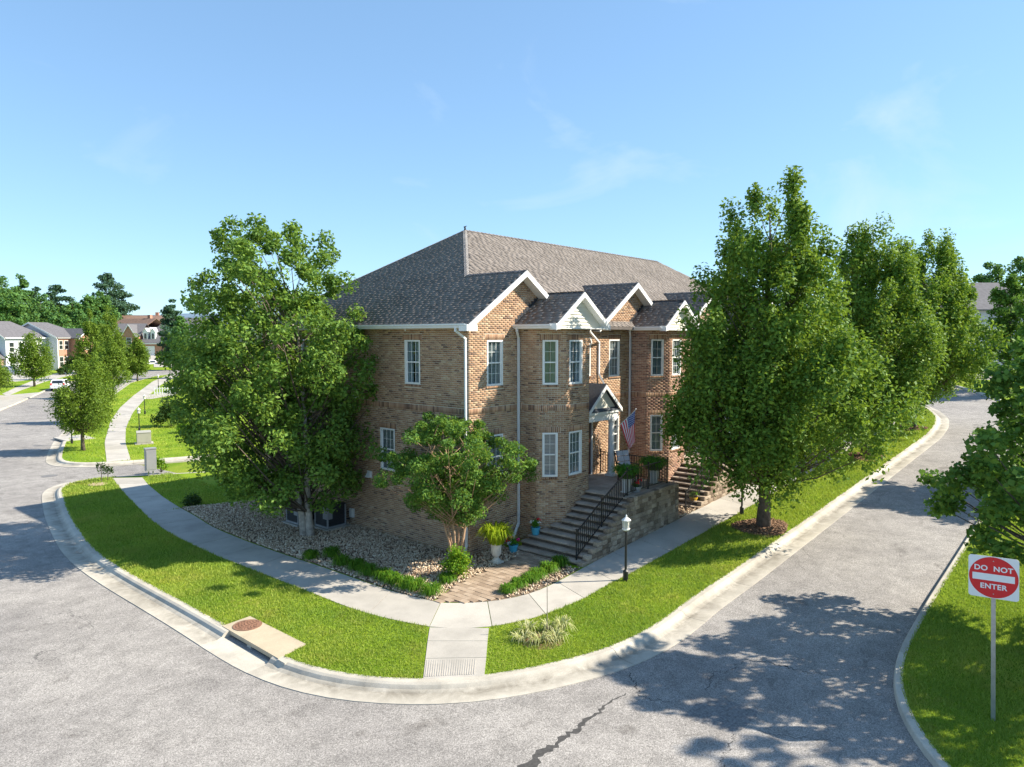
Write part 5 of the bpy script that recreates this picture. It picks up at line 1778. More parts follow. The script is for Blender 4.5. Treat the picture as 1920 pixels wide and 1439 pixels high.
def pedestal():
    q = up(283, 893)
    x, y = float(q[0]), float(q[1])
    rz = math.radians(-10)
    t = empty('utility_pedestal', (x, y, 0), 'tall grey metal utility cabinet on short posts by the sidewalk', 'utility box', rz=rz, local=True)
    m = MB(); m.box(-0.24, 0.24, -0.18, 0.18, 0.28, 1.38); m.box(-0.26, 0.26, -0.20, 0.20, 1.38, 1.43); m.build('cabinet', MT['boxgrey'], t)
    m = MB(); m.box(-0.22, 0.22, -0.192, -0.181, 0.36, 1.30); m.build('door', MT['boxgrey'], t)
    for s in (-0.1, 0.1):
        m = MB(); m.box(s - 0.025, s + 0.025, -0.03, 0.03, -0.1, 0.28); m.build('leg', MT['steel'], t)
pedestal()
def transformer():
    q = up(270, 832)
    x, y = float(q[0]), float(q[1])
    t = empty('transformer_cabinet', (x, y, 0), 'low beige metal transformer cabinet on the corner lawn', 'utility box', rz=math.radians(-20), local=True)
    m = MB(); m.prism([(-0.42, -0.36), (0.42, -0.36), (0.42, 0.36), (-0.42, 0.36)], 0.06, 0.74); m.slab([(-0.43, -0.38, 0.74), (0.43, -0.38, 0.74), (0.43, 0.38, 0.80), (-0.43, 0.38, 0.80)], (0, 0, 0.03)); m.build('cabinet', MT['boxbeige'], t)
    m = MB(); m.box(-0.40, 0.40, -0.372, -0.362, 0.12, 0.70); m.build('door', MT['boxbeige'], t)
    m = MB(); m.box(-0.55, 0.55, -0.5, 0.5, -0.05, 0.055); m.build('pad', MT['walk'], t)
    q = up(276, 832)
    t2 = empty('meter_box', (float(q[0]), float(q[1]), 0), 'small white meter box leaning at the beige cabinet', 'utility box', rz=math.radians(-20), local=True)
    m = MB(); m.box(-0.16, 0.16, -0.12, 0.12, 0.0, 0.44); m.build('box', MT['plastic'], t2)
    m = MB(); m.slab([(-0.17, -0.13, 0.44), (0.17, -0.13, 0.44), (0.17, 0.13, 0.47), (-0.17, 0.13, 0.47)], (0, 0, 0.02)); m.build('lid', MT['plastic'], t2)
transformer()

def condenser(x, y, label, s=0.40, h=0.86):
    t = empty('air_conditioner', (x, y, 0.03), label, 'air conditioner', 'condenser units')
    m = MB(); m.box(x - s - 0.12, x + s + 0.12, y - s - 0.12, y + s + 0.12, -0.05, 0.09); m.build('pad', MT['walk'], t)
    m = MB(); m.box(x - s + 0.03, x + s - 0.03, y - s + 0.03, y + s - 0.03, 0.095, h); m.build('coil', MT['ac'], t)
    m = MB(); m.prism([(x - s, y - s), (x + s, y - s), (x + s, y + s), (x - s, y + s)], h, h + 0.05); m.lathe([(s * 0.85, h + 0.05), (s * 0.80, h + 0.09), (0.08, h + 0.10)], (x, y, 0), 20); m.build('top', MT['ac'], t)
    m = MB(); m.prism([(x - s, y - s), (x + s, y - s), (x + s, y + s), (x - s, y + s)], 0.092, 0.15); m.build('base_pan', MT['boxgrey'], t)
    for (a, b) in ((-1, -1), (1, -1), (-1, 1), (1, 1)):
        m = MB(); cx_, cy_ = x + a * (s - 0.02), y + b * (s - 0.02); m.box(cx_ - 0.025, cx_ + 0.025, cy_ - 0.025, cy_ + 0.025, 0.15, h); m.build('corner_post', MT['boxgrey'], t)
    for k in range(12):
        z = 0.18 + k * (h - 0.22) / 12
        m = MB(); m.box(x - s - 0.005, x - s + 0.012, y - s + 0.05, y + s - 0.05, z, z + 0.015); m.box(x - s + 0.05, x + s - 0.05, y - s - 0.005, y - s + 0.012, z, z + 0.015); m.build('louvre', MT['ac'], t)
    m = MB(); m.box(x - s - 0.02, x - s + 0.01, y - s + 0.0, y - s + 0.26, 0.42, h - 0.01); m.box(x - s - 0.006, x - s + 0.2, y - s - 0.02, y - s - 0.006, 0.42, h - 0.01); m.build('service_panel', MT['boxgrey'], t)
condenser(-0.78, 6.35, 'dark air conditioning unit with grey corner panel by the end wall')
condenser(-1.15, 7.65, 'dark air conditioning unit half hidden behind the pale trunks')

# ================================================================= PLANTERS AND PLANTS
def arch_blades(n, r, h, wid, rng, droop=1.0, seg=3, start=0.04, spread=1.0, fold=0.0):
    """arching strap leaves from one crown; returns V, F"""
    a = rng.uniform(0, 2 * np.pi, n); L = rng.uniform(0.55, 1.0, n) * r * spread; H = rng.uniform(0.6, 1.05, n) * h
    s0 = rng.uniform(0, start, n); b = rng.uniform(0, 2 * np.pi, n)
    t = np.linspace(0, 1, seg + 1)
    V = np.zeros((n, (seg + 1) * 2, 3))
    for i, u in enumerate(t):
        rad = s0 + L * u
        z = H * (np.sin(np.minimum(u, 0.62) / 0.62 * np.pi / 2) - droop * np.maximum(0, u - 0.55) ** 1.5 * 1.7)
        wd = wid * (1 - 0.85 * u ** 2)
        x, y = rad * np.cos(a) + start * np.cos(b), rad * np.sin(a) + start * np.sin(b)
        V[:, 2 * i] = np.c_[x - np.sin(a) * wd, y + np.cos(a) * wd, z]
        V[:, 2 * i + 1] = np.c_[x + np.sin(a) * wd, y - np.cos(a) * wd, z]
    f = np.array([(2 * i, 2 * i + 1, 2 * i + 3, 2 * i + 2) for i in range(seg)])
    F = (f[None] + (np.arange(n) * (seg + 1) * 2)[:, None, None]).reshape(-1, 4)
    return V.reshape(-1, 3), F
def clump(name, x, y, z, r, h, n, wid, mat, label=None, cat='plant', group=None, seed=0, droop=1.0, parent=None, start=0.06):
    rng = np.random.default_rng(seed)
    V, F = arch_blades(n, r, h, wid, rng, droop, start=start)
    o = arr_obj(name, V + np.array([x, y, z]), F, MT[mat], parent)
    return tag(o, label, cat if label else None, group)
def leaf_cloud(C, Rr, n, size, rng, asp=0.55, upb=0.4, flat=1.0, shell=0.5):
    """n leaves spread through ellipsoids at C (m,3) with radii Rr (m,3)"""
    m = len(C)
    idx = rng.integers(0, m, n)
    d = rng.normal(size=(n, 3)); d /= np.linalg.norm(d, axis=1)[:, None]
    q = rng.random(n) ** shell
    P = C[idx] + d * q[:, None] * Rr[idx]
    nrm = rng.normal(size=(n, 3)) + d * 0.5 + np.array([0, 0, upb * 2])
    nrm /= np.linalg.norm(nrm, axis=1)[:, None]
    tng = np.cross(nrm, rng.normal(size=(n, 3))); tng /= np.linalg.norm(tng, axis=1)[:, None] + 1e-9
    bt = np.cross(nrm, tng)
    s = size * rng.uniform(0.65, 1.25, n)[:, None]
    V = np.stack([P - tng * s, P + bt * s * asp - tng * s * 0.1 + nrm * s * 0.12, P + tng * s, P - bt * s * asp - tng * s * 0.1 + nrm * s * 0.12], 1)
    F = np.arange(n * 4).reshape(n, 4)
    return V.reshape(-1, 3), F
def flowers(C, n, size, rng, rad):
    d = rng.normal(size=(n, 3)); d[:, 2] = np.abs(d[:, 2]); d /= np.linalg.norm(d, axis=1)[:, None]
    P = np.array(C) + d * rad * rng.uniform(0.6, 1.0, (n, 1))
    V = (ICO_V[None] * size * rng.uniform(0.7, 1.2, (n, 1, 1)) * np.array([1, 1, 0.7]) + P[:, None, :]).reshape(-1, 3)
    F = (ICO_F[None] + (np.arange(n) * 12)[:, None, None]).reshape(-1, 3)
    return V, F

def flower_pot(x, y, z, mat, label, petals, seed, r=0.15, h=0.26, group=None):
    t = empty('flower_pot', (x, y, z), label, 'flower pot', group)
    m = MB(); m.lathe([(r * 0.72, 0.0), (r * 0.80, 0.02), (r * 0.98, h - 0.05), (r * 1.08, h - 0.045), (r * 1.10, h), (r * 0.96, h), (r * 0.92, h - 0.03), (0.0, h - 0.03)], (x, y, z), 24); m.build('pot', MT[mat], t, smooth=False)
    rng = np.random.default_rng(seed)
    C = np.array([(x + rng.uniform(-0.1, 0.1), y + rng.uniform(-0.1, 0.1), z + h + rng.uniform(0.03, 0.17)) for _ in range(7)])
    V, F = leaf_cloud(C, np.full((7, 3), 0.10), 240, 0.035, rng); arr_obj('foliage', V, F, MT['leaf_fern'], t)
    for pm, n, off in petals:
        V, F = flowers((x + off[0], y + off[1], z + h + off[2]), n, 0.032, rng, 0.08); arr_obj('blossoms', V, F, MT[pm], t)
    return t
q1 = (1.22, -0.80)
flower_pot(*q1, 0.03, 'blue', 'light blue glazed pot of pink flowers beside the lowest stone step', [('petal_pink', 16, (-0.04, 0.06, 0.20)), ('petal_red', 9, (-0.12, 0.14, 0.12)), ('petal_pink', 9, (0.10, -0.12, 0.13))], 31)
flower_pot(2.14, -0.98, 0.45, 'blue', 'light blue glazed pot of white and red flowers against the bay', [('petal_white', 14, (-0.05, 0.10, 0.14)), ('petal_red', 9, (0.09, -0.08, 0.22)), ('petal_white', 6, (0.1, -0.1, 0.10))], 32)
flower_pot(5.25, -2.92, FLOOR, 'boxgrey', 'dark low pot of bright red flowers inside the porch railing', [('petal_red', 42, (0.0, -0.06, 0.10)), ('petal_red', 12, (0.18, -0.05, 0.16)), ('petal_white', 8, (0.05, 0.14, 0.2))], 33, 0.2, 0.2)
flower_pot(9.62, -2.95, 0.45, 'yellow', 'yellow glazed pot with a green plant on the next steps', [], 34)

def urn(x, y, z, label):
    t = empty('garden_urn', (x, y, z), label, 'urn')
    m = MB(); m.box(x - 0.17, x + 0.17, y - 0.17, y + 0.17, z, z + 0.05)
    m.lathe([(0.15, 0.05), (0.14, 0.09), (0.085, 0.14), (0.075, 0.18), (0.10, 0.21), (0.13, 0.24), (0.155, 0.34), (0.17, 0.58), (0.20, 0.61), (0.20, 0.64), (0.15, 0.64), (0.14, 0.58), (0.0, 0.58)], (x, y, z), 28, 0.05)
    m.build('bowl', MT['stoneurn'], t)
    clump('fern', x, y, z + 0.60, 0.56, 0.62, 360, 0.022, 'leaf_lime', seed=41, parent=t, start=0.12, droop=0.75)
urn(0.10, -1.06, 0.02, 'cream stone urn with a big lime green fern by the corner downspout')

def tall_planter(x, y, z, label, seed, mat='white', rf=0.45):
    t = empty('porch_planter', (x, y, z), label, 'planter', 'porch planters')
    m = MB(); m.prism([(x - 0.15, y - 0.15), (x + 0.15, y - 0.15), (x + 0.15, y + 0.15), (x - 0.15, y + 0.15)], z, z + 0.04)
    m.lathe([(0.145, 0.04), (0.175, 0.46), (0.20, 0.49), (0.20, 0.53), (0.16, 0.53), (0.0, 0.5)], (x, y, z), 28, 0.07); m.build('planter_body', MT[mat], t)
    clump('fern', x, y, z + 0.50, rf, 0.46, 460, 0.018, 'leaf_fern', seed=seed, parent=t, start=0.14, droop=0.85)
tall_planter(4.98, -2.72, FLOOR, 'tall fluted white planter with fern at the head of the steps', 51, rf=0.48)
tall_planter(6.98, -2.66, FLOOR, 'tall fluted white planter with wide fern at the far porch corner', 52, rf=0.62)

def porch_chair(x, y, z, rz, label):
    t = empty('porch_chair', (x, y, z), label, 'chair', rz=rz, local=True)
    for (a, b) in ((-0.27, -0.26), (0.27, -0.26), (-0.27, 0.24), (0.27, 0.24)):
        m = MB(); m.bar((a, b, 0), (a, b, 0.60 if b < 0 else 0.42), 0.035, 0.035, (0, 1, 0)); m.build('leg', MT['black'], t)
    m = MB(); m.box(-0.29, 0.29, -0.28, 0.28, 0.36, 0.40); m.build('seat_frame', MT['black'], t)
    m = MB()
    for a in (-0.30, 0.30):
        m.bar((a, 0.24, 0.38), (a, 0.46, 1.06), 0.035, 0.035, (1, 0, 0))
    m.bar((-0.3, 0.46, 1.06), (0.3, 0.46, 1.06), 0.035, 0.035); m.build('back_frame', MT['black'], t)
    for a in (-0.30, 0.30):
        m = MB(); m.bar((a, -0.28, 0.61), (a, 0.32, 0.63), 0.05, 0.03); m.build('armrest', MT['black'], t)
    m = MB()
    for i in range(2):
        for j in range(2):
            m.box(-0.265 + 0.268 * i, -0.265 + 0.262 + 0.268 * i, -0.25 + 0.25 * j, -0.25 + 0.244 + 0.25 * j, 0.405, 0.50)
    m.build('seat_cushion', MT['cushion'], t)
    m = MB()
    dy, dz = 0.308, 0.951
    for i in range(2):
        for j in range(3):
            u0 = -0.268 + 0.270 * i
            v0 = 0.10 + 0.205 * j
            O = Vector((u0, 0.20 + dy * v0, 0.40 + dz * v0))
            m.obox(O, (0.246, 0, 0), (0, dy * 0.182, dz * 0.182), (0, -0.09 * dz, 0.09 * dy))
    m.build('back_cushion', MT['cushion'], t)
porch_chair(6.72, -1.72, FLOOR, math.radians(-20), 'black porch chair with quilted grey cushions behind the railing')

def flag():
    b = Vector((7.20, -0.80, 3.42)); tip = Vector((7.60, -1.50, 4.22))
    t = empty('flag', tuple(b), 'American flag hanging from a pole at the porch column', 'flag')
    m = MB(); m.tube([b, tip], 0.013, 8); m.lathe([(0.001, 0.0), (0.03, 0.02), (0.03, 0.04), (0.001, 0.06)], tuple(tip), 8); m.build('pole', MT['plastic'], t)
    m = MB(); m.box(b.x - 0.04, b.x + 0.04, b.y - 0.02, b.y + 0.03, b.z - 0.06, b.z + 0.06); m.build('bracket', MT['steel'], t)
    ax = (b - tip).normalized()
    ns, ntt = 26, 30
    hoist, fly = 0.80, 1.22
    side = ax.cross(Vector((0, 0, -1))).normalized()
    G = {}
    for i in range(ns + 1):
        for j in range(ntt + 1):
            s, u = i / ns, j / ntt
            p = tip + ax * (0.03 + hoist * s)
            gather = 1 - 0.60 * u ** 0.8
            cs = 0.25
            q = tip + ax * (0.03 + hoist * (cs + (s - cs) * gather))
            q = q + Vector((0, 0, -1)) * (fly * u * (0.92 + 0.08 * s) + (p - q).z * 0)
            q += side * (0.07 * u * math.sin(s * 9 + u * 2.0) + 0.03 * math.sin(u * 5 + s * 4) * u)
            q += Vector((0.10, -0.06, 0)) * u * u
            G[i, j] = q
    def strip(test, name, mt):
        mb = MB(); idx = {}
        for i in range(ns):
            for j in range(ntt):
                if test(i, j):
                    k = []
                    for (a, c) in ((i, j), (i + 1, j), (i + 1, j + 1), (i, j + 1)):
                        if (a, c) not in idx:
                            idx[a, c] = len(mb.v); mb.v.append(tuple(G[a, c]))
                        k.append(idx[a, c])
                    mb.f.append(tuple(k))
        mb.build(name, mt, t, smooth=True)
    red = plain('flag_red', (0.75, 0.03, 0.07), 0.8, 0.05, 4); wht = plain('flag_white', (0.86, 0.85, 0.85), 0.8, 0.03, 4); blu = plain('flag_blue', (0.05, 0.10, 0.34), 0.8, 0.05, 4)
    can = lambda i, j: i < 14 and j < 12
    strip(lambda i, j: (i // 2) % 2 == 0 and not can(i, j), 'red_stripes', red)
    strip(lambda i, j: (i // 2) % 2 == 1 and not can(i, j), 'white_stripes', wht)
    strip(can, 'canton', blu)
    mb = MB()
    for r in range(9):
        for c in range(6 if r % 2 == 0 else 5):
            s = (r + 0.9) / 10.0 * 14; u = (c + (0.5 if r % 2 == 0 else 1.0)) / 6.0 * 12
            i, j = int(min(s, 13)), int(min(u, 11))
            p = G[i, j].lerp(G[i + 1, j], s - i).lerp(G[i, j + 1].lerp(G[i + 1, j + 1], s - i), u - j)
            e1 = (G[i + 1, j] - G[i, j]).normalized(); e2 = (G[i, j + 1] - G[i, j]).normalized(); n = e1.cross(e2).normalized()
            for sg in (1, -1):
                pts = []
                for k in range(10):
                    rr_ = 0.021 if k % 2 == 0 else 0.009
                    a = math.pi / 2 + k * math.pi / 5
                    pts.append(p + n * 0.003 * sg + e1 * rr_ * math.sin(a) * -1 + e2 * rr_ * math.cos(a))
                mb.add(pts, [tuple(range(10))])
    mb.build('stars', wht, t)
flag()

# ornamental grasses along the gravel bed and the path
CL = [(583, 1050, 0.30, 0.30), (622, 1046, 0.34, 0.34), (640, 1062, 0.36, 0.34), (668, 1070, 0.34, 0.34), (690, 1080, 0.38, 0.36), (718, 1088, 0.36, 0.34), (735, 1096, 0.34, 0.33), (757, 1104, 0.36, 0.34), (778, 1108, 0.36, 0.34), (808, 1117, 0.36, 0.34), (838, 1094, 0.28, 0.28)]
for i, (a, b, r, h) in enumerate(CL):
    q = up(a, b)
    clump('monkey_grass', q[0], q[1], 0.015, r, h, 300, 0.010, 'leaf_lily', 'round tuft of green monkey grass between the gravel bed and the sidewalk', 'plant', 'monkey grass edging the gravel bed', 60 + i, 1.3)
CR = [(952, 1113, 0.26, 0.26), (972, 1103, 0.30, 0.28), (992, 1094, 0.30, 0.3), (1008, 1086, 0.32, 0.32), (1028, 1075, 0.34, 0.34), (1050, 1063, 0.32, 0.36)]
for i, (a, b, r, h) in enumerate(CR):
    q = up(a, b)
    clump('monkey_grass', q[0], q[1], 0.015, r, h, 300, 0.010, 'leaf_lily', 'round tuft of green monkey grass between the paver path and the sidewalk', 'plant', 'monkey grass edging the paver path', 80 + i, 1.3)
CV = [(988, 1186, 0.30, 0.30), (1012, 1207, 0.32, 0.30), (1042, 1203, 0.30, 0.28), (1052, 1183, 0.34, 0.38), (978, 1203, 0.26, 0.24), (1030, 1184, 0.28, 0.3)]
for i, (a, b, r, h) in enumerate(CV):
    q = up(a, b)
    clump('variegated_grass', q[0], q[1], 0.02, r * 1.2, h * 0.85, 46, 0.013, 'leaf_var', 'tuft of cream striped grass in the verge around a thin stake', 'plant', 'variegated tufts in the verge', 90 + i, 1.4)
q = up(1025, 1190)
m = MB(); m.tube([(q[0], q[1], -0.05), (q[0] + 0.02, q[1], 0.6), (q[0] + 0.05, q[1] + 0.03, 1.22)], [0.011, 0.010, 0.009], 6)
tag(m.build('plant_stake', MT['stake']), 'thin upright stake among the cream striped grass tufts', 'stake')
q = up(1030, 1213)
clump_soil = MB(); clump_soil.lathe([(0.55, 0.0), (0.4, 0.022), (0.0, 0.03)], (up(1015, 1200)[0], up(1015, 1200)[1], 0.0), 24)
tag(clump_soil.build('soil_patch', MT['mulch']), kind='structure')
def shrub(name, x, y, z, rx, rz_, n, size, mat, label, seed, m=26, cat='shrub', group=None):
    rng = np.random.default_rng(seed)
    t = empty(name, (x, y, z), label, cat, group)
    d = rng.normal(size=(m, 3)); d[:, 2] = np.abs(d[:, 2]) * 0.9; d /= np.linalg.norm(d, axis=1)[:, None]
    C = np.array([x, y, z + rz_ * 0.25]) + d * np.array([rx, rx, rz_]) * rng.uniform(0.3, 0.75, (m, 1))
    V, F = leaf_cloud(C, np.full((m, 3), rx * 0.34), n, size, rng); arr_obj('foliage', V, F, MT[mat], t)
    b = MB()
    for c in C[:12]:
        b.tube([(x, y, z - 0.05), tuple(c)], [0.018, 0.006], 4)
    b.build('stems', MT['bark'], t)
    return t
q = up(857, 1082)
shrub('bright_shrub', float(q[0]), float(q[1]), 0.0, 0.62, 0.95, 2600, 0.040, 'leaf_shrub', 'bright lime green shrub at the foot of the tan stemmed tree', 101, 34)
# ================================================================= TREES
def tree(name, base, H, th, env, trunk_r, ncl, nleaf, size, crad, leaf, bark, label, seed, group=None, off=(0, 0), upright=0.6, lobes=0.2, stretch=1.3, multi=1, limbs=9, low=0.0, asp=0.55, shell=0.45, lean=(0, 0), taper_top=True, bias=0.5, squash=(1, 1), branches=True, plume=0, limb=None):
    """trunk, limbs to every leaf clump, crown of separate leaves inside an uneven envelope.
    env: list of (height fraction of the crown, radius in metres)"""
    rng = np.random.default_rng(seed)
    x, y, z = base
    t = empty(name, (x, y, z), label, 'tree', group)
    et = np.array([e[0] for e in env]); er = np.array([e[1] for e in env])
    tt = np.linspace(0, 1, 200)
    wgt = np.interp(tt, et, er) ** 1.5 + 0.02
    cdf = np.cumsum(wgt); cdf /= cdf[-1]
    hf = np.interp(rng.random(ncl), cdf, tt)
    a = rng.uniform(0, 2 * np.pi, ncl)
    p1, p2, p3 = rng.uniform(0, 6.28, 3)
    lob = 1 + lobes * (np.sin(3 * a + p1 + 2 * hf) * 0.5 + np.sin(5 * a + p2 - 5 * hf) * 0.35 + np.sin(9 * hf + 2 * a + p3) * 0.4)
    q = rng.random(ncl) ** bias
    R = np.maximum(0.05, np.interp(hf, et, er) * lob - crad * 0.55)
    cz = th + low + hf * (H - th - low - crad * 0.5)
    C = np.c_[x + off[0] * np.minimum(1, hf * 3 + 0.3) + lean[0] * hf + np.cos(a) * R * q * squash[0], y + off[1] * np.minimum(1, hf * 3 + 0.3) + lean[1] * hf + np.sin(a) * R * q * squash[1], z + cz]
    if plume:      # several upright leaders at the top
        k = hf > 0.72
        pa = rng.uniform(0, 6.28) + np.arange(plume) * 6.283 / plume
        pi_ = rng.integers(0, plume, ncl)
        rad = np.interp(0.72, et, er) * 0.58
        tp = np.array([rng.uniform(0.88, 1.0) for _ in range(plume)]); tp[0] = 1.0
        f = (hf - 0.72) / 0.28
        zz = z + th + (0.72 + 0.28 * f * tp[pi_]) * (H - th - crad * 0.5)
        px_ = x + off[0] + np.cos(pa[pi_]) * rad * (1 - 0.25 * f) + np.cos(a) * q * (0.80 * (1 - f) + 0.18)
        py_ = y + off[1] + np.sin(pa[pi_]) * rad * (1 - 0.25 * f) + np.sin(a) * q * (0.80 * (1 - f) + 0.18)
        C[k, 0] = px_[k]; C[k, 1] = py_[k]; C[k, 2] = zz[k]
    cr = crad * rng.uniform(0.6, 1.2, ncl) * (1 - 0.35 * hf if taper_top else 1)
    Rr = np.c_[cr, cr, cr * stretch]
    V, F = leaf_cloud(C, Rr, nleaf, size, rng, asp, shell=shell)
    V = V.reshape(-1, 4, 3)
    keep = V[:, :, 2].min(1) > z + 0.05
    V = V[keep].reshape(-1, 3); F = np.arange(len(V)).reshape(-1, 4)
    arr_obj('crown', V, F, MT[leaf], t)
    mb = MB()
    r2 = random.Random(seed)
    tops = []
    for m_ in range(multi):
        ang = 6.283 * m_ / multi + 0.6
        sp = 0.0 if multi == 1 else 0.22
        bx, by = x + sp * 0.6 * math.cos(ang), y + sp * 0.6 * math.sin(ang)
        ex, ey = x + off[0] * 0.8 + lean[0] * 0.8 + (0 if multi == 1 else 0.9 * math.cos(ang)), y + off[1] * 0.8 + lean[1] * 0.8 + (0 if multi == 1 else 0.9 * math.sin(ang))
        pts, rad = [], []
        for i in range(10):
            f = i / 9
            w_ = 0.04 * H * 0.12
            pts.append((bx + (ex - bx) * f ** 1.3 + r2.uniform(-w_, w_) * (f > 0), by + (ey - by) * f ** 1.3 + r2.uniform(-w_, w_) * (f > 0), z - 0.12 + (H * (0.88 if multi == 1 else 0.72) + 0.12) * f))
            rr_ = trunk_r * (1 - f) ** 0.8 + 0.012
            if i == 0: rr_ *= 1.28
            rad.append(rr_ * (1.0 if multi == 1 else 0.75))
        mb.tube(pts, rad, 9)
        tops.append(np.array(pts))
    mb.build('trunk', MT[bark], t, smooth=True)
    mb = MB()
    if branches:
        sel = rng.permutation(ncl)[:min(ncl, 170)]
        for i in sel:
            c = C[i]
            T = tops[i % multi]
            hz = c[2] - z
            d = math.hypot(c[0] - x, c[1] - y)
            zh_ = max(th * 0.85, hz - d * (0.5 + upright))
            zh_ = min(zh_, H * 0.8)
            k = np.interp(zh_ + z, T[:, 2], np.arange(len(T)))
            k0 = int(min(k, len(T) - 2)); s = T[k0] + (T[k0 + 1] - T[k0]) * (k - k0)
            mid = (s + c) / 2 + np.array([0, 0, -0.12 * d * upright])
            r0 = max(0.010, min(trunk_r * 0.32, 0.012 * d + 0.008))
            mb.tube([tuple(s), tuple(mid), tuple(c)], [r0, r0 * 0.6, 0.005], 4, cap=False)
        mb.build('branches', MT[limb or bark], t, smooth=True)
    return t

# --- pale barked tree in front of the end wall
tree('shade_tree', (-1.95, 6.0, 0), 11.35, 1.0, [(0, 2.0), (0.08, 3.0), (0.25, 3.6), (0.5, 3.75), (0.7, 3.5), (0.86, 2.8), (1.0, 1.2)], 0.16, 430, 78000, 0.076, 0.62,
     'leaf_birch', 'bark_birch', 'large full leafy tree with pale trunks in front of the brick end wall', 201, off=(-0.75, 0.75), multi=3, upright=0.5, lobes=0.14, stretch=0.9, bias=0.5, limb='bark', low=0.35)
# --- verge trees
tree('verge_tree', (PEARS[0][0], PEARS[0][1], float(gh(*PEARS[0]))), 12.35, 1.75, [(0, 1.8), (0.06, 3.0), (0.2, 3.8), (0.35, 3.5), (0.55, 2.9), (0.72, 2.4), (0.9, 1.2), (1, 0.4)], 0.20, 370, 105000, 0.078, 0.62,
     'leaf_pear', 'bark', 'tallest upright leafy verge tree, in front of the second porch', 202, 'verge trees', upright=0.7, lobes=0.26, stretch=1.8, bias=0.5, plume=5, shell=0.6)
tree('verge_tree', (PEARS[1][0], PEARS[1][1], float(gh(*PEARS[1]))), 12.3, 1.9, [(0, 1.5), (0.07, 2.8), (0.22, 3.6), (0.4, 3.3), (0.6, 2.7), (0.75, 2.1), (0.9, 1.2), (1, 0.4)], 0.19, 300, 76000, 0.088, 0.66,
     'leaf_pear', 'bark', 'second upright leafy verge tree, between the tallest one and the bend', 203, 'verge trees', upright=0.7, lobes=0.26, stretch=1.8, plume=5, bias=0.5, shell=0.6)
tree('verge_tree', (PEARS[2][0], PEARS[2][1], float(gh(*PEARS[2]))), 12.2, 1.9, [(0, 1.4), (0.07, 3.0), (0.22, 4.2), (0.4, 4.0), (0.6, 3.2), (0.75, 2.5), (0.9, 1.3), (1, 0.4)], 0.19, 280, 62000, 0.098, 0.70,
     'leaf_pear', 'bark', 'upright leafy verge tree standing by the bend of the street', 204, 'verge trees', upright=0.7, lobes=0.26, stretch=1.8, plume=5, off=(0.5, -0.4), bias=0.5, shell=0.6)
# --- multi stemmed small tree at the corner
tree('crape_myrtle', (-0.72, -0.16, 0), 4.75, 1.35, [(0, 0.6), (0.15, 1.5), (0.4, 2.35), (0.65, 2.55), (0.85, 2.15), (1, 1.3)], 0.045, 210, 44000, 0.047, 0.42,
     'leaf_myrtle', 'bark_tan', 'small spreading tree with many bare tan stems at the house corner', 205, multi=6, upright=0.3, lobes=0.4, stretch=0.7, bias=0.55, off=(-0.1, 0.05), squash=(1, 1))
# --- trees on the grass island
tree('island_maple', (4.2, -15.3, 0.12), 8.2, 1.9, [(0, 2.4), (0.12, 3.4), (0.35, 3.6), (0.6, 2.9), (0.8, 1.9), (1, 0.6)], 0.16, 200, 32000, 0.074, 0.50,
     'leaf_maple', 'bark', 'dark green maple on the island, its branches reaching over the red sign', 206, upright=0.35, lobes=0.3, stretch=0.75, asp=0.8, bias=0.45)
tree('island_maple', (4.6, -20.2, 0.14), 10.4, 2.4, [(0, 1.4), (0.2, 3.2), (0.5, 3.8), (0.8, 2.6), (1, 0.8)], 0.18, 80, 4800, 0.10, 0.48,
     'leaf_maple', 'bark', 'maple deeper on the island that shades the road and grass', 207, upright=0.4, lobes=0.3, stretch=0.8, asp=0.8)
tree('island_maple', (21.0, -15.2, 0.85), 7.2, 1.6, [(0, 1.6), (0.15, 3.0), (0.4, 3.4), (0.7, 2.8), (1, 0.8)], 0.17, 240, 30000, 0.10, 0.66,
     'leaf_maple', 'bark', 'dark round maple farther up the island beside the climbing street', 208, upright=0.4, lobes=0.25, stretch=0.9, asp=0.8)
# --- street trees along the side street (positions from where they meet the ground)
ST = [(156, 845, 666, 64, 'upright young street tree on the corner lot beside the storm drain'), (182, 790, 655, 40, 'slim street tree directly behind the corner lot tree'),
      (212, 745, 622, 38, 'tall slim street tree midway along the verge of the side lot'), (258, 715, 627, 32, 'slim pointed street tree at the far end of the side lot verge'),
      (65, 725, 606, 42, 'broad cone shaped street tree in front of the pale house'), (172, 712, 577, 30, 'tall conical tree standing beside the red brick house front'), (205, 700, 570, 38, 'tall dark conical tree behind the street trees'),
      (-14, 748, 655, 40, 'street tree at the driveway mouth by the silver car')]
for i, (px_, py_, top, hw, lab) in enumerate(ST):
    q = up(px_, py_)
    dep = float((q - CAM) @ FH)
    H = zat(top, dep)
    r = hw / FPX * dep * (1.0 if i else 0.98)
    nl = 20000 if i == 0 else 9500
    tree('street_tree', (float(q[0]), float(q[1]), 0), H, min(1.5, H * 0.22), [(0, r * 0.5), (0.12, r * 0.9), (0.3, r), (0.55, r * 0.75), (0.8, r * 0.42), (1, r * 0.1)], 0.06 + 0.008 * H, 190 if i == 0 else 120, nl, 0.0016 * dep ** 0.95 + 0.010, r * 0.28,
         'leaf_street', 'bark', lab, 220 + i, 'street trees', upright=0.7, lobes=0.15, stretch=1.3)
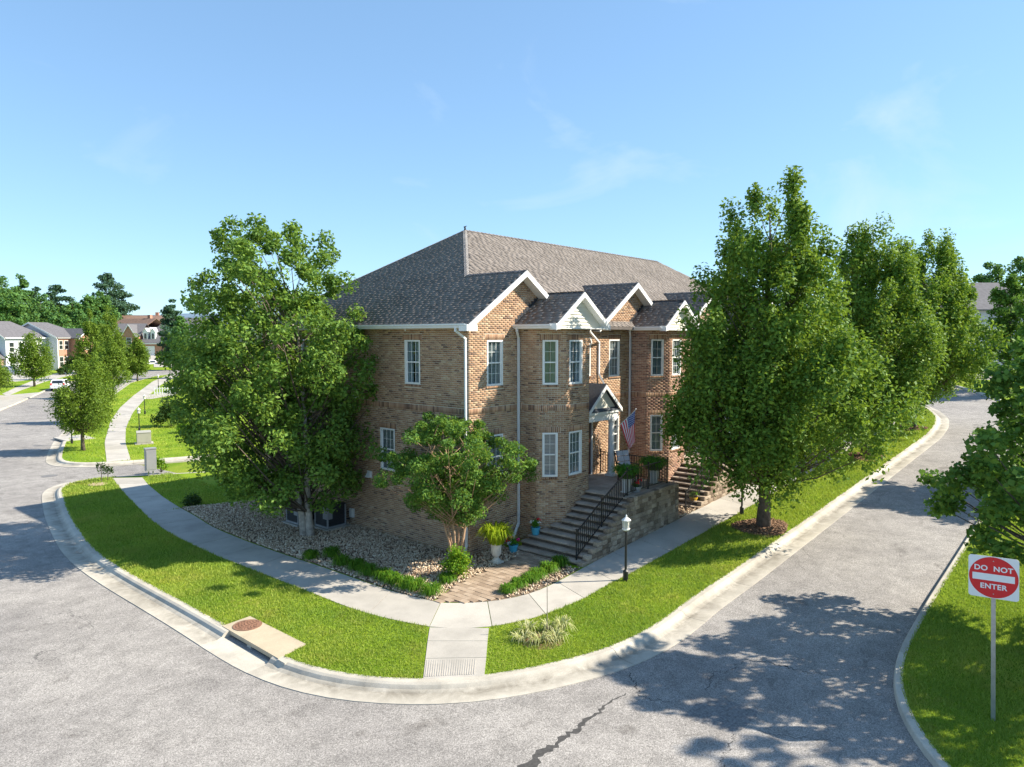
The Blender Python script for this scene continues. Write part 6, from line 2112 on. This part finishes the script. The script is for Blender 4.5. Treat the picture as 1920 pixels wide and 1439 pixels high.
# --- woodland behind the houses, tree by tree
W_, P_ = 'leaf_wood', 'leaf_pine'
WD = [(-30, 505, 205, 60, W_, 'tallest broad tree of the woodland behind the brick garage'), (8, 512, 214, 46, W_, 'rounded woodland tree rising over the ridge of the garage house'), (46, 514, 226, 30, W_, 'slim woodland tree with a small tuft top between broad crowns'),
      (30, 545, 192, 44, W_, 'broad light green tree right behind the pale house gable'), (80, 548, 200, 40, W_, 'light green rounded tree above the pale house ridge'), (70, 535, 232, 26, P_, 'small dark pine showing between two broad woodland trees'),
      (112, 530, 218, 40, P_, 'wide dark pine behind the roof of the pale house'), (140, 552, 210, 32, W_, 'mid green tree between the wide pine and the tallest pine'), (168, 548, 204, 30, W_, 'mid green woodland tree behind the tall conical trees'),
      (150, 575, 195, 36, W_, 'low light green tree over the red brick wing roof'), (190, 540, 212, 34, W_, 'woodland tree at the foot of the tallest pine'), (205, 506, 236, 44, P_, 'tallest dark pine with a broad flat crown above the woodland'),
      (228, 530, 244, 34, P_, 'dark pine with drooping side branches beside the tallest pine'), (325, 555, 150, 30, P_, 'dark pine half hidden behind the pale trunked tree'), (-70, 520, 205, 60, W_, 'big woodland tree at the outer end of the row behind the garage'),
      (112, 580, 190, 40, W_, 'low rounded tree just above the pale house roof'), (340, 590, 120, 24, W_, 'low leafy tree peeking past the pale trunked tree')]
for i, (px_, top, dep, hw, lf, lb) in enumerate(WD):
    x, y = at(px_, dep)
    H = zat(top, dep)
    r = hw / FPX * dep
    nm = 'pine_tree' if lf == 'leaf_pine' else 'woodland_tree'
    tree(nm, (x, y, -0.1), H, H * 0.16, [(0, r * 0.6), (0.2, r * 0.95), (0.5, r), (0.8, r * 0.7), (1, r * 0.25)], 0.35, 120, 9000, 0.0019 * dep, r * 0.36, lf, 'bark', lb, 240 + i,
         'pines behind the houses' if lf == 'leaf_pine' else 'woodland trees behind the houses', upright=0.4, lobes=0.3, stretch=0.7 if lf != 'leaf_pine' else 0.5, shell=0.4)
# --- trees beyond the bend of the right-hand street
RT = [(1850, 480, 105, 44, 0, 'leafy tree rising just over the grey roof past the bend'), (1905, 474, 112, 46, 0, 'tall pale green tree behind the big dark tree past the bend'), (1960, 482, 105, 60, 0, 'broad tree on the slope beyond the big dark trees'),
      (1890, 505, 62, 44, 1, 'big dark rounded tree beside the grey roof past the bend'), (1945, 490, 58, 60, 1, 'second big dark tree next to the rounded one past the bend'), (1805, 560, 86, 40, 0, 'leafy tree below the grey roof behind the verge trees'),
      (1760, 600, 74, 50, 0, 'low leafy tree behind the street bend'), (1700, 610, 76, 45, 0, 'low leafy tree behind the second verge tree'), (1780, 640, 66, 36, 0, 'small bushy tree at the outside of the street bend')]
for i, (px_, top, dep, hw, dk, lb) in enumerate(RT):
    x, y = at(px_, dep)
    zb = float(gh(x, y))
    H = zat(top, dep) - zb
    r = hw / FPX * dep
    tree('hillside_tree', (x, y, zb), H, H * 0.12, [(0, r * 0.7), (0.2, r), (0.5, r * 1.0), (0.8, r * 0.7), (1, r * 0.25)], 0.3, 110, 10000, 0.0020 * dep + 0.02, r * 0.36, 'leaf_maple' if dk else 'leaf_wood', 'bark',
         lb, 270 + i, 'dark trees past the bend' if dk else 'trees beyond the street bend', upright=0.4, lobes=0.3, stretch=0.8)
# --- shrubs and saplings of the side lots
q = up(322, 800)
shrub('round_shrub', float(q[0]), float(q[1]), 0, 1.5, 2.2, 2600, 0.10, 'leaf_dark', 'big dark round shrub on the corner lot lawn', 301)
q = up(345, 812); shrub('low_shrub', float(q[0]), float(q[1]), 0, 0.8, 0.7, 900, 0.08, 'leaf_shrub', 'low yellow green shrub below the big dark shrub', 302)
q = up(302, 884); shrub('low_shrub', float(q[0]), float(q[1]), 0, 0.45, 0.8, 500, 0.06, 'leaf_shrub', 'small yellow green bush beside the grey utility cabinet', 303)
q = up(360, 948); shrub('low_shrub', float(q[0]), float(q[1]), 0, 0.5, 0.5, 700, 0.05, 'leaf_dark', 'low dark shrub at the end of the gravel bed', 304)
q = up(140, 695); shrub('round_shrub', float(q[0]), float(q[1]), 0, 2.6, 3.4, 900, 0.3, 'leaf_dark', 'dark rounded shrub below the windows of the red brick front', 305)
q = up(120, 703); shrub('round_shrub', float(q[0]), float(q[1]), 0, 1.6, 1.8, 600, 0.25, 'leaf_dark', 'dark low shrub at the corner of the pale sided house', 306)
def sapling(px_, py_, h, label, seed):
    q = up(px_, py_)
    x, y = float(q[0]), float(q[1])
    t = empty('sapling', (x, y, 0), label, 'sapling', 'saplings at the verge end')
    m = MB(); m.tube([(x, y, -0.05), (x + 0.02, y, h * 0.5), (x - 0.02, y + 0.03, h)], [0.018, 0.014, 0.006], 6); m.build('stem', MT['bark'], t)
    rng = np.random.default_rng(seed)
    C = np.array([(x + rng.uniform(-0.14, 0.14), y + rng.uniform(-0.14, 0.14), h * rng.uniform(0.45, 1.0)) for _ in range(8)])
    V, F = leaf_cloud(C, np.full((8, 3), 0.14), 150, 0.05, rng); arr_obj('foliage', V, F, MT['leaf_dark'], t)
sapling(190, 906, 0.95, 'thin young sapling with a white stone ring at the verge end', 311)
sapling(202, 902, 0.75, 'shorter young sapling beside the one with the stone ring', 312)
q = up(183, 909)
m = MB(); m.lathe([(0.42, 0.0), (0.40, 0.04), (0.0, 0.05)], (q[0], q[1], 0.0), 18); tag(m.build('stone_ring', MT['gravel']), 'pale flat stone ring around the thin sapling', 'stone ring')
# picket fence
def fence():
    a = up(290, 741); b = np.array([a[0] + 6.5, a[1] - 4.2, 0])
    t = empty('picket_fence', (float(a[0]), float(a[1]), 0), 'short white picket fence on the side lot beside the drive', 'fence')
    n = 28
    pm_ = MB(); pm_.box(-0.05, 0.05, -0.012, 0.012, 0, 0.95); pme = pm_.mesh('picket'); pme.materials.append(MT['white'])
    ang = math.atan2(b[1] - a[1], b[0] - a[0])
    for i in range(n):
        p = a + (b - a) * i / (n - 1)
        o = link('picket', pme, None, t, Vector((p[0], p[1], 0.03)) - ORG[t.name], (p[0], p[1], 0.03)); o.rotation_euler = (0, 0, ang)
    for zz in (0.25, 0.75):
        m = MB(); m.bar((a[0], a[1] + 0.03, zz), (b[0], b[1] + 0.03, zz), 0.03, 0.08); m.build('rail', MT['white'], t)
fence()
# ================================================================= FAR HOUSES
def hwin(root, x, y, z, w_, h_, face, mat_f='white'):
    """window on a local wall: face = 'f' (looks to -y) or 'l' (looks to -x)"""
    m = MB()
    if face == 'f': m.box(x - w_ / 2, x + w_ / 2, y - 0.06, y + 0.02, z, z + h_)
    else: m.box(x - 0.06, x + 0.02, y - w_ / 2, y + w_ / 2, z, z + h_)
    wo_ = m.build('window', MT[mat_f], root)
    for i in range(2):
        p = MB()
        z0, z1 = z + 0.10 + i * (h_ / 2 - 0.03), z + 0.10 + i * (h_ / 2 - 0.03) + h_ / 2 - 0.14
        if face == 'f': p.box(x - w_ / 2 + 0.1, x + w_ / 2 - 0.1, y - 0.08, y - 0.062, z0, z1)
        else: p.box(x - 0.08, x - 0.062, y - w_ / 2 + 0.1, y + w_ / 2 - 0.1, z0, z1)
        p.build('pane', MT['carglass'], wo_)
def gable_roof(root, x0, x1, y0, y1, ze, zr_, along='x', over=0.4, mat='farroof', hip=0.0):
    m = MB()
    if along == 'x':
        ym = (y0 + y1) / 2; s = (zr_ - ze) / ((y1 - y0) / 2)
        a, b = x0 - over, x1 + over - 0
        hb = b - hip
        m.slab([(a, y0 - over, ze - s * over), (b, y0 - over, ze - s * over), (hb, ym, zr_), (a, ym, zr_)], (0, 0, 0.14))
        m.slab([(a, y1 + over, ze - s * over), (b, y1 + over, ze - s * over), (hb, ym, zr_), (a, ym, zr_)], (0, 0, 0.14))
        if hip: m.slab([(b, y0 - over, ze - s * over), (b, y1 + over, ze - s * over), (hb, ym, zr_)], (0, 0, 0.14))
    else:
        xm = (x0 + x1) / 2; s = (zr_ - ze) / ((x1 - x0) / 2)
        m.slab([(x0 - over, y0 - over, ze - s * over), (xm, y0 - over, zr_), (xm, y1 + over, zr_), (x0 - over, y1 + over, ze - s * over)], (0, 0, 0.14))
        m.slab([(x1 + over, y0 - over, ze - s * over), (xm, y0 - over, zr_), (xm, y1 + over, zr_), (x1 + over, y1 + over, ze - s * over)], (0, 0, 0.14))
    return m.build('roof', MT[mat], root)
def rakes_l(root, x, y0, y1, ze, zr_, over=0.4):
    """white verge boards on a gable that looks to -x"""
    ym = (y0 + y1) / 2
    for ya in (y0 - over, y1 + over):
        m = MB(); zz = ze - (zr_ - ze) / ((y1 - y0) / 2) * over
        m.obox((x - over - 0.05, ya, zz - 0.22), (0, ym - ya, zr_ - zz), (0, 0, 0.34), (0.06, 0, 0)); m.build('rake_board', MT['white'], root)
def rakes_f(root, y, x0, x1, ze, zr_, over=0.4):
    xm = (x0 + x1) / 2
    for xa in (x0 - over, x1 + over):
        m = MB(); zz = ze - (zr_ - ze) / ((x1 - x0) / 2) * over
        m.obox((xa, y - over - 0.05, zz - 0.22), (xm - xa, 0, zr_ - zz), (0, 0, 0.34), (0, 0.06, 0)); m.build('rake_board', MT['white'], root)

def house_b():
    dep = 150.0
    x, y = at(109, dep)
    face_ang = YAW - math.pi / 2 + math.radians(72)
    t = empty('pale_house', (x, y, -0.3), 'two storey house with pale siding and red brick front wing', 'house', rz=face_ang, local=True)
    # local: x along the front to the right, -y towards the street
    m = MB(); m.box(0, 7.5, 0, 15.0, 0, 7.3); m.build('brick_front', MT['bricktex_red'], t)
    m = MB(); m.box(-0.05, -0.005, -0.02, 15.0, 0, 7.3); m.slab([(-0.05, 0, 7.3), (-0.05, 15, 7.3), (-0.05, 7.5, 10.3)], (0.04, 0, 0)); m.build('siding_wall', MT['siding'], t)
    gable_roof(t, -0.05, 7.5, 0, 15, 7.3, 10.3, 'x', 0.45, hip=4.0)
    rakes_l(t, -0.05, 0, 15, 7.3, 10.3, 0.45)
    m = MB(); m.box(3.1, 7.4, -2.4, 0.0, 0, 7.2); m.slab([(3.1, -2.4, 7.2), (7.4, -2.4, 7.2), (5.25, -2.4, 9.0)], (0, 0.2, 0)); m.build('front_wing', MT['bricktex_red'], t)
    gable_roof(t, 3.1, 7.4, -2.4, 4.0, 7.2, 9.0, 'y', 0.35); rakes_f(t, -2.4, 3.1, 7.4, 7.2, 9.0, 0.35)
    for xx in (0.75, 2.0): 
        hwin(t, xx, -0.02, 4.6, 0.95, 1.9, 'f')
        hwin(t, xx, -0.02, 0.9, 1.05, 2.2, 'f')
    hwin(t, 5.25, -2.42, 4.5, 1.5, 1.9, 'f'); hwin(t, 5.25, -2.42, 0.9, 1.5, 2.0, 'f')
    m = MB(); m.box(-0.2, 3.1, -0.42, -0.30, 7.0, 7.25); m.build('gutter', MT['white'], t)
    m = MB(); m.box(-0.12, 0.02, -0.14, -0.02, 0, 7.2); m.build('corner_board', MT['white'], t)
house_b()
def house_a():
    dep = 142.0
    x, y = at(15, dep)
    t = empty('pale_house', (x, y, -0.3), 'pale sided house with brick garage beside the silver car', 'house', rz=YAW - math.pi / 2 + math.radians(72), local=True)
    m = MB(); m.box(0, 9.0, 0.5, 12.0, 0, 7.2); m.build('siding_wall', MT['siding'], t)
    gable_roof(t, 0, 9.0, 0.5, 12.0, 7.2, 10.4, 'x', 0.45, hip=4.0); rakes_l(t, 0, 0.5, 12.0, 7.2, 10.4, 0.45)
    m = MB(); m.box(-0.3, 9.2, -0.02, 0.1, 6.95, 7.2); m.build('gutter', MT['white'], t)
    for xx in (1.2, 3.2, 5.2): hwin(t, xx, 0.48, 4.2, 1.1, 2.0, 'f'); hwin(t, xx, 0.48, 0.8, 1.1, 2.0, 'f')
    m = MB(); m.box(-7.0, -0.06, 1.0, 11.0, 0, 3.0); m.build('garage_wall', MT['bricktex'], t)
    m = MB(); m.slab([(-7.5, 0.6, 2.9), (-7.5, 11.4, 2.9), (-0.06, 9.0, 5.0), (-0.06, 3.0, 5.0)], (0, 0, 0.14)); m.slab([(-7.5, 0.6, 2.9), (-0.06, 0.6, 2.9), (-0.06, 3.0, 5.0)], (0, 0, 0.14)); m.slab([(-7.5, 11.4, 2.9), (-0.06, 11.4, 2.9), (-0.06, 9.0, 5.0)], (0, 0, 0.14)); m.build('garage_roof', MT['farroof'], t)
    m = MB(); m.box(-7.06, -7.0, 2.4, 6.4, 0.05, 2.3); m.build('garage_door', MT['dark'], t)
    m = MB(); m.box(-7.08, -7.0, 1.9, 2.3, 0.05, 2.5); m.build('garage_post', MT['white'], t)
house_a()
def house_c():
    dep = 198.0
    x, y = at(288, dep)
    t = empty('garage_house', (x, y, 1.75), 'grey roofed house with white garage door and two white dormers', 'house', rz=YAW - math.pi / 2 + math.radians(6), local=True)
    m = MB(); m.box(-3.6, 14, 0, 12, 0, 3.6); m.build('brick_wall', MT['bricktex_red'], t)
    m = MB(); m.slab([(-4.0, -0.5, 3.4), (14, -0.5, 3.4), (14, 7.0, 10.6), (2.0, 7.0, 10.6)], (0, 0, 0.14)); m.slab([(-4.0, -0.5, 3.4), (2.0, 7.0, 10.6), (-4.0, 12.5, 3.4)], (0, 0, 0.14)); m.build('roof', MT['farroof'], t)
    m = MB(); m.box(-4.1, 14, -0.62, -0.5, 3.2, 3.45); m.build('gutter', MT['white'], t)
    m = MB(); m.box(-2.6, 0.4, -0.06, 0.0, 0.0, 2.7); m.build('garage_door', MT['white'], t)
    for xx in (-2.2, -0.2):
        m = MB(); m.box(xx - 0.62, xx + 0.62, 0.6, 2.6, 4.2, 6.6); m.slab([(xx - 0.62, 0.6, 6.6), (xx + 0.62, 0.6, 6.6), (xx, 0.6, 7.6)], (0, 0.2, 0)); d = m.build('dormer', MT['white'], t)
        m = MB(); m.slab([(xx - 0.8, 0.4, 6.45), (xx, 0.4, 7.65), (xx, 3.4, 7.65), (xx - 0.8, 2.4, 6.45)], (0, 0, 0.08)); m.slab([(xx + 0.8, 0.4, 6.45), (xx, 0.4, 7.65), (xx, 3.4, 7.65), (xx + 0.8, 2.4, 6.45)], (0, 0, 0.08)); m.build('dormer_roof', MT['white'], d)
        m = MB(); m.box(xx - 0.3, xx + 0.3, 0.56, 0.6, 4.7, 6.2); m.build('pane', MT['carglass'], d)
    m = MB(); m.box(-9.6, -3.61, -0.4, 10, 0, 5.6); m.build('brick_wing', MT['bricktex_red'], t)
    m = MB(); m.box(-7.6, -4.0, -1.4, -0.41, 0, 5.6); m.slab([(-7.6, -1.4, 5.6), (-4.0, -1.4, 5.6), (-5.8, -1.4, 8.6)], (0, 0.2, 0)); m.build('front_gable', MT['bricktex_red'], t)
    gable_roof(t, -10.6, -3.7, -0.4, 10, 5.4, 8.9, 'x', 0.4)
    gable_roof(t, -7.6, -4.0, -1.4, 4.0, 5.6, 8.6, 'y', 0.3); rakes_f(t, -1.4, -7.6, -4.0, 5.6, 8.6, 0.3)
    hwin(t, -8.7, -0.42, 3.2, 1.0, 1.7, 'f'); hwin(t, -5.8, -1.42, 3.2, 1.4, 1.8, 'f'); hwin(t, -5.8, -1.42, 0.6, 1.6, 1.9, 'f')
house_c()
def far_house(px_, ridge_y, dep, w_, label, wallm='bricktex_red', roofm='roof_brown', rz=0.0, e=2.6):
    x, y = at(px_, dep)
    zr_ = zat(ridge_y, dep)
    t = empty('far_house', (x, y, 0), label, 'house', rz=YAW - math.pi / 2 + rz, local=True)
    m = MB(); m.box(-w_ / 2, w_ / 2, 0, 9, -0.5, zr_ - e); m.slab([(-w_ / 2, 0, zr_ - e), (-w_ / 2, 9, zr_ - e), (-w_ / 2, 4.5, zr_ - 0.15)], (0.2, 0, 0)); m.build('wall', MT[wallm], t)
    gable_roof(t, -w_ / 2, w_ / 2, 0, 9, zr_ - e, zr_, 'x', 0.5, roofm)
    m = MB(); m.box(w_ * 0.25, w_ * 0.25 + 1.0, 4.6, 5.5, zr_ - 1.2, zr_ + 1.2); m.build('chimney', MT['bricktex_red'], t)
MT['roof_brown'] = plain('brown_far_roof', (0.20, 0.13, 0.10), 0.9, 0.2, 2.0)
far_house(262, 592, 235, 16, 'distant house with a brown roof behind the red brick gable', rz=0.2)
far_house(242, 598, 215, 12, 'distant house with a pale gable beside the brown roofed one', 'siding', rz=-0.3)
x, y = at(1838, 80)
def roof_house():
    zb = float(gh(x, y))
    zr_ = zat(528, 80)
    t = empty('hill_house', (x, y, zb), 'house showing only a grey roof between the trees past the bend', 'house', rz=YAW - math.pi / 2, local=True)
    hz = zr_ - zb
    m = MB(); m.box(-5, 5, 0, 9, -0.5, hz - 3.0); m.build('wall', MT['siding'], t)
    gable_roof(t, -5, 5, 0, 9, hz - 3.0, hz, 'x', 0.5, 'farroof')
roof_house()

# ================================================================= CARS
def car(x, y, z, rz, paint, label, kind='suv', s=1.0):
    """length along local x (front at +x)"""
    t = empty('parked_car', (x, y, z), label, 'car', 'cars parked along the side street', rz=rz, local=True)
    L, W = (4.6, 1.84) if kind != 'hatch' else (4.1, 1.76)
    hb, hr = (1.0, 1.68) if kind == 'suv' else (0.92, 1.52)
    h = L / 2
    if kind == 'pickup':
        side = [(-h, 0.45), (-h, 1.02), (-0.6, 1.05), (-0.5, 1.70), (0.5, 1.72), (1.05, 1.10), (h - 0.1, 0.98), (h, 0.5)]
    else:
        side = [(-h, 0.42), (-h + 0.02, 0.98), (-h + 0.32, hr - 0.05), (-h + 0.6, hr), (0.35, hr - 0.02), (1.05, hb + 0.06), (h - 0.25, hb - 0.12), (h, 0.66), (h - 0.03, 0.36)]
    V, F = [], []
    n = len(side)
    def half(zz): return W / 2 * (1.0 if zz < hb else 1.0 - 0.20 * (zz - hb) / (hr - hb))
    body = MB()
    for sg in (-1, 1):
        body.v += [(px_, sg * half(pz), pz) for px_, pz in side]
    body.f.append(tuple(range(n))); body.f.append(tuple(range(n, 2 * n))[::-1])
    for i in range(n):
        j = (i + 1) % n
        body.f.append((i, n + i, n + j, j))
    body.f = [f[::-1] for f in body.f]
    bo = body.build('body', paint, t)
    bm = bmesh.new(); bm.from_mesh(bo.data)
    bmesh.ops.recalc_face_normals(bm, faces=bm.faces[:])
    bmesh.ops.bevel(bm, geom=[e for e in bm.edges], offset=0.06, segments=2, affect='EDGES', profile=0.6)
    bm.to_mesh(bo.data); bm.free()
    # glass
    if kind != 'pickup':
        for sg in (-1, 1):
            for (a, b) in ((-h + 0.45, -0.35), (-0.27, 0.55)):
                m = MB(); zb, zt = hb + 0.04, hr - 0.14
                x1b, x1t = b + (0.28 if b > 0 else 0), b - (0.12 if b > 0 else 0)
                m.slab([(a, sg * (half(zb) + 0.004), zb), (x1b, sg * (half(zb) + 0.004), zb), (x1t, sg * (half(zt) + 0.004), zt), (a + 0.1, sg * (half(zt) + 0.004), zt)], (0, -sg * 0.02, 0)); m.build('side_window', MT['carglass'], t)
        m = MB(); m.slab([(-h + 0.07, -W / 2 + 0.22, hb + 0.10), (-h + 0.07, W / 2 - 0.22, hb + 0.10), (-h + 0.27, W / 2 - 0.32, hr - 0.13), (-h + 0.27, -W / 2 + 0.32, hr - 0.13)], (-0.03, 0, 0.01)); m.build('rear_window', MT['carglass'], t)
        m = MB(); m.slab([(0.99, -W / 2 + 0.2, hb + 0.14), (0.99, W / 2 - 0.2, hb + 0.14), (0.46, W / 2 - 0.3, hr - 0.1), (0.46, -W / 2 + 0.3, hr - 0.1)], (0.03, 0, 0.03)); m.build('windscreen', MT['carglass'], t)
    else:
        m = MB(); m.slab([(1.0, -0.72, 1.18), (1.0, 0.72, 1.18), (0.56, 0.62, 1.64), (0.56, -0.62, 1.64)], (0.03, 0, 0.03)); m.build('windscreen', MT['carglass'], t)
        for sg in (-1, 1):
            m = MB(); m.slab([(-0.45, sg * 0.91, 1.15), (0.8, sg * 0.91, 1.15), (0.45, sg * 0.80, 1.6), (-0.42, sg * 0.80, 1.6)], (0, -sg * 0.02, 0)); m.build('side_window', MT['carglass'], t)
    for wx in (-h + 0.85, h - 0.85):
        for sg in (-1, 1):
            m = MB(); m.tube([(wx, sg * (W / 2 - 0.2), 0.33), (wx, sg * (W / 2 + 0.015), 0.33)], 0.33, 18); wl = m.build('wheel', MT['dark'], t)
            m = MB(); m.tube([(wx, sg * (W / 2 + 0.005), 0.33), (wx, sg * (W / 2 + 0.03), 0.33)], 0.21, 14); m.build('rim', MT['steel'], wl)
    for sg in (-1, 1):
        m = MB(); m.box(-h - 0.015, -h + 0.10, sg * (W / 2 - 0.16) - 0.09, sg * (W / 2 - 0.16) + 0.09, 0.82, 1.06); m.build('tail_light', MT['red_sign'], t)
        m = MB(); m.box(h - 0.16, h - 0.02, sg * (W / 2 - 0.24) - 0.12, sg * (W / 2 - 0.24) + 0.12, 0.64, 0.78); m.build('headlight', MT['lglass'], t)
        m = MB(); m.box(0.72, 0.85, sg * (W / 2 + 0.1) - 0.09, sg * (W / 2 + 0.1) + 0.09, hb, hb + 0.14); m.build('mirror', paint, t)
    m = MB(); m.box(-h - 0.04, -h + 0.1, -W / 2 + 0.1, W / 2 - 0.1, 0.38, 0.6); m.build('bumper', paint, t)
    m = MB(); m.box(-h - 0.045, -h - 0.038, -0.26, 0.26, 0.62, 0.76); m.build('number_plate', MT['white_sign'], t)
    return t
pw = plain('white_car_paint', (0.72, 0.73, 0.75), 0.25, 0.02, 1, spec=0.6)
ps = plain('silver_car_paint', (0.40, 0.43, 0.48), 0.25, 0.02, 1, metal=0.3, spec=0.6)
pk_ = plain('dark_car_paint', (0.02, 0.02, 0.025), 0.2, 0.02, 1, spec=0.6)
q = up(108, 734, -0.13)
sdir_ = np.array(K3s[near_idx(K3s, up(150, 712))]) - np.array(K3s[near_idx(K3s, up(60, 743))])
sdir_ = sdir_ / np.linalg.norm(sdir_)
car(float(q[0] + sdir_[0] * 2.1), float(q[1] + sdir_[1] * 2.1), -0.13, math.atan2(sdir_[1], sdir_[0]), pw, 'white hatchback parked at the kerb of the side street', 'hatch')
q = up(14, 703)
car(float(q[0]), float(q[1]), 0.0, YAW - math.pi / 2 + math.radians(10), ps, 'silver car parked on the driveway of the pale house', 'suv')
q = up(276, 688, -0.13)
car(float(q[0]), float(q[1]), -0.1, YAW + math.radians(140), pw, 'white car at the kerb in front of the white garage door', 'hatch')
q = at(314, 170)
car(float(q[0]), float(q[1]), terr(170) + 0.05, YAW - math.pi / 2 + math.radians(150), pk_, 'black car among the far cars beside a white pickup', 'suv')
q = at(331, 172)
car(float(q[0]), float(q[1]), terr(172) + 0.05, YAW - math.pi / 2 + math.radians(30), pw, 'white pickup truck beside the black car far down the street', 'pickup')

# low wooded ridge on the horizon
def ridge(name, dep, x0, x1, h, seed, mat):
    rng = np.random.default_rng(seed)
    n = 120
    xs = np.linspace(x0, x1, n)
    hs = h * (0.75 + 0.25 * np.sin(np.arange(n) * 0.13 + seed) * np.cos(np.arange(n) * 0.05)) + rng.uniform(-0.5, 0.5, n) * h * 0.05
    V, F = [], []
    for i in range(n):
        ax_, ay_ = at(xs[i], dep); bx_, by_ = at(xs[i], dep * 1.25); cx_, cy_ = at(xs[i], dep * 0.9)
        V += [(cx_, cy_, -1), (ax_, ay_, hs[i] * 0.7), (bx_, by_, hs[i]), (bx_ + 50, by_ + 50, -1)]
    for i in range(n - 1):
        for k in range(3):
            F.append((4 * i + k, 4 * i + 4 + k, 4 * i + 5 + k, 4 * i + 1 + k))
    tag(arr_obj(name, np.array(V), np.array(F), mat), kind='structure')
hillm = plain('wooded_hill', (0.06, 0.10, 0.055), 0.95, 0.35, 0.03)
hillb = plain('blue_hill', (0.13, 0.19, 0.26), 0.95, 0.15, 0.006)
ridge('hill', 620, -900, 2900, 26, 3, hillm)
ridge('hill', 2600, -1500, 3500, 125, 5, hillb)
